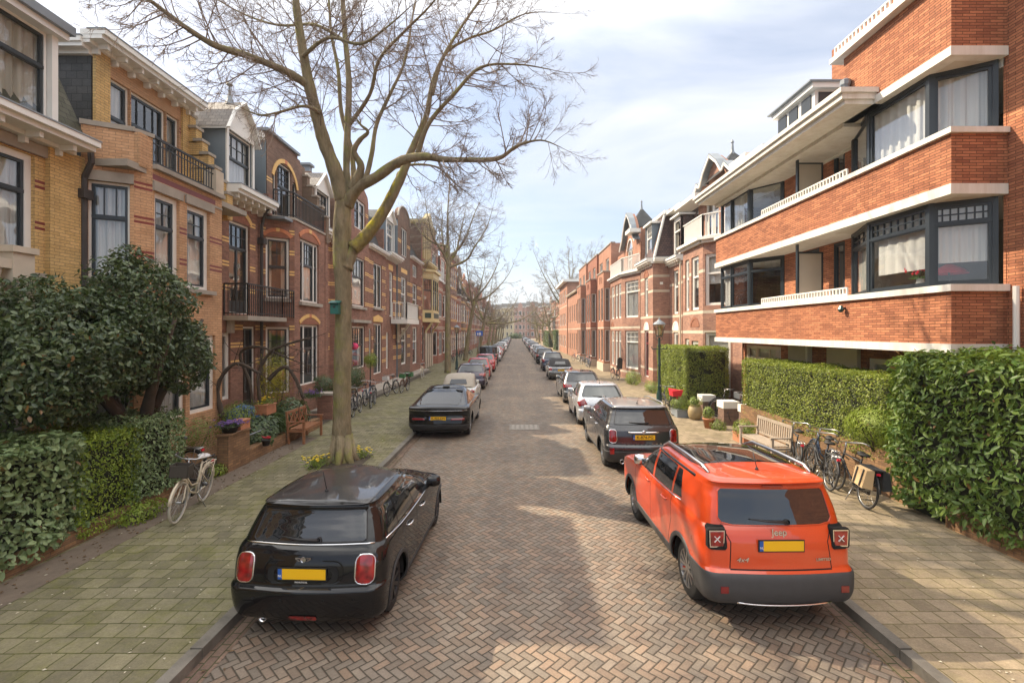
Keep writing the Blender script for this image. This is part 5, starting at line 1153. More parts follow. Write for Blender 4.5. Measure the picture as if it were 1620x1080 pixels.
def car_common(root,S):
    """S: dict(keys, L,W, wb(y rear axle), wf(front axle), r, arch trim, windows, ...)"""
    bm=shell(S['keys'],**S.get('shell',{}))
    r=S['r']; R1=1
    # wheel openings
    for cy in (S['wb'],S['wf']):
        if S.get('flare'): cut(bm,circ(cy,r,r+S['flare'],26),'x',11,lambda f:sideF(f) and True)
        cut(bm,circ(cy,r,r+.045,26),'x',12,sideF,over=True)
    if S.get('sillz'): cut(bm,[(S['wb']+.1,S['sillz']),(S['wf']-.1,S['sillz']),(S['wf']-.1,0),(S['wb']+.1,0)],'x',13,sideF)
    for i,p in enumerate(S.get('side_win',[])): cut(bm,p,'x',21+i,lambda f:abs(f.normal.x)>.3)
    if 'rear_win' in S: cut(bm,S['rear_win'],'y',20,lambda f:f.normal.y<-.1 and f.calc_center_median().y<S.get('rwy',1.6))
    for p in S.get('lights',[]):
        for q_ in (p,mir(p)): cut(bm,q_,'y',30,lambda f:f.normal.y<-.05 and f.calc_center_median().y<.6)
    if S.get('wscreen'): cut(bm,S['wscreen'],'y',19,lambda f:f.normal.y>.2 and f.calc_center_median().y>1.5)
    if S.get('bumper'): 
        for p in S['bumper']: cut(bm,p,'y',14,lambda f:f.normal.y<.35 and f.calc_center_median().y<.75)
    for p in S.get('roofpoly',[]): cut(bm,p,'z',15,lambda f:f.normal.z>.45 and f.calc_center_median().z>S['rz'])
    g=.006
    for kind,p,q_ in S.get('gaps',[]):
        d=Vector((q_[0]-p[0],q_[1]-p[1])).normalized()*g; nn=Vector((-d.y,d.x))*1
        poly=[(p[0]+nn.x,p[1]+nn.y),(q_[0]+nn.x,q_[1]+nn.y),(q_[0]-nn.x,q_[1]-nn.y),(p[0]-nn.x,p[1]-nn.y)]
        cut(bm,poly,kind,40,(sideF if kind=='x' else (lambda f:f.normal.y<0 and f.calc_center_median().y<1) if kind=='y' else topF))
        if kind=='y' and p[0]!=-q_[0]: cut(bm,mir(poly),'y',40,lambda f:f.normal.y<0 and f.calc_center_median().y<1)
    mats={40:'gap',12:None}
    base_body(root,bm,S['paint'],mats)
    if S.get('flare'): split(bm,11,'wheel_arch',S.get('flarem','trim'),root,.014,sep='xy')
    split(bm,13,'sill_trim',S.get('sillm','trim'),root,.010,sep='x')
    split(bm,14,'rear_bumper',S.get('bumperm','trim'),root,.012)
    if S.get('roofpoly'): split(bm,15,'roof',S.get('roofm',S['paint']),root,.003)
    split(bm,19,'windscreen','glass',root)
    split(bm,20,'rear_window',S.get('glassm','glass'),root)
    for i in range(len(S.get('side_win',[]))): split(bm,21+i,'side_window',S.get('glassm','glass'),root,sep='x')
    if S.get('lights'):
        split(bm,30,'tail_light',S.get('lampm','lamp'),root,.012,sep='x')
        if S.get('lightring'): boundary_tube(bm,30,'tail_light_surround',S['lightring'],root,.011)
    if S.get('winchrome'):
        for i in range(len(S.get('side_win',[]))): pass
    boundary_tube(bm,20,'rear_window_seal',S.get('sealm','trim'),root,.007)
    bv=BVHTree.FromBMesh(bm)
    def hitY(x,z,y0=-2): 
        h_=bv.ray_cast(Vector((x,y0,z)),Vector((0,1,0))); return h_[0].y if h_[0] else 0
    def hitX(y,z,s=1):
        h_=bv.ray_cast(Vector((3*s,y,z)),Vector((-s,0,0))); return h_[0].x if h_[0] else 0
    def hitZ(x,y):
        h_=bv.ray_cast(Vector((x,y,4)),Vector((0,0,-1))); return h_[0].z if h_[0] else 0
    # wheel wells + underbody
    b=MB(); hw=S['W']/2
    for cy in (S['wb'],S['wf']):
        for s in (-1,1):
            rr_=r+.055; aa=[R(-8+196*k/16) for k in range(17)]
            for k in range(16): b.quad((s*(hw-.05),cy+rr_*math.cos(aa[k]),r+rr_*math.sin(aa[k])),(s*(hw-.05),cy+rr_*math.cos(aa[k+1]),r+rr_*math.sin(aa[k+1])),(s*(hw-.34),cy+rr_*math.cos(aa[k+1]),r+rr_*math.sin(aa[k+1])),(s*(hw-.34),cy+rr_*math.cos(aa[k]),r+rr_*math.sin(aa[k])),'under')
            b.poly([(s*(hw-.34),cy+rr_*math.cos(a),r+rr_*math.sin(a)) for a in aa],'under')
    b.box(-hw+.3,hw-.3,.35,S['L']-.35,.16,.4,'under')
    kb(b,'underbody',root)
    for cy in (S['wb'],S['wf']):
        for s in (-1,1): wheel(root,s*(hw-S.get('wi',.10)-S.get('ww',.2)/2+.03),cy,r,S.get('ww',.2),S.get('rim','rim'),S.get('sp',5),S.get('rs','split'))
    # mirrors
    if 'mirror' in S:
        my,mz,mm=S['mirror']
        for s in (-1,1):
            b=MB(); n=6; xx=abs(hitX(my,mz,s)); 
            rows=[(0,.06,.055),(.05,.085,.085),(.13,.09,.09),(.19,.07,.075),(.205,.03,.04)]
            base=len(b.v)
            for (dx,ry,rz) in rows:
                for k in range(10):
                    a=2*PI*k/10; b.v.append((s*(xx+.02+dx),my+.02+ry*.8*math.cos(a)+dx*.15,mz+.02+rz*math.sin(a)))
            for i in range(len(rows)-1):
                for k in range(10):
                    k2=(k+1)%10; b.f.append((base+i*10+k,base+i*10+k2,base+(i+1)*10+k2,base+(i+1)*10+k)); b.m.append(mm)
            b.poly([b.v[base+(len(rows)-1)*10+k] for k in range(10)],mm); b.box(s*(xx-.03),s*(xx+.05),my,my+.06,mz-.05,mz,'trim')
            kb(b,'wing_mirror',root,True)
    for (hy,hz,hm) in S.get('handles',[]):
        for s in (-1,1):
            x=hitX(hy,hz,s); b=MB(); b.tube([(x-.01*s,hy-.10,hz),(x+.028*s,hy-.075,hz),(x+.034*s,hy,hz+.003),(x+.028*s,hy+.075,hz),(x-.01*s,hy+.1,hz)],[.012,.014,.015,.014,.012],6,hm); kb(b,'door_handle',root,True)
    if 'antenna' in S:
        ax,ay,al,lean=S['antenna']; z=hitZ(ax,ay); b=MB(); b.tube([(ax,ay,z-.01),(ax,ay,z+.03)],[.03,.012],8,'trim'); b.tube([(ax,ay,z+.02),(ax,ay-lean,z+al)],.006,5,'trim'); kb(b,'antenna',root,True)
    if 'wiper' in S:
        z0=S['wiper']; b=MB(); y=hitY(0,z0); yl=hitY(-.3,z0+.03); b.tube([(.12,hitY(.12,z0)-.02,z0),(-.1,y-.035,z0+.015),(-.32,yl-.02,z0+.03)],[.018,.012,.006],6,'trim'); b.lathe([(.03,-.03),(.03,.01)],10,(.12,hitY(.12,z0),z0),'y','trim'); kb(b,'wiper',root,True)
    bm.free(); return hitY,hitX,hitZ
def door_gaps(*lst): return [('x',a,b) for a,b in lst]
def car_mini(root):
    S=dict(L=3.98,W=1.73,r=.305,wb=.78,wf=3.34,paint='gloss_black',flare=.085,flarem='trim',sillz=.30,
     keys=[(.17,.22,3.80,.77),(.24,.08,3.90,.83),(.34,.03,3.95,.853),(.48,.0,3.975,.86),(.585,.0,3.98,.863),(.615,.055,3.975,.863),(.72,.075,3.94,.865),(.84,.10,3.80,.862),(.92,.13,3.5,.853),(.965,.16,3.12,.838),(1.0,.20,2.92,.812),(1.10,.255,2.76,.785),(1.22,.325,2.50,.745),(1.32,.375,2.24,.70),(1.365,.385,2.10,.672),(1.385,.34,2.02,.66),(1.405,.39,1.95,.63)],
     shell=dict(rc=.24,fc=.45,rb=.10,fb=.2,crown=.035),
     rear_win=[(-.60,1.025),(.60,1.025),(.635,1.05),(.585,1.30),(.55,1.335),(-.55,1.335),(-.585,1.30),(-.635,1.05)],
     side_win=[[(.50,1.0),(.86,.985),(.86,1.335),(.52,1.345)],[(.90,.985),(1.58,.975),(1.50,1.345),(.92,1.335)],[(1.64,.972),(2.62,.965),(2.28,1.24),(2.1,1.335),(1.56,1.345)]],
     lights=[rr(.66,.775,.20,.29,.07)],lightring='chrome',wscreen=[(-.68,1.03),(.68,1.03),(.58,1.33),(-.58,1.33)],
     gaps=door_gaps(((1.61,.32),(1.63,1.0)),((2.62,.32),(2.66,.97)),((1.02,.62),(.95,1.0)),((1.02,.62),(1.2,.32)))+[('y',(-.70,.612),(.70,.612)),('y',(.70,.615),(.74,.66)),('z',(-.62,.62),(.62,.62))],
     mirror=(2.5,.99,'gloss_black'),handles=[(1.24,.865,'chrome'),(1.92,.87,'chrome')],antenna=(0,.70,.26,.10),wiper=1.05,rim='rimdark',sp=8,rs='single',roofpoly=[[(-.60,.42),(.60,.42),(.62,.6),(.60,1.9),(.45,2.08),(-.45,2.08),(-.60,1.9),(-.62,.6)]],rz=1.36,roofm='roofblk')
    hY,hX,hZ=car_common(root,S)
    # chrome belt line round the glasshouse
    b=MB(); pts=[]
    for x in np.linspace(-.72,.72,21): pts.append((x,hY(x,1.005)-.004,1.005))
    b.tube(pts,.010,5,'chrome')
    for s in (-1,1):
        pts=[(hX(y,z,s)+.004*s,y,z) for y,z in [(.42,1.0),(.6,.992),(.9,.975),(1.3,.967),(1.7,.962),(2.2,.957),(2.6,.955)]]; b.tube(pts,.010,5,'chrome')
    kb(b,'chrome_beltline',root,True)
    b=MB(); p=rr(0,.755,.86,.22,.09,4); pts=[(x,hY(x,z)-.002,z) for x,z in p]; pts.append(pts[0]); b.tube(pts,.009,5,'gloss_black',False); b.poly([(x*.97,hY(x*.97,z)-.006,z) for x,z in rr(0,.735,.80,.17,.07,4)][::-1],'under'); kb(b,'plate_recess',root)
    plate(root,hY(0,.755)-.014,.745)
    text_mesh('PROAUTO.NL',.022,K['whitep'],(0,hY(0,.665)-.018,.668),(R(90),0,0),root,'dealer_lettering')
    b=MB(); y=hY(0,.88)-.012; b.lathe([(.030,-.006),(.030,.004),(.001,.006)],14,(0,y,.885),'y','chrome')
    for s in (-1,1): b.poly([(s*.028,y-.004,.868),(s*.085,y-.004,.905),(s*.088,y-.004,.893),(s*.05,y-.004,.868)],'chrome'); b.poly([(s*.028,y-.004,.905),(s*.085,y-.004,.909),(s*.085,y-.004,.900),(s*.03,y-.004,.893)],'chrome')
    kb(b,'badge',root)
    b=MB(); b.tube([(.02-.02,hY(0,.5)-.0,.62),(.04,hY(.04,.62)-.01,.62)],.001,3,'chrome',False)
    p=rr(.02,.29,.30,.055,.02); b.poly([(x,hY(x,z)-.012,z) for x,z in p][::-1],'lamp'); kb(b,'fog_lamp',root)
    b=MB(); b.lathe([(.042,.0),(.046,-.05),(.038,-.05),(.036,.05)],16,(-.46,.17,.235),'y','chrome'); kb(b,'exhaust_pipe',root,True)
    for x in (-.52,-.2,.25,.56): b=MB(); b.lathe([(.001,-.004),(.014,-.003),(.014,.004)],10,(x,hY(x,.50),.50),'y','under'); kb(b,'parking_sensor',root)
    # spoiler lip and brake light
    b=MB(); pts=[(x,hZ and .35+.1*(x/.6)**2-.02,1.385-.02*(x/.6)**2) for x in np.linspace(-.6,.6,15)]
    b.add([(x,y-.02,z-.03) for x,y,z in pts]+[(x,y+.10,z+.012) for x,y,z in pts]+[(x,y+.08,z-.035) for x,y,z in pts],[(i,i+1,16+i,15+i) for i in range(14)]+[(30+i,31+i,i+1,i) for i in range(14)],'gloss_black'); kb(b,'roof_spoiler',root,True)
def car_jeep(root):
    lg=[(.64,1.135),(.80,1.135),(.82,1.11),(.82,.93),(.80,.905),(.65,.905),(.63,.925),(.63,1.115)]
    S=dict(L=4.24,W=1.80,r=.345,wb=.86,wf=3.43,paint='orange',flare=.10,flarem='gtrim',sillz=.46,sillm='gtrim',
     keys=[(.28,.20,4.02,.80),(.34,.05,4.14,.86),(.45,.0,4.2,.885),(.60,.0,4.22,.895),(.66,.02,4.22,.898),(.70,.075,4.22,.898),(.85,.09,4.21,.90),(.98,.11,4.17,.897),(1.05,.135,3.9,.885),(1.10,.16,3.3,.868),(1.14,.185,3.05,.845),(1.28,.225,2.92,.825),(1.42,.27,2.70,.79),(1.53,.305,2.50,.755),(1.575,.29,2.38,.735),(1.60,.265,2.30,.72),(1.63,.32,2.20,.685)],
     shell=dict(rc=.20,fc=.25,rb=.07,fb=.08,crown=.04),
     rear_win=[(-.65,1.17),(-.52,1.145),(.52,1.145),(.65,1.17),(.685,1.22),(.645,1.49),(.61,1.525),(-.61,1.525),(-.645,1.49),(-.685,1.22)],
     side_win=[[(.98,1.20),(1.30,1.16),(1.26,1.52),(1.12,1.52)],[(1.36,1.155),(2.14,1.135),(2.10,1.535),(1.32,1.525)],[(2.22,1.13),(3.02,1.12),(2.86,1.26),(2.55,1.53),(2.18,1.535)]],
     lights=[lg],lightring='under',lampm='under',wscreen=[(-.74,1.17),(.74,1.17),(.62,1.54),(-.62,1.54)],
     bumper=[[(-.95,.2),(.95,.2),(.95,.665),(-.95,.665)]],bumperm='gtrim',
     gaps=door_gaps(((2.18,.50),(2.18,1.15)),((3.10,.50),(3.06,1.13)),((1.22,.85),(1.30,1.15)),((1.22,.85),(1.36,.5)))+[('y',(.60,.70),(.575,.98)),('y',(.575,.98),(.66,1.15)),('y',(-.6,.695),(.6,.695))],
     mirror=(2.88,1.17,'chrome'),handles=[(1.52,1.03,'orange'),(2.32,1.04,'orange')],antenna=(0,.64,.20,-.10),wiper=1.185,rim='rim',sp=6,rs='split',ww=.22,
     roofpoly=[[(-.64,.95),(.64,.95),(.67,1.1),(.66,2.05),(.54,2.3),(-.54,2.3),(-.66,2.05),(-.67,1.1)]],rz=1.5,roofm='gloss_black',sealm='orange')
    hY,hX,hZ=car_common(root,S)
    for s in (-1,1):
        b=MB(); pts=[(s*.65,.58,hZ(.65,.58)+.0),(s*.665,.72,hZ(.65,.72)+.05),(s*.67,1.3,hZ(.65,1.3)+.058),(s*.66,2.0,hZ(.65,2.0)+.055),(s*.635,2.32,hZ(.62,2.3)+.015)]; b.tube(pts,[.018,.024,.024,.024,.016],8,'brush')
        kb(b,'roof_rail',root,True)
        b=MB(); lx=s*.735
        yl=hY(lx-s*.04,1.02)-.022
        b.prism([(-.10,.91),(.09,.91),(.105,.93),(.105,1.11),(.09,1.13),(-.10,1.13),(-.115,1.11),(-.115,.93)],(lx-.0,yl),(lx+1,yl),-.05,.004,'under'); b.prism([(-.09,.925),(.08,.925),(.088,1.115),(-.098,1.115)],(lx,yl),(lx+1,yl),0,.010,'chrome')
        b.prism([(-.078,.94),(.068,.94),(.075,1.10),(-.085,1.10)],(lx,yl),(lx+1,yl),0,.014,'lamp')
        for a in (45,135):
            dx,dz=math.cos(R(a))*.045,math.sin(R(a))*.045; b.bar((lx-.005-dx,yl-.018,1.02-dz),(lx-.005+dx,yl-.018,1.02+dz),.013,.008,'lampwhite')
        kb(b,'tail_light',root)
        b=MB(); x=s*.70; y=hY(x,.5)-.018; b.prism([(-.045,.47),(.045,.47),(.045,.54),(-.045,.54)],(x,y),(x+1,y),-.02,.004,'lampdark' if s<0 else 'lampdark'); kb(b,'reflector',root)
    b=MB(); b.tube([(x,hY(x,.36)-.022,.335+.03*(abs(x)/.6)**3) for x in np.linspace(-.55,.55,15)],.012,5,'chrome'); kb(b,'skid_trim',root,True)
    plate(root,hY(0,.95)-.016,.955)
    y=hY(0,1.085)-.012; text_mesh('Jeep',.105,K['chrome'],(0,y,1.085),(R(90-8),0,0),root,'tailgate_lettering',.004)
    text_mesh('4x4',.07,K['chrome'],(-.46,hY(-.46,.80)-.010,.80),(R(90),0,R(-3)),root,'badge_lettering',.003,1.3,.25)
    text_mesh('LIMITED',.042,K['brush'],(.50,hY(.5,.80)-.010,.80),(R(90),0,R(4)),root,'badge_lettering',.003,1.2)
    b=MB(); b.prism([(-.13,1.558),(.13,1.558),(.12,1.572),(-.12,1.572)],(0,.285),(1,.285),-.03,.012,'lampdark'); kb(b,'brake_light',root)
    # body-colour pillar graphics: black roof edge over the doors
    b=MB()
    for s in (-1,1):
        b.tube([(hX(y,1.555,s)+.0*s,y,1.555) for y in np.linspace(.75,2.45,12)],.018,5,'gloss_black')
        b.tube([(hX(y,z,s)+.003*s,y,z) for y,z in ((1.0,1.165),(1.3,1.14),(2.2,1.118),(3.0,1.108))],.008,4,'chrome')
    kb(b,'window_trim',root,True)
    b=MB(); b.lathe([(.04,0),(.045,-.05),(.036,-.05),(.035,.04)],14,(.52,.22,.30),'y','chrome'); kb(b,'exhaust_pipe',root,True)
def car_countryman(root):
    S=dict(L=4.30,W=1.82,r=.335,wb=.82,wf=3.49,paint='anth',flare=.09,flarem='trim',sillz=.36,
     keys=[(.22,.22,4.1,.80),(.30,.06,4.22,.87),(.45,.0,4.28,.893),(.62,.0,4.3,.90),(.68,.06,4.29,.90),(.85,.08,4.25,.90),(.98,.11,4.0,.892),(1.05,.15,3.4,.87),(1.09,.185,3.1,.845),(1.22,.25,2.9,.80),(1.36,.32,2.62,.755),(1.46,.355,2.4,.715),(1.50,.33,2.28,.695),(1.525,.39,2.15,.66)],
     shell=dict(rc=.22,fc=.4,rb=.09,fb=.15,crown=.035),
     rear_win=[(-.64,1.12),(.64,1.12),(.67,1.15),(.60,1.42),(.57,1.455),(-.57,1.455),(-.60,1.42),(-.67,1.15)],
     side_win=[[(.52,1.12),(1.08,1.09),(1.08,1.44),(.56,1.44)],[(1.14,1.09),(1.86,1.075),(1.80,1.455),(1.14,1.44)],[(1.94,1.07),(2.92,1.06),(2.5,1.38),(2.3,1.45),(1.88,1.455)]],
     lights=[rr(.72,.86,.17,.30,.06)],lightring='chrome',wscreen=[(-.7,1.1),(.7,1.1),(.6,1.45),(-.6,1.45)],
     bumper=[[(-.95,.2),(.95,.2),(.95,.52),(-.95,.52)]],bumperm='trim',
     gaps=door_gaps(((1.9,.38),(1.9,1.08)),((2.95,.38),(2.98,1.07)),((1.15,.75),(1.1,1.1)))+[('y',(-.72,.675),(.72,.675))],
     mirror=(2.8,1.09,'greylt'),handles=[(1.35,.96,'chrome'),(2.12,.97,'chrome')],antenna=(0,.72,.09,.05),wiper=1.15,rim='rim',sp=5,rs='split',
     roofpoly=[[(-.62,.42),(.62,.42),(.65,.7),(.63,2.0),(.5,2.25),(-.5,2.25),(-.63,2.0),(-.65,.7)]],rz=1.44,roofm='greylt')
    hY,hX,hZ=car_common(root,S)
    b=MB(); b.tube([(x,hY(x,.955)-.022,.955) for x in np.linspace(-.36,.36,11)],.022,6,'chrome'); b.lathe([(.045,-.012),(.04,-.02),(.001,-.022)],14,(0,hY(0,.955)-.02,.965),'y','chrome'); kb(b,'tailgate_handle',root,True)
    plate(root,hY(0,.84)-.015,.845,0,'K-874-PG')
    b=MB(); 
    for k in range(9): x=-.4+.1*k; b.box(x-.02,x+.02,hY(x,.70)-.02,hY(x,.70),.69,.71,'chrome')
    kb(b,'model_lettering',root)
    for s in (-1,1):
        b=MB(); x=s*.76; y=hY(x,.55)-.02; b.box(x-.05,x+.05,y-.005,y+.05,.46,.60,'lamp'); kb(b,'reflector',root)
        b=MB(); b.lathe([(.05,.0),(.055,-.05),(.044,-.05),(.04,.04)],14,(s*.52,.1,.28),'y','chrome'); kb(b,'exhaust_pipe',root,True)
    for s in (-1,1): b=MB(); b.tube([(s*.62,.6,1.515),(s*.63,.75,1.575),(s*.62,1.9,1.58),(s*.58,2.2,1.53)],.016,6,'greylt'); kb(b,'roof_rail',root,True)
def hatch(root,L=4.1,W=1.74,Hh=1.47,belt=.97,paint='silver',lights=None,plt='54-XK-BN',roofm=None,rim='rim',rearslope=.38,suv=False,glassm='glass',wag=False,lampm='lamp',ant=True,spare=False,boxy=0):
    z=lambda a:a*Hh/1.47
    wb=L*.195; wf=L*.195+L*.625; r=.31+.03*suv; hw=W/2
    b0=belt; rs=rearslope
    keys=[(.20,.20,L-.18,hw-.09),(.27,.06,L-.07,hw-.03),(.42,.0,L-.01,hw-.012),(.58,.0,L,hw-.004),(.64,.05,L-.01,hw-.002),(.78,.07,L-.08,hw),(b0-.12,.10,L*.93,hw-.006),(b0-.04,.14,L*.82,hw-.022),(b0+.02,.18,L*.74,hw-.055)]
    g=Hh-b0
    keys+=[(b0+.02+g*.25,.18+rs*.30,L*.70,hw-.095-.0*boxy),(b0+.02+g*.55,.18+rs*.68,L*.635,hw-.15+.05*boxy),(b0+.02+g*.78,.18+rs*.95,L*.575,hw-.20+.09*boxy),(b0+.02+g*.87,.18+rs,L*.54,hw-.225+.10*boxy),(b0+.02+g*.92,.2+rs,L*.51,hw-.26+.10*boxy)]
    zw0,zw1=b0+.075,b0+g*.84; w0,w1=hw-.20,hw-.30+.06*boxy
    S=dict(L=L,W=W,r=r,wb=wb,wf=wf,paint=paint,keys=keys,sillz=.30,shell=dict(rc=.24,fc=.45,rb=.11,fb=.2,crown=Hh*.03,sub=4,K_=18),
     rear_win=[(-w0,zw0),(w0,zw0),(w0+.02,zw0+.04),(w1,zw1-.03),(w1-.04,zw1),(-w1+.04,zw1),(-w1,zw1-.03),(-w0-.02,zw0+.04)],
     side_win=[[(.2+rs*.9+.1,b0+.06),(wb+.42,b0+.03),(wb+.42,b0+g*.86),(.2+rs+.28,b0+g*.84)],[(wb+.47,b0+.03),(L*.49,b0+.02),(L*.475,b0+g*.87),(wb+.47,b0+g*.86)],[(L*.505,b0+.02),(L*.72,b0+.015),(L*.60,b0+g*.7),(L*.55,b0+g*.87),(L*.49,b0+g*.87)]],
     lights=lights or [[(hw-.30,b0-.05),(hw-.04,b0-.01),(hw-.02,b0-.2),(hw-.16,b0-.26)]],lampm=lampm,
     gaps=door_gaps(((L*.497,.32),(L*.497,b0)),((L*.73,.32),(L*.735,b0)))+[('y',(-hw*.8,.625),(hw*.8,.625))],
     mirror=(L*.67,b0+.02,paint),handles=[(wb+.62,b0-.1,paint),(L*.53,b0-.1,paint)],wiper=zw0+.01,rim=rim,sp=5,glassm=glassm)
    if roofm: S.update(roofpoly=[[(-hw+.3,.45),(hw-.3,.45),(hw-.28,.8),(hw-.3,L*.5),(-hw+.3,L*.5),(-hw+.28,.8)]],rz=Hh-.09,roofm=roofm)
    if suv: S.update(flare=.08)
    if ant: S['antenna']=(0,.75,.22,.1)
    hY,hX,hZ=car_common(root,S); pz=b0-.2 if not suv else b0-.25
    plate(root,hY(0,pz)-.015,pz,0,plt)
    b=MB(); b.lathe([(.05,-.004),(.05,-.014),(.001,-.018)],14,(0,hY(0,b0-.02)-.0,b0-.03),'y','chrome'); kb(b,'badge',root,True)
    if spare:
        b=MB(); b.lathe([(.001,-.24),(.25,-.24),(.35,-.2),(.36,-.06),(.34,0)],24,(0,.12,.98),'y','tyre'); b.lathe([(.001,-.26),(.2,-.25),(.21,-.2)],16,(0,.12,.98),'y','rim'); kb(b,'spare_wheel',root,True)
def car_ev(root):
    L,W=4.8,1.98; hw=W/2
    S=dict(L=L,W=W,r=.36,wb=.93,wf=3.84,paint='gloss_black',sillz=.34,
     keys=[(.22,.25,L-.2,.86),(.30,.08,L-.06,.93),(.45,.0,L-.0,.965),(.60,.02,L,.975),(.74,.08,L-.02,.982),(.88,.04,L-.1,.98),(.955,.0,L-.5,.965),(.985,.03,L-.9,.94),(1.03,.22,L-1.25,.885),(1.12,.52,L-1.45,.83),(1.22,.85,L-1.72,.77),(1.32,1.2,L-2.0,.70),(1.40,1.55,L-2.25,.63),(1.44,1.75,L-2.4,.58)],
     shell=dict(rc=.38,fc=.5,rb=.16,fb=.2,crown=.06),
     side_win=[[(1.15,1.06),(1.95,1.05),(1.9,1.40),(1.75,1.395)],[(2.0,1.05),(2.62,1.045),(2.60,1.42),(1.96,1.41)],[(2.68,1.045),(3.5,1.04),(3.1,1.22),(2.75,1.40),(2.66,1.42)]],
     roofpoly=[[(-.60,.30),(.60,.30),(.66,.6),(.62,1.5),(.58,2.2),(-.58,2.2),(-.62,1.5),(-.66,.6)]],rz=1.0,roofm='roofglass',
     bumper=[[(-1.0,.2),(1.0,.2),(1.0,.46),(-1.0,.46)]],bumperm='trim',lights=[[(.40,.60),(.82,.60),(.82,.655),(.42,.655)]],lampm='lampdark',
     gaps=door_gaps(((2.65,.36),(2.65,1.04)),((3.6,.36),(3.62,1.03)),((1.5,.6),(1.6,1.05)),((1.5,.6),(1.7,.36)))+[('y',(-.8,.70),(.8,.70))],
     mirror=(3.35,1.06,'gloss_black'),handles=[(1.9,.93,'gloss_black'),(2.85,.93,'gloss_black')],rim='rim',sp=5)
    hY,hX,hZ=car_common(root,S); plate(root,hY(0,.66)-.016,.66,0,'K-903-DN')
    b=MB(); xs=np.linspace(-.90,.90,21)
    b.tube([(x,hY(x,.895)-.008,.895) for x in xs],.012,5,'chrome'); kb(b,'light_bar',root,True)
    b=MB(); pts=[(x,.06+.12*(x/.9)**2,1.0-.02*(x/.9)**2) for x in xs]; n=len(pts)
    b.add([(x,y-.09,z-.03) for x,y,z in pts]+[(x,y-.07,z+.012) for x,y,z in pts]+[(x,y+.2,z+.02) for x,y,z in pts],[(i,i+1,n+i+1,n+i) for i in range(n-1)]+[(n+i,n+i+1,2*n+i+1,2*n+i) for i in range(n-1)],'gloss_black'); kb(b,'tail_spoiler',root,True)
    b=MB()
    for s in (-1,1): b.add([(s*.60,1.45,hZ(.55,1.45)+.01),(s*.36,1.5,hZ(.36,1.5)+.01),(s*.46,1.32,hZ(.46,1.32)+.03),(s*.62,1.3,hZ(.6,1.3)+.03),(s*.62,1.5,hZ(.6,1.5)+.01)],[(0,1,2,3),(0,3,4),(1,0,4)],'under')
    b.lathe([(.13,0),(.11,.035),(.001,.04)],14,(0,1.75,hZ(0,1.75)-.01),'z','under'); kb(b,'roof_fins',root)
def soft(root,L,W,Hh,paint,top,plt,round_l=True,ring='chrome'):
    hw=W/2; b0=.92
    S=dict(L=L,W=W,r=.305,wb=L*.2,wf=L*.82,paint=paint,sillz=.3,flare=.06 if round_l else None,
     keys=[(.18,.22,L-.18,hw-.09),(.26,.08,L-.07,hw-.03),(.42,.0,L-.01,hw-.01),(.58,.0,L,hw),(.64,.05,L-.02,hw),(.80,.08,L-.15,hw-.005),(.88,.14,L*.85,hw-.02),(.915,.30,L*.78,hw-.045),(.935,.48,L*.74,hw-.075),(1.05,.62,L*.70,hw-.11),(Hh-.2,.82,L*.64,hw-.15),(Hh-.10,.98,L*.58,hw-.19),(Hh-.06,1.1,L*.55,hw-.22)],
     shell=dict(rc=.26,fc=.45,rb=.12,fb=.2,crown=.05,sub=4,K_=18),
     side_win=[[(1.1,.97),(L*.47,.965),(L*.46,Hh-.13),(1.25,Hh-.16)],[(L*.485,.965),(L*.71,.96),(L*.58,Hh-.15),(L*.475,Hh-.12)]],
     rear_win=[(-.42,1.02),(.42,1.02),(.44,1.06),(.36,1.26),(-.36,1.26),(-.44,1.06)],
     lights=[rr(hw-.18,.76,.20,.22,.09,4)],lightring=ring,gaps=door_gaps(((L*.40,.35),(L*.39,.93)),((L*.73,.35),(L*.735,.93)))+[('y',(-hw*.7,.625),(hw*.7,.625))],
     roofpoly=[[(-hw,.5),(hw,.5),(hw,L*.6),(-hw,L*.6)]],rz=.94,roofm=top,mirror=(L*.66,.97,paint),handles=[(L*.44,.86,'chrome')],rim='rim')
    lay=None
    hY,hX,hZ=car_common(root,S); plate(root,hY(0,.70)-.016,.70,0,plt)
    b=MB(); b.tube([(x,hY(x,.82)-.015,.82) for x in np.linspace(-.3,.3,9)],.014,5,'chrome'); kb(b,'boot_handle',root,True)
    # cloth hood sides and back
    b=MB(); n=9
    def hoodring(y,zt,hw_,zb): return [(hw_*math.sin(PI*(k/(n-1)-.5)) if 0 else hw_*(1 if k==0 else -1 if k==n-1 else math.cos(PI*k/(n-1))**1 if 0 else math.cos(PI*k/(n-1))),y,zb+(zt-zb)*(math.sin(PI*k/(n-1))**.55)) for k in range(n)]
    rs=[hoodring(y,zt,w_,zb) for y,zt,w_,zb in ((.46,.97,hw-.2,.93),(.66,1.12,hw-.12,.95),(.9,Hh-.10,hw-.13,.97),(1.15,Hh-.02,hw-.17,Hh-.2),(L*.42,Hh+.015,hw-.19,Hh-.13),(L*.55,Hh-.01,hw-.2,Hh-.12))]
    base=len(b.v)
    for r_ in rs: b.v.extend(r_)
    for i in range(len(rs)-1):
        for k in range(n-1): b.f.append((base+i*n+k,base+i*n+k+1,base+(i+1)*n+k+1,base+(i+1)*n+k)); b.m.append(top)
    kb(b,'cloth_hood',root,True)
    b=MB(); b.poly([(-.38,.60,1.03),(.38,.60,1.03),(.32,.76,1.22),(-.32,.76,1.22)],'glass'); kb(b,'hood_window',root)
    o=[c for c in root.children if c.name.startswith('hood_window')][0]; o.location=(0,-.03,.045)
def new_car(name,label,fn,x,y,rz=0,cat='car',group='cars parked along the kerb',**k):
    root=thing(name,label,cat,(x,y,0),rz,group); fn(root,**k); return root
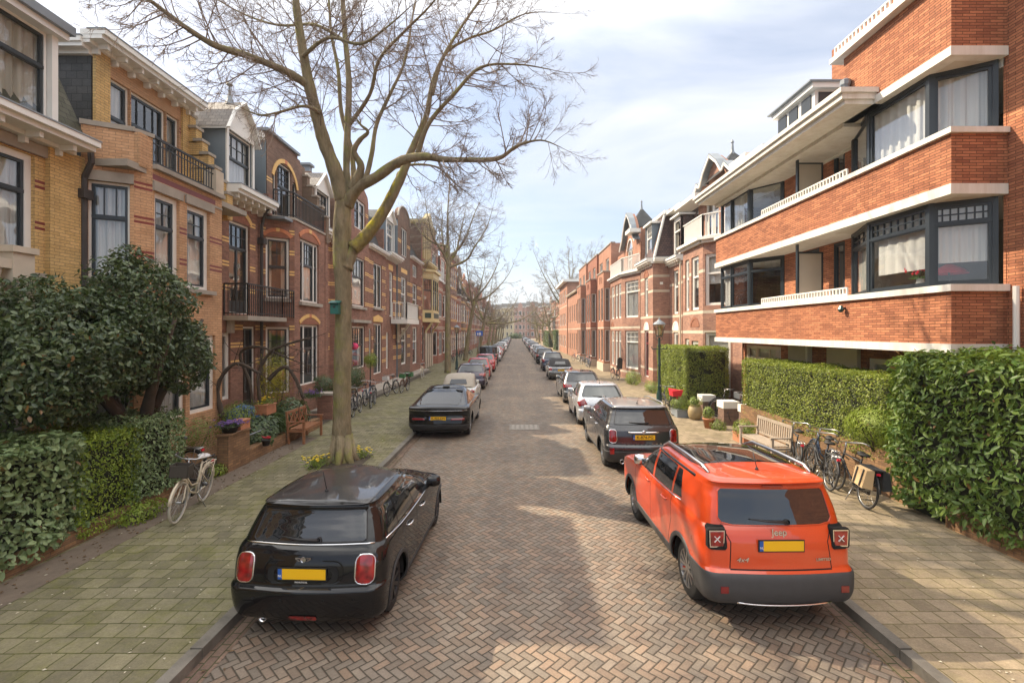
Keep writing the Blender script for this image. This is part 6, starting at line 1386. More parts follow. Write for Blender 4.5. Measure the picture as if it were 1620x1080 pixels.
new_car('hatchback_car','small black hatchback with round chrome-ringed tail lights, nearest at left kerb',car_mini,-2.30,5.19,R(-2.2))
new_car('compact_suv','bright orange-red boxy car with black roof and silver roof rails',car_jeep,2.97,5.38,R(.8))
new_car('crossover_car','dark grey crossover with light grey roof and plate K-874-PG behind the orange car',car_countryman,3.03,11.5,R(.6))
new_car('fastback_car','glossy black fastback without rear window, plate K-903-DN, left kerb',car_ev,-2.42,15.1,R(-1))
new_car('hatchback_car','silver hatchback with red tail lights between dark grey crossover and dark estate',hatch,3.03,17.0,0,L=4.03,W=1.75,paint='silver',plt='54-XK-BN',glassm='clearglass',lights=[[(.52,.80),(.62,.98),(.86,.86),(.80,.72)]])
new_car('soft_top_car','cream car with beige cloth roof right behind the black fastback',soft,-2.5,20.7,0,L=3.6,W=1.63,Hh=1.45,paint='cream',top='softtop',plt='H-215-RX')
new_car('estate_car','dark grey estate car with red tail lights in front of the silver hatchback',hatch,3.05,22.2,0,L=4.6,W=1.80,paint='greyp',plt='X-410-GT',roofm='roofblk',rearslope=.34,lights=[[(.50,.80),(.50,.90),(.86,.95),(.86,.78)]])
new_car('hatchback_car','dark plum hatchback between the cream soft top and the red cars',hatch,-2.6,27.8,0,L=4.3,W=1.76,paint='plum',plt='K-881-XZ',lights=[[(.50,.84),(.50,.93),(.86,.97),(.86,.78)]])
new_car('soft_top_car','dark cabriolet with black cloth roof and round red lights, right kerb',soft,3.08,33.4,0,L=3.85,W=1.73,Hh=1.41,paint='greyp',top='softblk',plt='T-618-PN')
new_car('compact_car','first red car, just beyond the dark plum hatchback',hatch,-2.6,33.4,0,L=3.9,W=1.70,paint='redp',plt=None,Hh=1.5)
M_far=[c for c in C.objects]
suvp=new_car('suv_car','navy blue suv in front of the dark cabriolet, right kerb',hatch,3.1,40.8,0,L=4.4,W=1.82,Hh=1.6,belt=1.04,paint='navy',plt=None,suv=True)
gw=new_car('off_road_car','boxy black off-road car with spare wheel on its back door, left kerb',hatch,-2.65,46.6,0,L=4.3,W=1.85,Hh=1.92,belt=1.22,paint='gloss_black',plt=None,suv=True,spare=True,rearslope=.08,boxy=1.3)
pr=new_car('compact_car','second red car, directly behind the black off-road car',hatch,-2.55,39.9,0,L=4.0,W=1.74,paint='redp',plt=None,lights=[[(.52,.8),(.6,.97),(.86,.86),(.8,.7)]])
# further cars: copies with their own paint
def recolour(root,fr,to):
    for c in root.children_recursive:
        for i,s in enumerate(c.material_slots):
            if s.material==K[fr]: s.link='OBJECT'; s.material=K[to]
def far_car(src,fr,to,x,y,label,name='parked_car'):
    c=copy_tree(src); c.name=name; c.location=(x,y,0); c['label']=label
    if fr!=to: recolour(c,fr,to)
q=random.Random(8)
fl=[('silver',54,'silver car just beyond the black off-road car'),('redp',60.2,'small red car beyond a silver one, left kerb'),('greyp',66.5,'grey car past the small red one, left kerb'),('gloss_black',73,'black car further along the left kerb, past the grey one'),('whitep',80,'white car far along the left kerb'),('bluegrey',88,'blue grey car far along the left kerb, past the white one'),('anth',97,'dark car far along the left kerb, past the blue grey one'),('silver',108,'second silver car counted along the far left kerb'),('navy',121,'navy car near the far end of the left kerb'),('greyp',138,'last grey car at the far end of the left kerb'),('gloss_black',160,'tiny black car at the far end of the left kerb')]
for i,(c,y,lb) in enumerate(fl): far_car((suvp,pr)[i%2],('navy','redp')[i%2],c,-2.5+(.1 if i>3 else 0),y,lb)
fr_=[('gloss_black',49.5,'black suv in front of the navy one, right kerb',0),('bluegrey',56.2,'pale blue grey car past the black suv, right kerb',1),('greyp',62,'grey car after the pale blue grey one, right kerb',1),('whitep',69,'white car half hidden after the grey one, right kerb',1),('plum',79,'dark purple car past the white one, right kerb',0),('anth',88,'dark car beyond the purple one, right kerb',1),('silver',98,'silver car far along the right kerb',0),('navy',110,'dark blue car far along the right kerb, past the silver one',1),('greyp',123,'grey car near the far end of the right kerb',0),('silver',140,'last silver car at the far end of the right kerb',1),('anth',162,'tiny dark car at the far end of the right kerb',0)]
for (c,y,lb,i) in fr_: far_car((suvp,pr)[i],('navy','redp')[i],c,3.0,y,lb)

for o in C.objects:
    if o.name=='compact_suv': o.scale=(.955,1,1)
# ---------------------------------------------------------------- vegetation
def leafmat(name,c1,c2,rough=.45,trans=.35,spec=.4,scale=1.3):
    m,t,b=newmat(name); g=t.nodes.new('ShaderNodeNewGeometry')
    c=mixc(t,g.outputs['Random Per Island'],c1,c2); dead=ramp(t,g.outputs['Random Per Island'],.990,.992); c=mixc(t,dead,c,(.20,.11,.04)); big=ramp(t,nz(t,scale,3,.6),.3,.7,(.72,.75,.72),(1.22,1.18,1.1)); c=mixc(t,1.0,c,big,'MULTIPLY')
    t.links.new(c,b.inputs['Base Color']); setp(b,rough=rough,spec=spec)
    tr=t.nodes.new('ShaderNodeBsdfTranslucent'); t.links.new(mixc(t,.4,c,(.35,.45,.05)),tr.inputs[0]); ms=t.nodes.new('ShaderNodeMixShader'); ms.inputs[0].default_value=trans
    out=t.nodes['Material Output']; t.links.new(b.outputs[0],ms.inputs[1]); t.links.new(tr.outputs[0],ms.inputs[2]); t.links.new(ms.outputs[0],out.inputs[0]); return m
def leaf_mesh(name,P,Nn,size,mat,parent,seed=0,asp=.5,fold=.25,droop=.4,jit=.7,up=None):
    g=np.random.default_rng(seed); n=len(P); Nn=Nn+g.normal(0,jit,(n,3)); Nn/=np.linalg.norm(Nn,axis=1)[:,None]
    d=g.normal(0,1,(n,3)); d[:,2]-=droop; 
    if up is not None: d[:,2]+=up
    d-=Nn*(d*Nn).sum(1)[:,None]; d/=np.linalg.norm(d,axis=1)[:,None]; s=np.cross(Nn,d)
    L_=size*g.uniform(.42,1.35,n)[:,None]; W_=L_*asp*.5
    base=P; tip=P+d*L_; a=P+d*L_*.30; b_=P+d*L_*.68; up_=Nn*W_*fold
    V=np.stack([base,a+s*W_*.95+up_,b_+s*W_*.8+up_,tip-Nn*L_*.06,b_-s*W_*.8+up_,a-s*W_*.95+up_],1)
    off=np.array(root_loc(parent)) if parent is not None else 0
    V=V.reshape(-1,3)-off
    me=bpy.data.meshes.new(name); me.vertices.add(n*6); me.vertices.foreach_set('co',V.astype(np.float32).ravel())
    idx=np.arange(n)[:,None]*6+np.array([0,1,2,3,0,3,4,5])[None,:]
    me.loops.add(n*8); me.loops.foreach_set('vertex_index',idx.ravel().astype(np.int32)); me.polygons.add(n*2); me.polygons.foreach_set('loop_start',(np.arange(n*2)*4).astype(np.int32)); me.polygons.foreach_set('loop_total',np.full(n*2,4,np.int32))
    me.materials.append(mat); me.update(calc_edges=True); me.validate(); o=bpy.data.objects.new(name,me); C.objects.link(o); o.parent=parent; return o
def nfield(P,sc_,seed=0):
    return np.array([noise.noise(Vector((p[0]*sc_+seed,p[1]*sc_,p[2]*sc_))) for p in P])
def box_shell(x0,x1,y0,y1,z0,z1,n,seed,bump_=.12,depth=.16,rnd_=.15,nsc=1.2,skip=()):
    g=np.random.default_rng(seed); fx=[('x-',(y1-y0)*(z1-z0)),('x+',(y1-y0)*(z1-z0)),('y-',(x1-x0)*(z1-z0)),('y+',(x1-x0)*(z1-z0)),('z+',(x1-x0)*(y1-y0))]
    fx=[f for f in fx if f[0] not in skip]; tot=sum(a for _,a in fx); P=[];Q=[]
    for k,a in fx:
        m=int(n*a/tot); u=g.uniform(0,1,(m,3)); p=np.empty((m,3)); p[:,0]=x0+u[:,0]*(x1-x0); p[:,1]=y0+u[:,1]*(y1-y0); p[:,2]=z0+u[:,2]*(z1-z0); q=np.zeros((m,3))
        ax='xyz'.index(k[0]); sg=1 if k[1]=='+' else -1; p[:,ax]=[(x0,x1),(y0,y1),(z0,z1)][ax][1 if sg>0 else 0]; q[:,ax]=sg
        P.append(p);Q.append(q)
    P=np.concatenate(P);Q=np.concatenate(Q); c=np.array([(x0+x1)/2,(y0+y1)/2,(z0+z1)/2]); h=np.array([(x1-x0)/2,(y1-y0)/2,(z1-z0)/2])
    r=(P-c)/h; e=np.abs(r); e2=np.sort(e,axis=1)[:,1]; P=P-(r*h)*(np.clip(e2-(1-rnd_),0,1)/max(rnd_,1e-3)*rnd_*.45)[:,None]*np.array([1,1,1])
    nf=nfield(P,nsc,seed)+.5*nfield(P,nsc*2.7,seed+9); P=P+Q*(nf*bump_)[:,None]-Q*np.abs(g.normal(0,depth,len(P)))[:,None]*.7
    P[:,2]=np.maximum(P[:,2],z0); Q=Q+np.array([0,0,.45]); return P,Q
def blob_shell(c,r,n,seed,depth=.25,bump_=.18,nsc=1.4,zmin=None):
    g=np.random.default_rng(seed); q=g.normal(0,1,(n,3)); q/=np.linalg.norm(q,axis=1)[:,None]; s=1-np.abs(g.normal(0,depth,n)); P=np.array(c)+q*np.array(r)*s[:,None]
    nf=nfield(P,nsc,seed)+.5*nfield(P,nsc*2.5,seed+5); P+=q*np.array(r)*(nf*bump_*1.6)[:,None]; 
    if zmin is not None: k=P[:,2]>zmin; P=P[k]; q=q[k]
    return P,q+np.array([0,0,.35])
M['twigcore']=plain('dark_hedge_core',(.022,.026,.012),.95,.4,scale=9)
M['bark']=None
LM=dict(priv=leafmat('privet_leaf',(.16,.25,.025),(.34,.42,.06)),laurel=leafmat('laurel_leaf',(.06,.13,.02),(.18,.26,.06),.42,.28,.4),eleag=leafmat('grey_green_leaf',(.13,.20,.085),(.28,.36,.18),.4,.2),ivy=leafmat('ivy_leaf',(.035,.075,.03),(.12,.17,.07),.4,.2),
 holly=leafmat('holly_leaf',(.03,.06,.026),(.11,.15,.065),.35,.15,.5),lime=leafmat('light_green_leaf',(.16,.24,.03),(.34,.42,.07)),hedge=leafmat('clipped_hedge_leaf',(.13,.19,.025),(.34,.38,.07)),forsy=leafmat('yellow_green_leaf',(.25,.24,.03),(.45,.38,.05)),young=leafmat('young_leaf',(.14,.22,.05),(.3,.36,.1)))
def hedge(name,label,cat,box_,n,size,key,seed,core=.22,group=None,**k):
    x0,x1,y0,y1,z0,z1=box_; t=thing(name,label,cat,((x0+x1)/2,(y0+y1)/2,PZ),0,group)
    lk={a:k.pop(a) for a in ('asp','fold','droop','jit') if a in k}
    P,Q=box_shell(*box_,n,seed,**k); gk=nfield(P,2.6,seed+20)>-.50; P=P[gk]; Q=Q[gk]; leaf_mesh('foliage',P,Q,size,LM[key],t,seed,**lk)
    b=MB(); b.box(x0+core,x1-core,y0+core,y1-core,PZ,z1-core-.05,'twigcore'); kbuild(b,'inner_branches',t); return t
def bush(name,label,cat,c,r,n,size,key,seed,core=.7,base=PZ,group=None,stem=None,**k):
    t=thing(name,label,cat,(c[0],c[1],base),0,group); lk={a:k.pop(a) for a in ('asp','fold','droop','jit','up') if a in k}
    P,Q=blob_shell(c,r,n,seed,**k); leaf_mesh('foliage',P,Q,size,LM[key],t,seed,**lk)
    b=MB()
    if stem: b.tube([(c[0],c[1],base),(c[0],c[1],c[2])],stem,6,'barkd')
    else:
        q=random.Random(seed)
        for i in range(7):
            a=q.uniform(0,6.3); b.tube([(c[0]+.05*math.cos(a),c[1]+.05*math.sin(a),base),(c[0]+r[0]*.35*math.cos(a),c[1]+r[1]*.35*math.sin(a),(base+c[2])/2),(c[0]+r[0]*.75*math.cos(a),c[1]+r[1]*.75*math.sin(a),c[2]+r[2]*q.uniform(0,.6))],[.02,.014,.005],4,'barkd')
    kbuild(b,'stems',t,True); return t
def barkmat(name,c1,c2,moss=(.25,.26,.05),ma=.95,sc_=1.0):
    m,t,b=newmat(name); f=nz(t,6*sc_,6,.65,stretch=(1,1,.35)); c=mixc(t,ramp(t,f,.3,.7),c1,c2)
    mo=ramp(t,nz(t,1.6*sc_,5,.65),.48,.62); g=t.nodes.new('ShaderNodeNewGeometry'); s=t.nodes.new('ShaderNodeSeparateXYZ'); t.links.new(g.outputs['Normal'],s.inputs[0])
    w_=E(t,s.outputs[2])*.9+.45+E(t,s.outputs[0])*-.35; w_=w_.mxx(0.0).mn(1.0); c=mixc(t,E(t,mo)*w_*ma,c,moss); t.links.new(c,b.inputs['Base Color']); setp(b,rough=.9,spec=.2); bump(t,b,E(t,f)+E(t,nz(t,22,5,.7,stretch=(1,1,.25)))*.6,1.0,.05); return m
M['barkm']=barkmat('mossy_bark',(.14,.115,.07),(.32,.26,.165)); M['moss']=barkmat('yellow_moss_bark',(.15,.12,.06),(.28,.23,.08),(.50,.42,.02),1.0,2.2); M['barkd']=plain('dark_bark',(.075,.055,.04),.9,.35,scale=8); M['twig']=plain('red_brown_twigs',(.26,.20,.16),.85,.25,scale=5); M['twigg']=plain('grey_twigs',(.24,.20,.165),.85,.25,scale=5)
def S3(x,y,Y): return Vector(((x-CX)*Y/F,Y,H-(y-CY)*Y/F))
def spline(pts,rad,k=5):
    out=[];ro=[];n=len(pts)
    for i in range(n-1):
        p0,p1,p2,p3=pts[max(i-1,0)],pts[i],pts[i+1],pts[min(i+2,n-1)]
        for s in range(k):
            t=s/k; out.append(.5*((2*p1)+(-p0+p2)*t+(2*p0-5*p1+4*p2-p3)*t*t+(-p0+3*p1-3*p2+p3)*t**3)); ro.append(rad[i]+(rad[i+1]-rad[i])*t)
    out.append(pts[-1]); ro.append(rad[-1]); return out,ro
class Tree:
    def __init__(s,name,label,loc,group=None,seed=1,tw='twig'):
        s.e=thing(name,label,'tree',loc,0,group); s.t=MB(); s.c=MB(); s.q=random.Random(seed); s.tw=tw; s.nt=0; s.rm=.0017+max(0,loc[1]-13)*.00011
    def limb(s,pts,rad,m='barkm',n=9,k=5,lump=.06):
        P,Rr=spline(pts,rad,k); Rr=[r*(1+s.q.uniform(-lump,lump)) for r in Rr]; s.t.tube(P,Rr,n,m); return P,Rr
    def twig(s,p,d,L,r,lv,kids,curl=.55,thin=.5):
        q=s.q; n=4
        if lv==0: d=d.normalized()-Vector((0,0,.45)); curl=curl*2.6
        pts=[p.copy()]; dd=d.normalized(); wob=Vector((q.gauss(0,.12),q.gauss(0,.12),q.gauss(0,.08)))
        for i in range(n):
            t=(i+1)/n; dd=(dd+wob*.8+Vector((0,0,curl*(t-.35)))*.55).normalized(); pts.append(pts[-1]+dd*L/n)
        rs=[r*(1-.72*i/n) for i in range(n+1)]
        (s.c).tube(pts,rs,3 if r<.012 else 5,s.tw if r<.03 else 'barkm',False); s.nt+=1
        if lv>0:
            kn=kids[lv-1]; kn=int(kn*q.uniform(.75,1.25))
            for k in range(kn):
                t=q.uniform(.18,1.0); j=min(int(t*n),n-1); f=t*n-j; c=pts[j].lerp(pts[j+1],min(f,1)); ax=(pts[j+1]-pts[j]).normalized()
                o=Vector((q.gauss(0,1),q.gauss(0,1),q.gauss(0,.7))); o-=ax*o.dot(ax); o.normalize(); nd=(ax*q.uniform(.7,1.2)+o*q.uniform(.45,.85)-Vector((0,0,.15)))
                s.twig(c,nd,L*q.uniform(.32,.6)*(1.15-.5*t),max(r*.5,s.rm),lv-1,kids,curl,thin)
    def dress(s,P,Rr,n,L,lv=2,kids=(5,6),t0=.25,curl=.5,rmax=.035,up=.1):
        q=s.q; m=len(P)-1
        for k in range(n):
            t=t0+(1-t0)*(k+q.random())/n; j=min(int(t*m),m-1); c=P[j].lerp(P[j+1],t*m-j); ax=(P[j+1]-P[j]).normalized()
            o=Vector((q.gauss(0,1),q.gauss(0,1),q.gauss(0,.8))); o-=ax*o.dot(ax); o.normalize()
            s.twig(c,ax*q.uniform(.3,.8)+o*.9+Vector((0,0,up)),L*q.uniform(.6,1.2)*(1.2-.55*t),min(Rr[j]*.45,rmax),lv,kids,curl)
        ax=(P[-1]-P[-2]).normalized(); s.twig(P[-1],ax,L*.8,min(Rr[-1],rmax),lv,kids,curl)
    def done(s):
        kbuild(s.t,'trunk',s.e,True); kbuild(s.c,'crown',s.e,True)
# main street tree
T=Tree('street_tree','big bare street tree with mossy forked trunk beside the black hatchback',(-4.37,12.3,PZ),seed=11)
Y0=12.3
def PX(l,dY=()): 
    out=[]
    for i,(x,y) in enumerate(l):
        dy=dY[0]+(dY[1]-dY[0])*i/(len(l)-1) if dY else 0; out.append(S3(x,y,Y0+dy))
    return out
T.limb([S3(541,733,Y0),S3(541,716,Y0),S3(541,640,Y0),S3(543,540,Y0),S3(543,460,Y0),S3(541,410,Y0),S3(541,370,Y0),S3(543,315,Y0)],[.33,.25,.215,.205,.20,.215,.215,.195],n=20,k=6,lump=.045)
for k in range(7):
    a=2*PI*k/7+.3; T.t.tube([S3(541,716,Y0)+Vector((.12*math.cos(a),.12*math.sin(a),.45)),S3(541,733,Y0)+Vector((.27*math.cos(a),.27*math.sin(a),.16)),S3(541,735,Y0)+Vector((.48*math.cos(a),.48*math.sin(a),-.03))],[.14,.10,.05],7,'barkm')
L1=T.limb(PX([(543,320),(530,270),(513,225),(500,178),(489,133),(480,85),(470,20),(462,-60),(440,-160)],(0,-.8)),[.2,.175,.16,.145,.13,.11,.09,.065,.03],n=12)
L1b=T.limb(PX([(489,137),(462,118),(431,104),(390,88),(342,73),(300,48),(262,20),(225,-5),(150,-30)],(-.4,-2.6)),[.10,.09,.082,.075,.068,.055,.045,.035,.015],n=9)
L2=T.limb(PX([(550,310),(548,270),(550,200),(552,133),(547,67),(542,0),(535,-90),(540,-190)],(0,.5)),[.12,.088,.082,.075,.065,.055,.04,.02],n=10)
L3=T.limb(PX([(560,290),(556,240),(540,178),(535,111),(524,53),(518,-20),(500,-120)],(.3,1.8)),[.08,.062,.055,.048,.04,.03,.012])
L4=T.limb(PX([(563,300),(578,282),(588,244),(596,196),(618,147),(640,98),(652,30),(664,-40)],(.1,1.2)),[.08,.07,.06,.052,.042,.034,.025,.01])
L5=T.limb(PX([(548,325),(565,298),(596,280),(631,256),(667,248),(700,252),(729,253),(787,251),(818,231),(855,222),(885,232)],(0,-1.2)),[.17,.14,.125,.115,.10,.072,.062,.05,.036,.020,.008],n=11)
L6=T.limb(PX([(545,425),(556,398),(575,380),(600,347),(624,304),(640,267),(651,238),(664,209),(676,178),(684,133),(702,89),(729,44),(768,-15),(800,-90)],(0,1.0)),[.2,.17,.145,.13,.115,.105,.095,.085,.07,.058,.045,.035,.022,.01],'barkm',n=11)
L7=T.limb(PX([(660,246),(678,196),(720,147),(760,107),(818,102),(870,110)],(.0,-.8)),[.075,.055,.045,.035,.022,.01])
L8=T.limb(PX([(684,150),(702,89),(740,62),(778,49),(831,22),(880,20)],(.6,2.0)),[.05,.045,.035,.028,.018,.008])
L9=T.limb(PX([(558,300),(566,282),(571,262),(560,240),(569,222),(582,209),(571,198),(562,185)],(-.1,-.6)),[.14,.12,.085,.07,.06,.04,.03,.01],'barkm')
L10=T.limb(PX([(507,178),(480,168),(440,178),(410,182),(380,170)],(-.4,-1.8)),[.05,.035,.028,.018,.008])
L11=T.limb(PX([(551,200),(585,150),(600,95),(640,50),(680,10),(720,-40)],(.2,-1.4)),[.055,.045,.04,.03,.02,.01])
L12=T.limb(PX([(480,89),(520,60),(570,70),(610,45),(650,10)],(-.6,-2.2)),[.05,.035,.03,.02,.008])
L13=T.limb(PX([(547,67),(500,40),(440,40),(380,20),(320,-15)],(.3,2.2)),[.05,.04,.03,.022,.01])
L14=T.limb(PX([(590,278),(640,262),(690,264),(720,290),(745,310)],(.4,2.4)),[.05,.035,.025,.018,.008])
# moss sleeve on the leaning limb and the trunk
P,Rr=spline(PX([(558,394),(576,378),(600,347),(624,304),(636,276)],(0.02,.45)),[.17,.158,.138,.121,.10],5); T.t.tube([p+Vector((-.012,-.02,.012)) for p in P],[r*(1+T.q.uniform(-.07,.09)) for r in Rr],11,'moss')
for l,n,L_,t0 in ((L1,20,1.5,.3),(L1b,34,1.25,.08),(L2,18,1.4,.35),(L3,16,1.3,.35),(L4,16,1.2,.4),(L5,26,1.05,.42),(L6,22,1.3,.5),(L7,20,1.1,.2),(L8,16,1.1,.2),(L9,5,.6,.7),(L10,14,1.0,.2),(L11,16,1.1,.25),(L12,14,1.1,.25),(L13,15,1.1,.2),(L14,12,1.0,.2)):
    T.dress(l[0],l[1],int(n*1.25),L_*1.2,2,(9,9),t0,curl=.95,rmax=.016,up=.05)
T.done()
t=thing('bird_box','small teal green bird box fixed to the trunk of the big tree','bird box',(-4.45,12.0,3.85)); b=MB(); o=S3(531,487,12.05)
b.box(o.x-.10,o.x+.10,o.y-.10,o.y+.06,o.z-.15,o.z+.13,'tealbox'); kbuild(b,'box',t); b=MB(); b.poly([(o.x-.13,o.y-.15,o.z+.12),(o.x+.13,o.y-.15,o.z+.12),(o.x+.13,o.y+.08,o.z+.19),(o.x-.13,o.y+.08,o.z+.19)],'tealbox'); b.poly([(o.x-.13,o.y-.15,o.z+.10),(o.x-.13,o.y+.08,o.z+.17),(o.x+.13,o.y+.08,o.z+.17),(o.x+.13,o.y-.15,o.z+.10)],'tealbox'); kbuild(b,'lid',t); b=MB(); b.lathe([(.001,0),(.028,0)],12,(o.x,o.y-.104,o.z+.02),'y','iron'); kbuild(b,'hole',t)
# smaller street trees of the left row
def street_tree(label,x,y,h,seed,lean=0,spread=1.0,r=.16,lim=None,fork=.55,name='street_tree',tw='twigg',kids=(6,5),nb=9,L=1.2,grp='young street trees along the left pavement'):
    T=Tree(name,label,(x,y,PZ),grp,seed,tw); q=T.q; zf=h*fork
    tr=T.limb([Vector((x,y,PZ-.02)),Vector((x+.02,y,PZ+.5)),Vector((x+lean*.4,y,zf*.5)),Vector((x+lean,y,zf))],[r*1.35,r,r*.85,r*.62],n=9)
    limbs=lim or [(q.uniform(-1,1),q.uniform(-1,1)) for k in range(5)]
    for a,bb in limbs:
        e=Vector((x+lean+a*spread*h*.28,y+bb*spread*h*.2,h*q.uniform(.82,1.0))); s_=Vector((x+lean*q.uniform(.7,1),y,zf*q.uniform(.8,1))); e=e-Vector((0,0,abs(a)*h*.09)); wv=lambda t,k: s_.lerp(e,t)+Vector((a*.35*math.sin(PI*t)+q.uniform(-.2,.2),q.uniform(-.25,.25),-.05*h*math.sin(PI*t)*(abs(a)+.2)))*k
        l=T.limb([s_,wv(.28,1),wv(.52,1),wv(.78,1),e],[r*.5,r*.36,r*.25,r*.15,r*.05],n=6); T.dress(l[0],l[1],nb,L*h/8,2,kids,.12,curl=.8,rmax=.022+T.rm,up=.12)
    T.done(); return T
street_tree('slim bare street tree with high forked crown beside the left lamp post',-5.4,38.7,16.8,21,.05,.85,.25,[(-.8,.2),(.9,-.3),(.3,.8),(-.35,-.8),(.05,0),(.65,.5),(-.2,.6)],.60,nb=20,L=1.1,kids=(8,8))
street_tree('bare leaning street tree, first one past the left lamp post',-5.6,54.5,13.5,22,1.0,1.0,.26,[(1.2,0),(.3,.5),(-.6,.4),(.8,-.7),(-.2,-.6)],.5,nb=14,kids=(8,7))
street_tree('bare street tree with a long branch over the road, behind the blue sign',-5.2,69,11.5,23,.9,1.2,.30,[(2.2,-.2),(1.2,.4),(-.5,.5),(.3,-.6),(-.9,-.2)],.45,nb=14,kids=(8,7))
for i,(y,h_) in enumerate(((84,10),(98,11),(113,10.5),(130,11),(150,11),(172,11))): street_tree('bare street tree, number %s counted from the blue sign along the left pavement'%('two three four five six seven'.split()[i]),-4.8,y,h_,30+i,.6,1.2,.25,None,.45,kids=(6,5),nb=10)
# trees on the far right
street_tree('large bare tree rising behind the white roofed brick block',9.8,88,19.5,51,0,1.2,.4,[(-1,0),(1,.3),(0,.8),(.4,-.8),(-.5,-.5),(.05,0),(-.7,.5),(.7,-.2)],.42,'bare_tree',kids=(8,7),nb=18,grp='bare trees beyond the right row')
street_tree('bare tree leaning over the right pavement beyond the brick block',7.6,95,13,52,-1.5,1.25,.3,[(-1.6,-.2),(-.9,.4),(.5,.4),(-.3,-.6),(.8,0)],.4,'bare_tree',kids=(7,6),nb=14,grp='bare trees beyond the right row')
for i,(x,y,h_) in enumerate(((6.8,112,11),(6.5,135,12),(7,165,12))): street_tree('bare tree, number %s past the leaning one on the far right pavement'%('one two three'.split()[i]),x,y,h_,60+i,-.8,1.2,.28,None,.4,'bare_tree',kids=(6,5),nb=11,grp='bare trees beyond the right row')
# holly
T=Tree('holly_tree','large dark evergreen holly with thick trunk behind the left hedge',(-7.3,9.0,PZ),seed=5)
for (a,bb) in ((-.5,.2),(.5,.1),(0,-.6),(.3,.8)): T.limb([Vector((-7.3+a*.25,9.4+bb*.1,PZ)),Vector((-7.3+a*.5,9.3+bb*.4,1.7)),Vector((-7.25+a*1.3,8.9+bb*1.2,2.6)),Vector((-7.25+a*2,8.8+bb*2,3.6))],[.13,.11,.08,.03],'barkd',n=8)
kbuild(T.t,'trunk',T.e,True)
Ps=[];Qs=[]
for i,(c,r,n) in enumerate((((-7.35,8.6,3.1),(1.12,1.85,1.0),21000),((-7.0,9.2,3.9),(.8,1.1,.8),7000),((-7.5,7.3,2.6),(1.0,1.0,.9),8000),((-6.75,9.9,2.85),(.6,.7,.7),5000),((-7.9,8.2,3.6),(.7,1.0,.7),4000),((-7.1,9.0,4.5),(.3,.35,.45),900))):
    P,Q=blob_shell(c,r,n,70+i,depth=.22,bump_=.2,nsc=1.9,zmin=1.95); Ps.append(P);Qs.append(Q)
Ps=np.concatenate(Ps);Qs=np.concatenate(Qs); k=nfield(Ps,1.6,3)>-.32; leaf_mesh('crown',Ps[k],Qs[k],.085,LM['holly'],T.e,3,asp=.55,jit=.8)
# hedges left
hedge('euonymus_hedge','big-leaved grey green hedge in the bottom left corner','hedge',(-8.2,-6.60,4.2,7.7,.18,1.80),17000,.10,'eleag',1,asp=.52,bump_=.16,jit=.6)
hedge('privet_hedge','light green privet hedge between the big-leaved and grey leaved ones','hedge',(-8.2,-6.58,7.4,8.75,.12,1.74),17000,.042,'priv',2,asp=.6,bump_=.12)
hedge('ivy_hedge','dark grey leaved hedge beside the white bicycle','hedge',(-8.1,-6.58,8.5,9.85,.30,1.82),11000,.062,'eleag',3,asp=.55,bump_=.14)
bush('weed_clump','small light green weeds growing at the hedge foot by the white bicycle','weeds',(-6.45,8.5,.2),(.22,.5,.22),900,.05,'lime',5)
hedge('clipped_hedge','tall square clipped hedge beside the right lamp post','hedge',(6.87,8.66,19.8,23.9,.2,2.70),52000,.052,'hedge',6,asp=.6,bump_=.07,depth=.10,rnd_=.05,core=.14)
hedge('clipped_hedge','long clipped hedge behind the weathered bench and parked bicycles','hedge',(7.28,8.42,9.5,15.9,.70,2.48),56000,.042,'hedge',7,asp=.6,bump_=.09,depth=.10,rnd_=.10,core=.14)
hedge('laurel_hedge','tall large-leaved laurel hedge at the right edge','hedge',(6.95,8.5,3.6,9.35,.15,3.02),27000,.118,'laurel',8,asp=.42,bump_=.2,depth=.2,rnd_=.2,droop=.9,core=.34,nsc=.8)
bush('conifer_shrub','bright green feathery shrub spilling over the garden wall','shrub',(7.35,10.0,1.45),(.42,.75,.45),5200,.06,'lime',9,asp=.25,base=.9)
# ivy mound, wisteria, forsythia, border plants on the left
for i,(c,r,n) in enumerate((((-7.1,13.6,.45),(.55,1.1,.55),5200),((-7.15,15.4,.55),(.55,1.0,.62),4600))): bush('ivy_mound',('dark ivy mound spilling onto the pavement by the brick pier','ivy mound behind the teak bench')[i],'ivy',c,r,n,.075,'ivy',80+i,asp=.9,bump_=.25)
bush('forsythia_shrub','tall yellow green shrub above the teak bench','shrub',(-7.7,15.6,1.75),(.5,.75,1.15),3400,.06,'forsy',12,asp=.4,depth=.45)
bush('border_plant','light green plants in front of the yellow house windows','plant',(-7.9,11.9,.85),(.5,.8,.5),2200,.07,'young',13,asp=.3)
bush('border_plant','mixed green plants behind the flower bowl pier','plant',(-7.6,13.3,1.0),(.5,.7,.45),2200,.07,'young',14,asp=.35)
bush('weed_clump','green weeds at the foot of the brick pier','weeds',(-6.75,11.1,.2),(.18,.3,.15),500,.05,'lime',15)
bush('round_shrub','rounded dark shrub left of the big trunk by the front steps','shrub',(-7.75,19.6,1.15),(.55,.6,.55),3200,.06,'ivy',16); bush('round_shrub','rounded dark shrub right of the big trunk by the front steps','shrub',(-7.55,22.6,1.2),(.6,.7,.6),3200,.07,'ivy',17)
bush('topiary_tree','small ball topiary on a thin stem by the black door','topiary',(-7.3,24.6,1.9),(.42,.42,.42),2200,.045,'priv',18,stem=.03)
T=Tree('wisteria','gnarled bare wisteria climbing in front of the brown house','%s'%'' or (-7.6,13.4,PZ),seed=9,tw='barkd') if False else Tree('wisteria','gnarled bare climbing shrub in front of the brown house',(-7.6,13.4,PZ),None,9,'barkd')
T.e['category']='shrub'
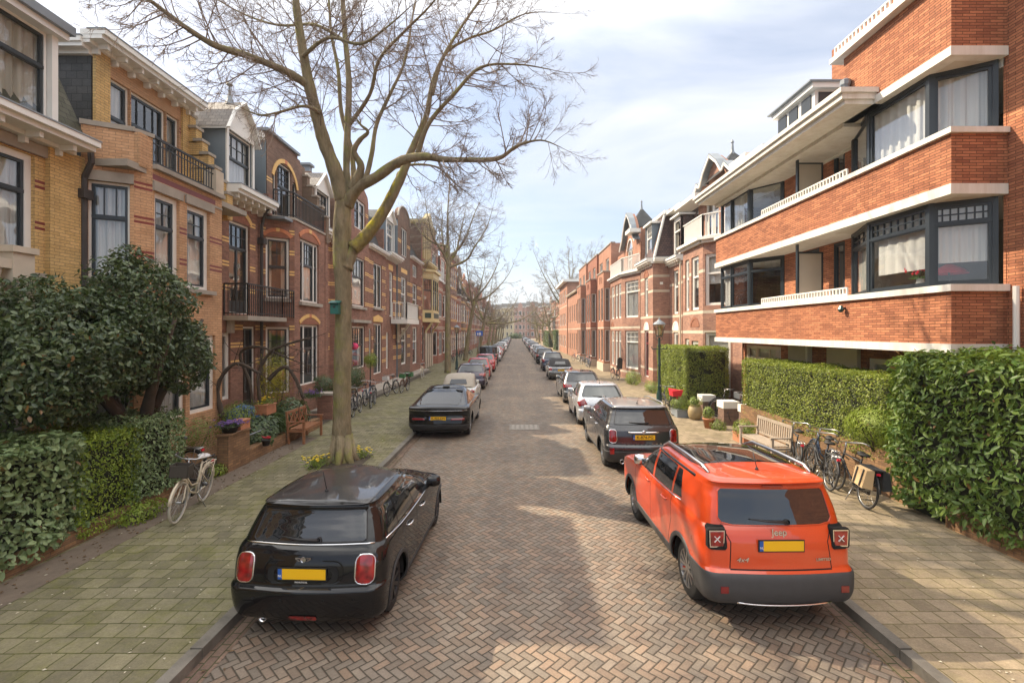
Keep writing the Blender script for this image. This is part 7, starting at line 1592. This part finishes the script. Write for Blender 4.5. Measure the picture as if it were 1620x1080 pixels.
for pts in ([(400,668,14.6),(396,610,14.6),(380,560,14.4),(408,548,14.2),(440,560,14),(470,572,14)],[(420,668,14.0),(408,600,14),(425,560,14),(452,545,13.8),(490,535,13.8)],[(352,660,12.8),(345,610,12.8),(372,575,12.8),(410,590,12.9)],[(425,600,14),(450,580,14),(468,600,14.1),(480,630,14.1)]):
    l=T.limb([S3(*p) for p in pts],[.06,.05,.045,.04,.028,.018][:len(pts)],'barkd',n=6,lump=.2); T.dress(l[0],l[1],9,.8,2,(3,3),.25,curl=.3,rmax=.012)
T.done()
# daffodils and small flowers
M['yflow']=plain('yellow_petals',(.75,.55,.03),.6,.1); M['pflow']=plain('purple_petals',(.22,.13,.38),.6,.3,scale=20); M['rflow']=plain('red_petals',(.55,.03,.05),.6,.2)
def flowers(name,label,c,rx,ry,n,fk,h_=.22,seed=0,base=PZ,leafk='young'):
    t=thing(name,label,'flowers',(c[0],c[1],base)); q=random.Random(seed); b=MB()
    for k in range(n):
        x,y=c[0]+q.gauss(0,rx*.5),c[1]+q.gauss(0,ry*.5); z=base+h_*q.uniform(.6,1.1)
        b.lathe([(.004,-.01),(.024,.0),(.03,.012),(.0,.01)],6,(x,y,z),'z',fk)
    kbuild(b,'petals',t); g=np.random.default_rng(seed); m=n*6; P=np.stack([c[0]+g.normal(0,rx*.5,m),c[1]+g.normal(0,ry*.5,m),base+g.uniform(0,h_*.6,m)],1); leaf_mesh('leaves',P,np.tile([0.,0.,.3],(m,1)),h_*.5,LM[leafk],t,seed,asp=.18,up=1.6,droop=0); return t
flowers('daffodils','yellow daffodils left of the big tree base',(-4.75,11.75),.26,.36,38,'yflow',.26,1); flowers('daffodils','yellow daffodils right of the big tree base',(-3.95,12.6),.2,.2,20,'yflow',.24,2)

sheet('tree_pit',-4.95,-3.75,11.6,12.95,PZ+.006,M['soil'])
# ---------------------------------------------------------------- walls, pots, benches, lamps, bicycles
def wallthing(name,label,cat,boxes,parts=('brickwork',),loc=None,group=None):
    b0=boxes[0]; t=thing(name,label,cat,loc or ((b0[0]+b0[1])/2,(b0[2]+b0[3])/2,PZ),0,group)
    d={}
    for bx in boxes:
        pn=bx[7] if len(bx)>7 else parts[0]; d.setdefault(pn,MB()).box(*bx[:6],bx[6])
    for k,b in d.items(): kbuild(b,k,t)
    return t
wallthing('garden_wall','low orange brick garden wall under the left hedges','wall',[(-6.90,-6.68,-2,9.9,PZ-.05,.34,'gardenb')])
wallthing('brick_pier','yellow brown brick pier carrying a bowl of purple flowers','pier',[(-6.86,-6.60,11.25,12.15,PZ-.05,.92,'gardenb'),(-6.88,-6.58,11.23,12.17,.92,.97,'gardenb','coping')])
wallthing('garden_wall','low brick edging with ivy between pier and teak bench','wall',[(-6.85,-6.62,12.2,16.6,PZ-.05,.42,'gardenb')])
wallthing('step_wall','brown brick step wall behind the big trunk','wall',[(-7.3,-6.75,18.0,18.6,PZ-.05,1.0,'brown2'),(-7.34,-6.7,17.96,18.64,1.0,1.07,'stone','coping')])
o=MB(); o.box(-8.5,-7.0,18.7,30.5,0,.32,'stone'); o.box(-8.2,-7.25,30.5,41,0,.24,'stone'); x=kbuild(o,'stoop'); x['kind']='structure'
t=thing('pipe_rail','grey pipe rail sloping along the low ivy wall','railing',(-6.75,12.6,PZ)); b=MB(); b.tube([(-6.75,12.15,.72),(-6.75,13.6,.74)],.02,6,'zinc'); b.tube([(-6.75,13.5,.1),(-6.75,13.5,.74)],.018,6,'zinc'); kbuild(b,'rail',t,True)
def pot(name,label,x,y,z,r,h_,mk,shape='pot'):
    t=thing(name,label,'flower pot',(x,y,z)); b=MB()
    if shape=='pot': b.lathe([(.001,z),(r*.68,z),(r*.95,z+h_*.82),(r*1.05,z+h_*.82),(r*1.05,z+h_),(r*.92,z+h_),(r*.9,z+h_*.9),(.001,z+h_*.9)],20,(x,y,0),'z',mk)
    elif shape=='urn': b.lathe([(.001,z),(r*.6,z),(r*.9,z+h_*.2),(r*1.0,z+h_*.5),(r*.85,z+h_*.8),(r*.62,z+h_*.92),(r*.7,z+h_),(r*.5,z+h_),(.001,z+h_*.9)],22,(x,y,0),'z',mk)
    else: b.box(x-r,x+r,y-r*1.6,y+r*1.6,z,z+h_*.93,mk); b.box(x-r-.015,x+r+.015,y-r*1.6-.015,y+r*1.6+.015,z+h_*.9,z+h_,mk)
    kbuild(b,'pot',t,shape!='box'); return t
pot('flower_bowl','dark bowl of purple pansies on the brick pier',-6.74,11.55,.97,.2,.16,'iron'); flowers('pansies','purple pansies growing in the bowl on the pier',(-6.74,11.55),.26,.3,90,'pflow',.12,5,1.10,'ivy')
pot('planter_box','terracotta planter box on the pier beside the pansy bowl',-6.75,12.0,.97,.13,.22,'terracotta','box'); pot('planter_box','square terracotta planter above the ivy, left of the teak bench',-7.15,14.0,1.0,.17,.28,'terracotta','box')
flowers('primroses','small yellow flowers in the terracotta planter above the ivy',(-7.15,14.0),.2,.3,26,'yflow',.25,6,1.2); flowers('garden_flowers','lilac flowers beside the brown house door',(-7.2,17.3),.35,.4,60,'pflow',.25,7,1.0,'ivy')
pot('flower_pot','small black pot of red flowers by the brick edging',-6.5,12.75,PZ+.28,.11,.16,'iron'); flowers('red_flowers','red flowers in the small black pot by the brick edging',(-6.5,12.75),.12,.12,18,'rflow',.1,8,.5,'ivy')
pot('glazed_urn','round ochre glazed urn in front of the first gate pier',6.62,18.1,PZ,.26,.56,'glazed','urn'); pot('zinc_trough','grey zinc trough between the urn and the red crate bicycle',6.3,18.8,PZ,.22,.3,'zinc','box'); pot('terracotta_pot','terracotta pot with young plant in front of the gate piers',6.50,16.5,PZ,.19,.34,'terracotta'); pot('terracotta_pot','square clay planter beside the weathered bench',6.75,14.4,PZ,.22,.26,'terracotta','box')
for i,(c,r,n,lb) in enumerate((((6.62,18.1,.75),(.26,.26,.22),500,'green plant growing in the ochre urn'),((6.3,18.8,.6),(.35,.5,.35),1500,'leafy green plant growing in the zinc trough'),((6.5,16.5,.6),(.2,.2,.26),500,'young green plant growing in the terracotta pot'),((6.75,14.4,.5),(.3,.45,.28),900,'green plant growing in the square clay planter'),((6.75,16.3,.22),(.28,.3,.18),500,'low leafy weed on the pavement by the gate piers'),((7.2,30.2,.45),(.5,1.2,.5),2200,'green plants at the foot of the diamond brick house'),((7.3,26.2,.35),(.4,1.0,.4),1500,'low plants in the small front garden beyond the clipped hedge'))): bush('potted_plant' if i<4 else 'garden_plant',lb,'plant',c,r,n,.075,'young',90+i,asp=.35,base=c[2]-r[2]*.5 if i<4 else PZ)
for i,(x,y,w_,h_,lb) in enumerate(((7.45,19.15,.46,.88,'white capped gate pier by the square hedge'),(7.45,17.2,.5,.92,'white capped gate pier in the middle, nearest the terracotta pot'),(8.95,19.3,.44,.95,'white capped pier set back beside the wooden gate'),(7.72,16.15,.5,.92,'white capped gate pier behind the weathered bench'))):
    wallthing('gate_pier',lb,'pier',[(x-w_/2,x+w_/2,y-w_/2,y+w_/2,PZ-.05,h_-.24,'dusky'),(x-w_/2-.03,x+w_/2+.03,y-w_/2-.03,y+w_/2+.03,h_-.24,h_,'white','cap')],group='white capped gate piers')
t=thing('wooden_gate','low weathered wooden gate between the white capped piers','gate',(8.2,18.2,PZ)); b=MB()
for k in range(9): b.box(7.75+.13*k,7.84+.13*k,17.9,17.93,.2,.78,'woodgrey')
b.box(7.72,8.92,17.93,17.97,.3,.37,'woodgrey'); b.box(7.72,8.92,17.93,17.97,.62,.69,'woodgrey'); kbuild(b,'boards',t)
wallthing('garden_wall','pale brick garden wall behind the parked bicycles','wall',[(7.3,7.52,8.2,15.9,PZ-.05,.98,'gardenb')]); wallthing('garden_wall','low brick wall at the foot of the laurel hedge','wall',[(7.15,7.4,2,8.15,PZ-.05,.45,'gardenb')])
wallthing('garden_wall','cream garden wall along the far right pavement','wall',[(7.2,7.45,83,94,0,2.6,'render')])
hedge('far_hedge','green climber hedge beside the white roofed brick block','hedge',(6.7,7.3,83.2,88,.1,3.6),3000,.16,'ivy',41,asp=.6); hedge('far_hedge','dark green shrubs far along the right pavement','hedge',(6.5,8,99,118,.1,3.4),4000,.22,'ivy',42,asp=.6)
bush('far_shrub','round green shrubs at the far end of the street','shrub',(0,216,1.2),(3.5,2,1.5),1500,.4,'ivy',43,asp=.6,base=0)
def bench(name,label,x,y,rz,Ln,mk,cross=False):
    t=thing(name,label,'bench',(x,y,PZ),rz); 
    def bb(n_,fn):
        b=MB(); fn(b); b.v=[tuple(v) for v in b.v]; keys=[];idx=[]
        for k in b.m:
            if k not in keys: keys.append(k)
            idx.append(keys.index(k))
        b.m=idx; o=b.build(n_,[M[k] for k in keys]); o.parent=t
    h_=Ln/2   # local: x along, y back
    def seat(b):
        for k in range(6): b.box(-h_+.04,h_-.04,-.22+.078*k,-.16+.078*k,.41,.435,mk)
        b.box(-h_+.04,h_-.04,-.21,-.18,.35,.41,mk)
    bb('seat',seat)
    def back(b):
        b.bar((-h_,.28,.90),(h_,.28,.90),.04,.07,mk); b.bar((-h_,.25,.50),(h_,.25,.50),.035,.05,mk)
        if cross:
            for k in range(3):
                a=-h_+.1+(Ln-.2)*k/3; c=a+(Ln-.2)/3-.05; b.bar((a,.26,.53),(c,.275,.87),.03,.03,mk); b.bar((c,.26,.53),(a,.275,.87),.03,.03,mk); b.bar((c+.03,.26,.5),(c+.03,.275,.9),.04,.03,mk)
        else:
            n=int(Ln/.095)
            for k in range(1,n): u=-h_+Ln*k/n; b.bar((u,.252,.50),(u,.278,.90),.05,.018,mk,up=(0,1,0))
    bb('backrest',back)
    for s in (-1,1):
        bb('leg',lambda b:b.box(s*h_-.03,s*h_+.03,-.24,-.18,0,.62,mk)); bb('leg',lambda b:b.bar((s*h_,.22,0),(s*h_,.29,.94),.055,.05,mk,up=(0,1,0)))
        bb('armrest',lambda b:(b.box(s*h_-.035,s*h_+.035,-.27,.26,.62,.65,mk),b.box(s*h_-.02,s*h_+.02,-.2,.23,.34,.40,mk)))
bench('teak_bench','reddish teak bench with crossed back in front of the ivy',-6.32,14.75,R(90),1.25,'wood',True)
bench('garden_bench','grey weathered slatted bench in front of the clipped hedge',6.45,12.75,R(-88),1.55,'woodgrey')
def lamp(label,x,y,h_=3.85):
    t=thing('street_lamp',label,'street lamp',(x,y,PZ),0); s=h_/3.85
    b=MB(); b.lathe([(.15,PZ),(.16,.2),(.12,.3),(.12,.75),(.09,.85),(.065,1.0),(.085,1.04),(.06,1.1),(.05,1.9),(.075,1.95),(.05,2.0),(.045,2.7*s),(.07,2.75*s),(.05,2.8*s),(.045,3.1*s)],14,(x,y,0),'z','green_paint')
    b.tube([(x-.28,y,2.62*s),(x+.28,y,2.62*s)],.02,6,'green_paint')
    for k in (-1,1): b.tube([(x+k*.28,y,2.62*s),(x+k*.33,y,2.70*s),(x+k*.27,y,2.74*s)],[.025,.02,.012],6,'green_paint'); b.tube([(x,y,2.95*s),(x+k*.14,y,3.02*s),(x+k*.11,y,3.14*s),(x+k*.04,y,3.12*s)],.014,5,'green_paint')
    kbuild(b,'post',t,True)
    z0=3.15*s; z1=3.62*s; b=MB()
    b.lathe([(.135,z0),(.145,z0+.03)],6,(x,y,0),'z','green_paint')
    for k in range(6):
        a=2*PI*k/6; b.tube([(x+.13*math.cos(a),y+.13*math.sin(a),z0),(x+.235*math.cos(a),y+.235*math.sin(a),z1)],.011,4,'green_paint')
    b.lathe([(.26,z1),(.27,z1+.02),(.20,z1+.10),(.10,z1+.16),(.07,z1+.2),(.03,z1+.24),(.04,z1+.27),(0,z1+.30)],16,(x,y,0),'z','zinc'); b.lathe([(.001,z1+.01),(.26,z1)],16,(x,y,0),'z','white'); kbuild(b,'lantern_frame',t,False)
    b=MB(); b.lathe([(.125,z0+.02),(.228,z1)],6,(x,y,0),'z','lampglass'); kbuild(b,'lantern_glass',t); b=MB(); b.lathe([(.02,z0+.05),(.05,z0+.12),(.05,z0+.3),(.02,z0+.36),(0,z0+.36)],10,(x,y,0),'z','white'); kbuild(b,'bulb',t,True)
lamp('dark green ornate street lamp beside the square clipped hedge',5.95,20.3); lamp('dark ornate street lamp on the left pavement beside the slim bare tree',-5.0,41.5,3.9)
# blue traffic sign
t=thing('traffic_sign','blue rectangular home zone sign with white figures, left pavement','sign',(-4.95,66,PZ)); b=MB(); b.tube([(-4.95,66,.1),(-4.95,66,3.5)],.04,6,'zinc'); kbuild(b,'post',t); b=MB(); M['signblue']=plain('blue_sign_face',(.02,.12,.55),.4,.03); b.box(-5.35,-4.45,65.93,65.97,2.75,3.4,'signblue'); b.box(-5.2,-5.05,65.91,65.93,2.85,3.15,'white'); b.poly([(-4.98,65.92,2.85),(-4.68,65.92,2.85),(-4.68,65.92,3.1),(-4.83,65.92,3.25),(-4.98,65.92,3.1)],'white'); kbuild(b,'sign_board',t)
# bicycles
K2=dict(frame='iron')
M['bikecream']=plain('cream_bike_paint',(.62,.55,.42),.35,.05); M['bikerub']=plain('bike_tyre',(.025,.025,.025),.8,.1); M['bikewall']=plain('pale_bike_tyre',(.50,.47,.40),.7,.1); M['spoke']=plain('bike_steel',(.45,.45,.45),.3,.05,metal=.8); M['saddle']=plain('black_saddle',(.03,.027,.025),.6,.1); M['saddlew']=plain('white_saddle_cover',(.6,.58,.58),.5,.1); M['basket']=plain('dark_wicker',(.06,.05,.04),.8,.2); M['tan']=plain('tan_canvas',(.52,.36,.19),.85,.12,scale=6); M['canvasb']=plain('black_canvas',(.028,.028,.03),.85,.1); M['crateg']=plain('green_crate',(.05,.16,.06),.6,.1); M['bluep']=plain('dark_blue_paint',(.03,.05,.09),.4,.1); M['rust']=plain('rust_brown_paint',(.16,.07,.04),.5,.2)
def bike(label,x,y,rz,col='iron',tyre='bikerub',lean=5,basket=None,rear=None,lady=True,sad='saddle',steer=0,name='bicycle',group='parked bicycles',z=None):
    t=thing(name,label,'bicycle',(x,y,PZ if z is None else z),0,group); t.rotation_euler=(0,R(lean),rz)
    r=.345; fy,ry=.56,-.55
    def mk(n_,fn,smooth=True,par=t):
        b=MB(); fn(b); keys=[];idx=[]
        for k in b.m:
            if k not in keys: keys.append(k)
            idx.append(keys.index(k))
        b.m=idx; o=b.build(n_,[M[k] for k in keys],None,smooth); o.parent=par; return o
    for wy,sa in ((fy,steer),(ry,0)):
        w_=mk('wheel',lambda b:(b.torus((0,0,0),r-.02,.02,'x',30,6,tyre),b.torus((0,0,0),r-.045,.009,'x',30,4,'spoke'),b.lathe([(.02,-.04),(.025,0),(.02,.04)],8,(0,0,0),'x','spoke'),[b.tube([((.025 if k%2 else -.025),.02*math.cos(k*.9),.02*math.sin(k*.9)),(0,(r-.05)*math.cos(2*PI*k/18),(r-.05)*math.sin(2*PI*k/18))],.0022,3,'spoke',False) for k in range(18)])); w_.location=(0,wy,r); w_.rotation_euler=(0,0,sa)
        mk('mudguard',lambda b:[b.tube([(0,wy+(r+.03)*math.cos(a),r+(r+.03)*math.sin(a)) for a in (np.linspace(R(20),R(175),12) if wy<0 else np.linspace(R(10),R(140),10))],.022,5,col)])
    bb=(0,-.10,.30); st=(0,-.24,.70); hd0=(0,.38,.72); hd1=(0,.34,.88)
    def fr(b):
        b.tube([bb,st,(0,-.27,.84)],.017,6,col); b.tube([(0,.41,.62),hd1],.02,6,col)
        if lady: b.tube([(0,.39,.66),(0,.15,.40),bb],.021,6,col); b.tube([(0,.38,.74),(0,.1,.50),(0,-.17,.46)],.017,6,col)
        else: b.tube([(0,.39,.66),bb],.02,6,col); b.tube([(0,.36,.80),(0,-.25,.78)],.017,6,col)
        for s in (-.05,.05): b.tube([(s*.5,-.1,.30),(s,ry,r)],.011,5,col); b.tube([(s*.4,-.22,.66),(s,ry,r)],.009,5,col); b.tube([(s*.6,.42,.60),(s,.50,.42),(s,fy,r)],.012,5,col)
        b.box(.02,.055,-.55,-.06,.25,.36,'saddle')
    mk('frame',fr)
    mk('saddle',lambda b:(b.lathe([(.001,.90),(.06,.905),(.10,.91),(.11,.935),(.08,.955),(.001,.96)],12,(0,-.32,0),'z',sad),b.tube([(0,-.27,.93),(0,-.12,.935)],[.06,.022],8,sad)))
    mk('handlebar',lambda b:(b.tube([(0,.345,.87),(0,.33,1.02)],.014,6,'spoke'),b.tube([(-.29,.12,1.05),(-.26,.24,1.06),(-.1,.34,1.03),(.1,.34,1.03),(.26,.24,1.06),(.29,.12,1.05)],.013,6,'spoke'),b.tube([(-.29,.04,1.045),(-.29,.14,1.05)],.019,6,'saddle'),b.tube([(.29,.04,1.045),(.29,.14,1.05)],.019,6,'saddle')))
    mk('crank',lambda b:(b.lathe([(.09,-.005),(.09,.005)],16,(.05,-.1,.3),'x','spoke'),b.bar((.07,-.1,.3),(.07,.02,.18),.02,.02,'spoke'),b.box(.07,.15,-.02,.07,.16,.185,'saddle'),b.bar((-.07,-.1,.3),(-.07,-.22,.42),.02,.02,'spoke'),b.box(-.15,-.07,-.27,-.18,.41,.435,'saddle')))
    rk='bikecream' if col=='bikecream' else 'spoke' if rear is None else 'iron'
    mk('luggage_rack',lambda b:([b.tube([(s,-.36,.74),(s,-.80,.74)],.008,5,rk) for s in (-.06,0,.06)],[b.tube([(s,-.70,.74),(s*.8,ry,r)],.007,5,rk) for s in (-.07,.07)],b.tube([(-.06,-.8,.74),(.06,-.8,.74)],.008,5,rk)))
    mk('rear_lamp',lambda b:b.box(-.03,.03,-.84,-.81,.68,.72,'redpl'),False)
    mk('kickstand',lambda b:b.tube([(-.03,-.15,.28),(-.17,-.2,.02)],.010,5,'spoke'))
    def crate(b,k,y0,y1,z0,z1,w_):
        for a in (-w_,w_-.012): b.box(a,a+.012,y0,y1,z0,z1,k)
        b.box(-w_,w_,y0,y0+.012,z0,z1,k); b.box(-w_,w_,y1-.012,y1,z0,z1,k); b.box(-w_,w_,y0,y1,z0,z0+.012,k)
    if basket: mk('basket',lambda b:crate(b,basket,.46,.70,.80,1.0,.14),False)
    if rear=='crate': mk('crate',lambda b:crate(b,'crateg',-.84,-.44,.76,1.0,.2),False)
    if rear=='red': mk('crate_cover',lambda b:b.add([(-.15,-.82,.76),(.15,-.82,.76),(.15,-.46,.76),(-.15,-.46,.76),(-.23,-.86,.97),(.21,-.86,1.03),(.22,-.42,.99),(-.20,-.42,1.04)],[(3,2,1,0),(4,5,6,7),(0,1,5,4),(1,2,6,5),(2,3,7,6),(3,0,4,7)],'redpl'),False)
    if rear=='seat': mk('child_seat',lambda b:(b.box(-.15,.15,-.72,-.42,.76,.84,'saddle'),b.box(-.17,.17,-.80,-.72,.76,1.35,'saddle'),b.lathe([(.17,-.04),(.17,.04),(.001,.04)],14,(0,-.76,1.35),'y','saddle')),False)
    if rear=='bags':
        for s in (-1,1):
            mk('pannier',lambda b:b.add([(s*.07,-.84,.77),(s*.07,-.42,.77),(s*.19,-.44,.74),(s*.19,-.82,.74),(s*.09,-.86,.42),(s*.09,-.44,.43),(s*.24,-.47,.45),(s*.25,-.83,.43)],[(0,1,2,3),(4,5,1,0),(5,6,2,1),(6,7,3,2),(7,4,0,3),(7,6,5,4)],'tan' if s<0 else 'canvasb'),False)
            mk('strap',lambda b:(b.bar((s*.20,-.74,.75),(s*.26,-.74,.45),.03,.01,'canvasb'),b.bar((s*.20,-.54,.75),(s*.255,-.54,.46),.03,.01,'canvasb')),False)
        mk('pannier_flap',lambda b:b.box(-.10,.10,-.86,-.40,.765,.785,'canvasb'),False)
        o=text_mesh('CITY',.09,M['canvasb'],(-.30,-.64,.58),(R(90),0,R(-90)),t,'bag_lettering') if False else None
    return t
bike('cream white bicycle with black front basket leaning by the left hedge',-5.88,8.86,R(192),'bikecream','bikewall',-6,'basket',None,True,'saddlew')
bike('black bicycle standing inside the garden gap behind the brick pier',-7.55,10.75,R(80),'iron',lean=-4)
bike('dark bicycle nearest the big trunk on the left pavement',-6.2,19.1,R(4),'iron',lean=-5); bike('brown bicycle leaning behind the one nearest the big trunk',-6.6,19.5,R(-3),'rust',lean=-8,rear='crate')
bike('black bicycle with steel handlebar, next one past the big trunk pair',-6.2,21.2,R(8),'iron',lean=4,lady=False); bike('dark bicycle closest to the topiary',-6.55,21.9,R(2),'bluep',lean=-6)
bike('bicycle with white-topped basket at the stone step',-6.35,25.1,R(170),'iron',basket='saddlew',lean=4); bike('bicycle with green crate at the stone step',-6.0,26.4,R(176),'rust',basket='crateg',lean=-4,rear='crate')
bike('pale bicycle leaning by the narrow dark house',-6.5,34.2,R(184),'bikecream','bikewall',5)
for i,(x,y) in enumerate(((-6.6,47),(-6.9,49),(-6.7,51.5),(-6.8,58),(-6.7,62),(-6.6,67))): bike('dark bicycle, number %s of those beyond the left lamp post'%('one two three four five six'.split()[i]),x,y,R(10*i),'iron',lean=5)
bike('bicycle with bright red crate cover behind the right lamp post',6.02,19.5,R(6),'iron',lean=4,rear='red'); bike('bicycle with black child seat by the spired house bay',6.75,33.3,R(8),'iron',lean=3,rear='seat')
bike('black bicycle with tan and black panniers, nearest at the right wall',6.50,9.55,R(-8),'iron',lean=6,rear='bags',lady=False); bike('black bicycle just beyond the pannier one, its wheel behind the orange car',6.50,10.55,R(-12),'iron',lean=7); bike('dark blue bicycle second beyond the pannier one',6.80,11.0,R(-14),'bluep',lean=8); bike('black bicycle nearest the weathered bench',6.62,11.75,R(-20),'iron',lean=6,lady=False)
for i,(x,y) in enumerate(((6.5,44),(6.7,45.6),(6.6,47.5),(6.5,53))): bike('grey bicycle, number %s of those at the flat topped houses'%('one two three four'.split()[i]),x,y,R(8*i),'bluep',lean=5)
bike('bicycle with blue cover standing in the front garden behind the gate',8.25,17.1,R(100),'bluep',lean=3); bike('dark bicycle in the front garden beside the orange building wall',8.3,18.6,R(80),'iron',lean=3)

t=thing('bicycle_cover','blue tarpaulin cover over something in the brown house front garden','cover',(-7.9,14.2,PZ)); b=MB(); q=random.Random(6); M['tarp']=plain('blue_tarp',(.03,.10,.30),.5,.3,scale=5)
g=[[(-8.2+.12*i,13.5+.13*j,1.05+.18*math.sin(PI*i/5)*math.sin(PI*j/10)+q.uniform(-.02,.02)-(.5 if i in(0,5) or j in(0,10) else 0)) for i in range(6)] for j in range(11)]
for j in range(10):
    for i in range(5): b.quad(g[j][i],g[j][i+1],g[j+1][i+1],g[j+1][i],'tarp')
kbuild(b,'tarpaulin',t,True)
t=thing('paper_lantern','bright pink round lantern in the ground floor window right of the big trunk','lantern',(-8.05,24.3,2.6)); b=MB(); M['pinkl']=plain('pink_paper',(.75,.05,.16),.7,.05); b.lathe([(0,2.42),(.12,2.46),(.19,2.6),(.12,2.74),(0,2.78)],14,(-7.99,24.3,0),'z','pinkl'); kbuild(b,'shade',t,True); b=MB(); b.tube([(-7.99,24.3,2.78),(-7.99,24.3,3.5)],.006,4,'iron'); kbuild(b,'cord',t)
# ---------------------------------------------------------------- haze
b=MB(); b.box(-130,130,-16,262,-1,24)
hm=bpy.data.materials.new('haze'); hm.use_nodes=True; t=hm.node_tree; t.nodes.clear(); oo=t.nodes.new('ShaderNodeOutputMaterial'); pv=t.nodes.new('ShaderNodeVolumePrincipled'); pv.inputs['Color'].default_value=(.86,.89,.94,1); pv.inputs['Density'].default_value=.0006; pv.inputs['Anisotropy'].default_value=.1
t.links.new(pv.outputs[0],oo.inputs['Volume']); o=b.build('haze',hm); o['kind']='stuff'
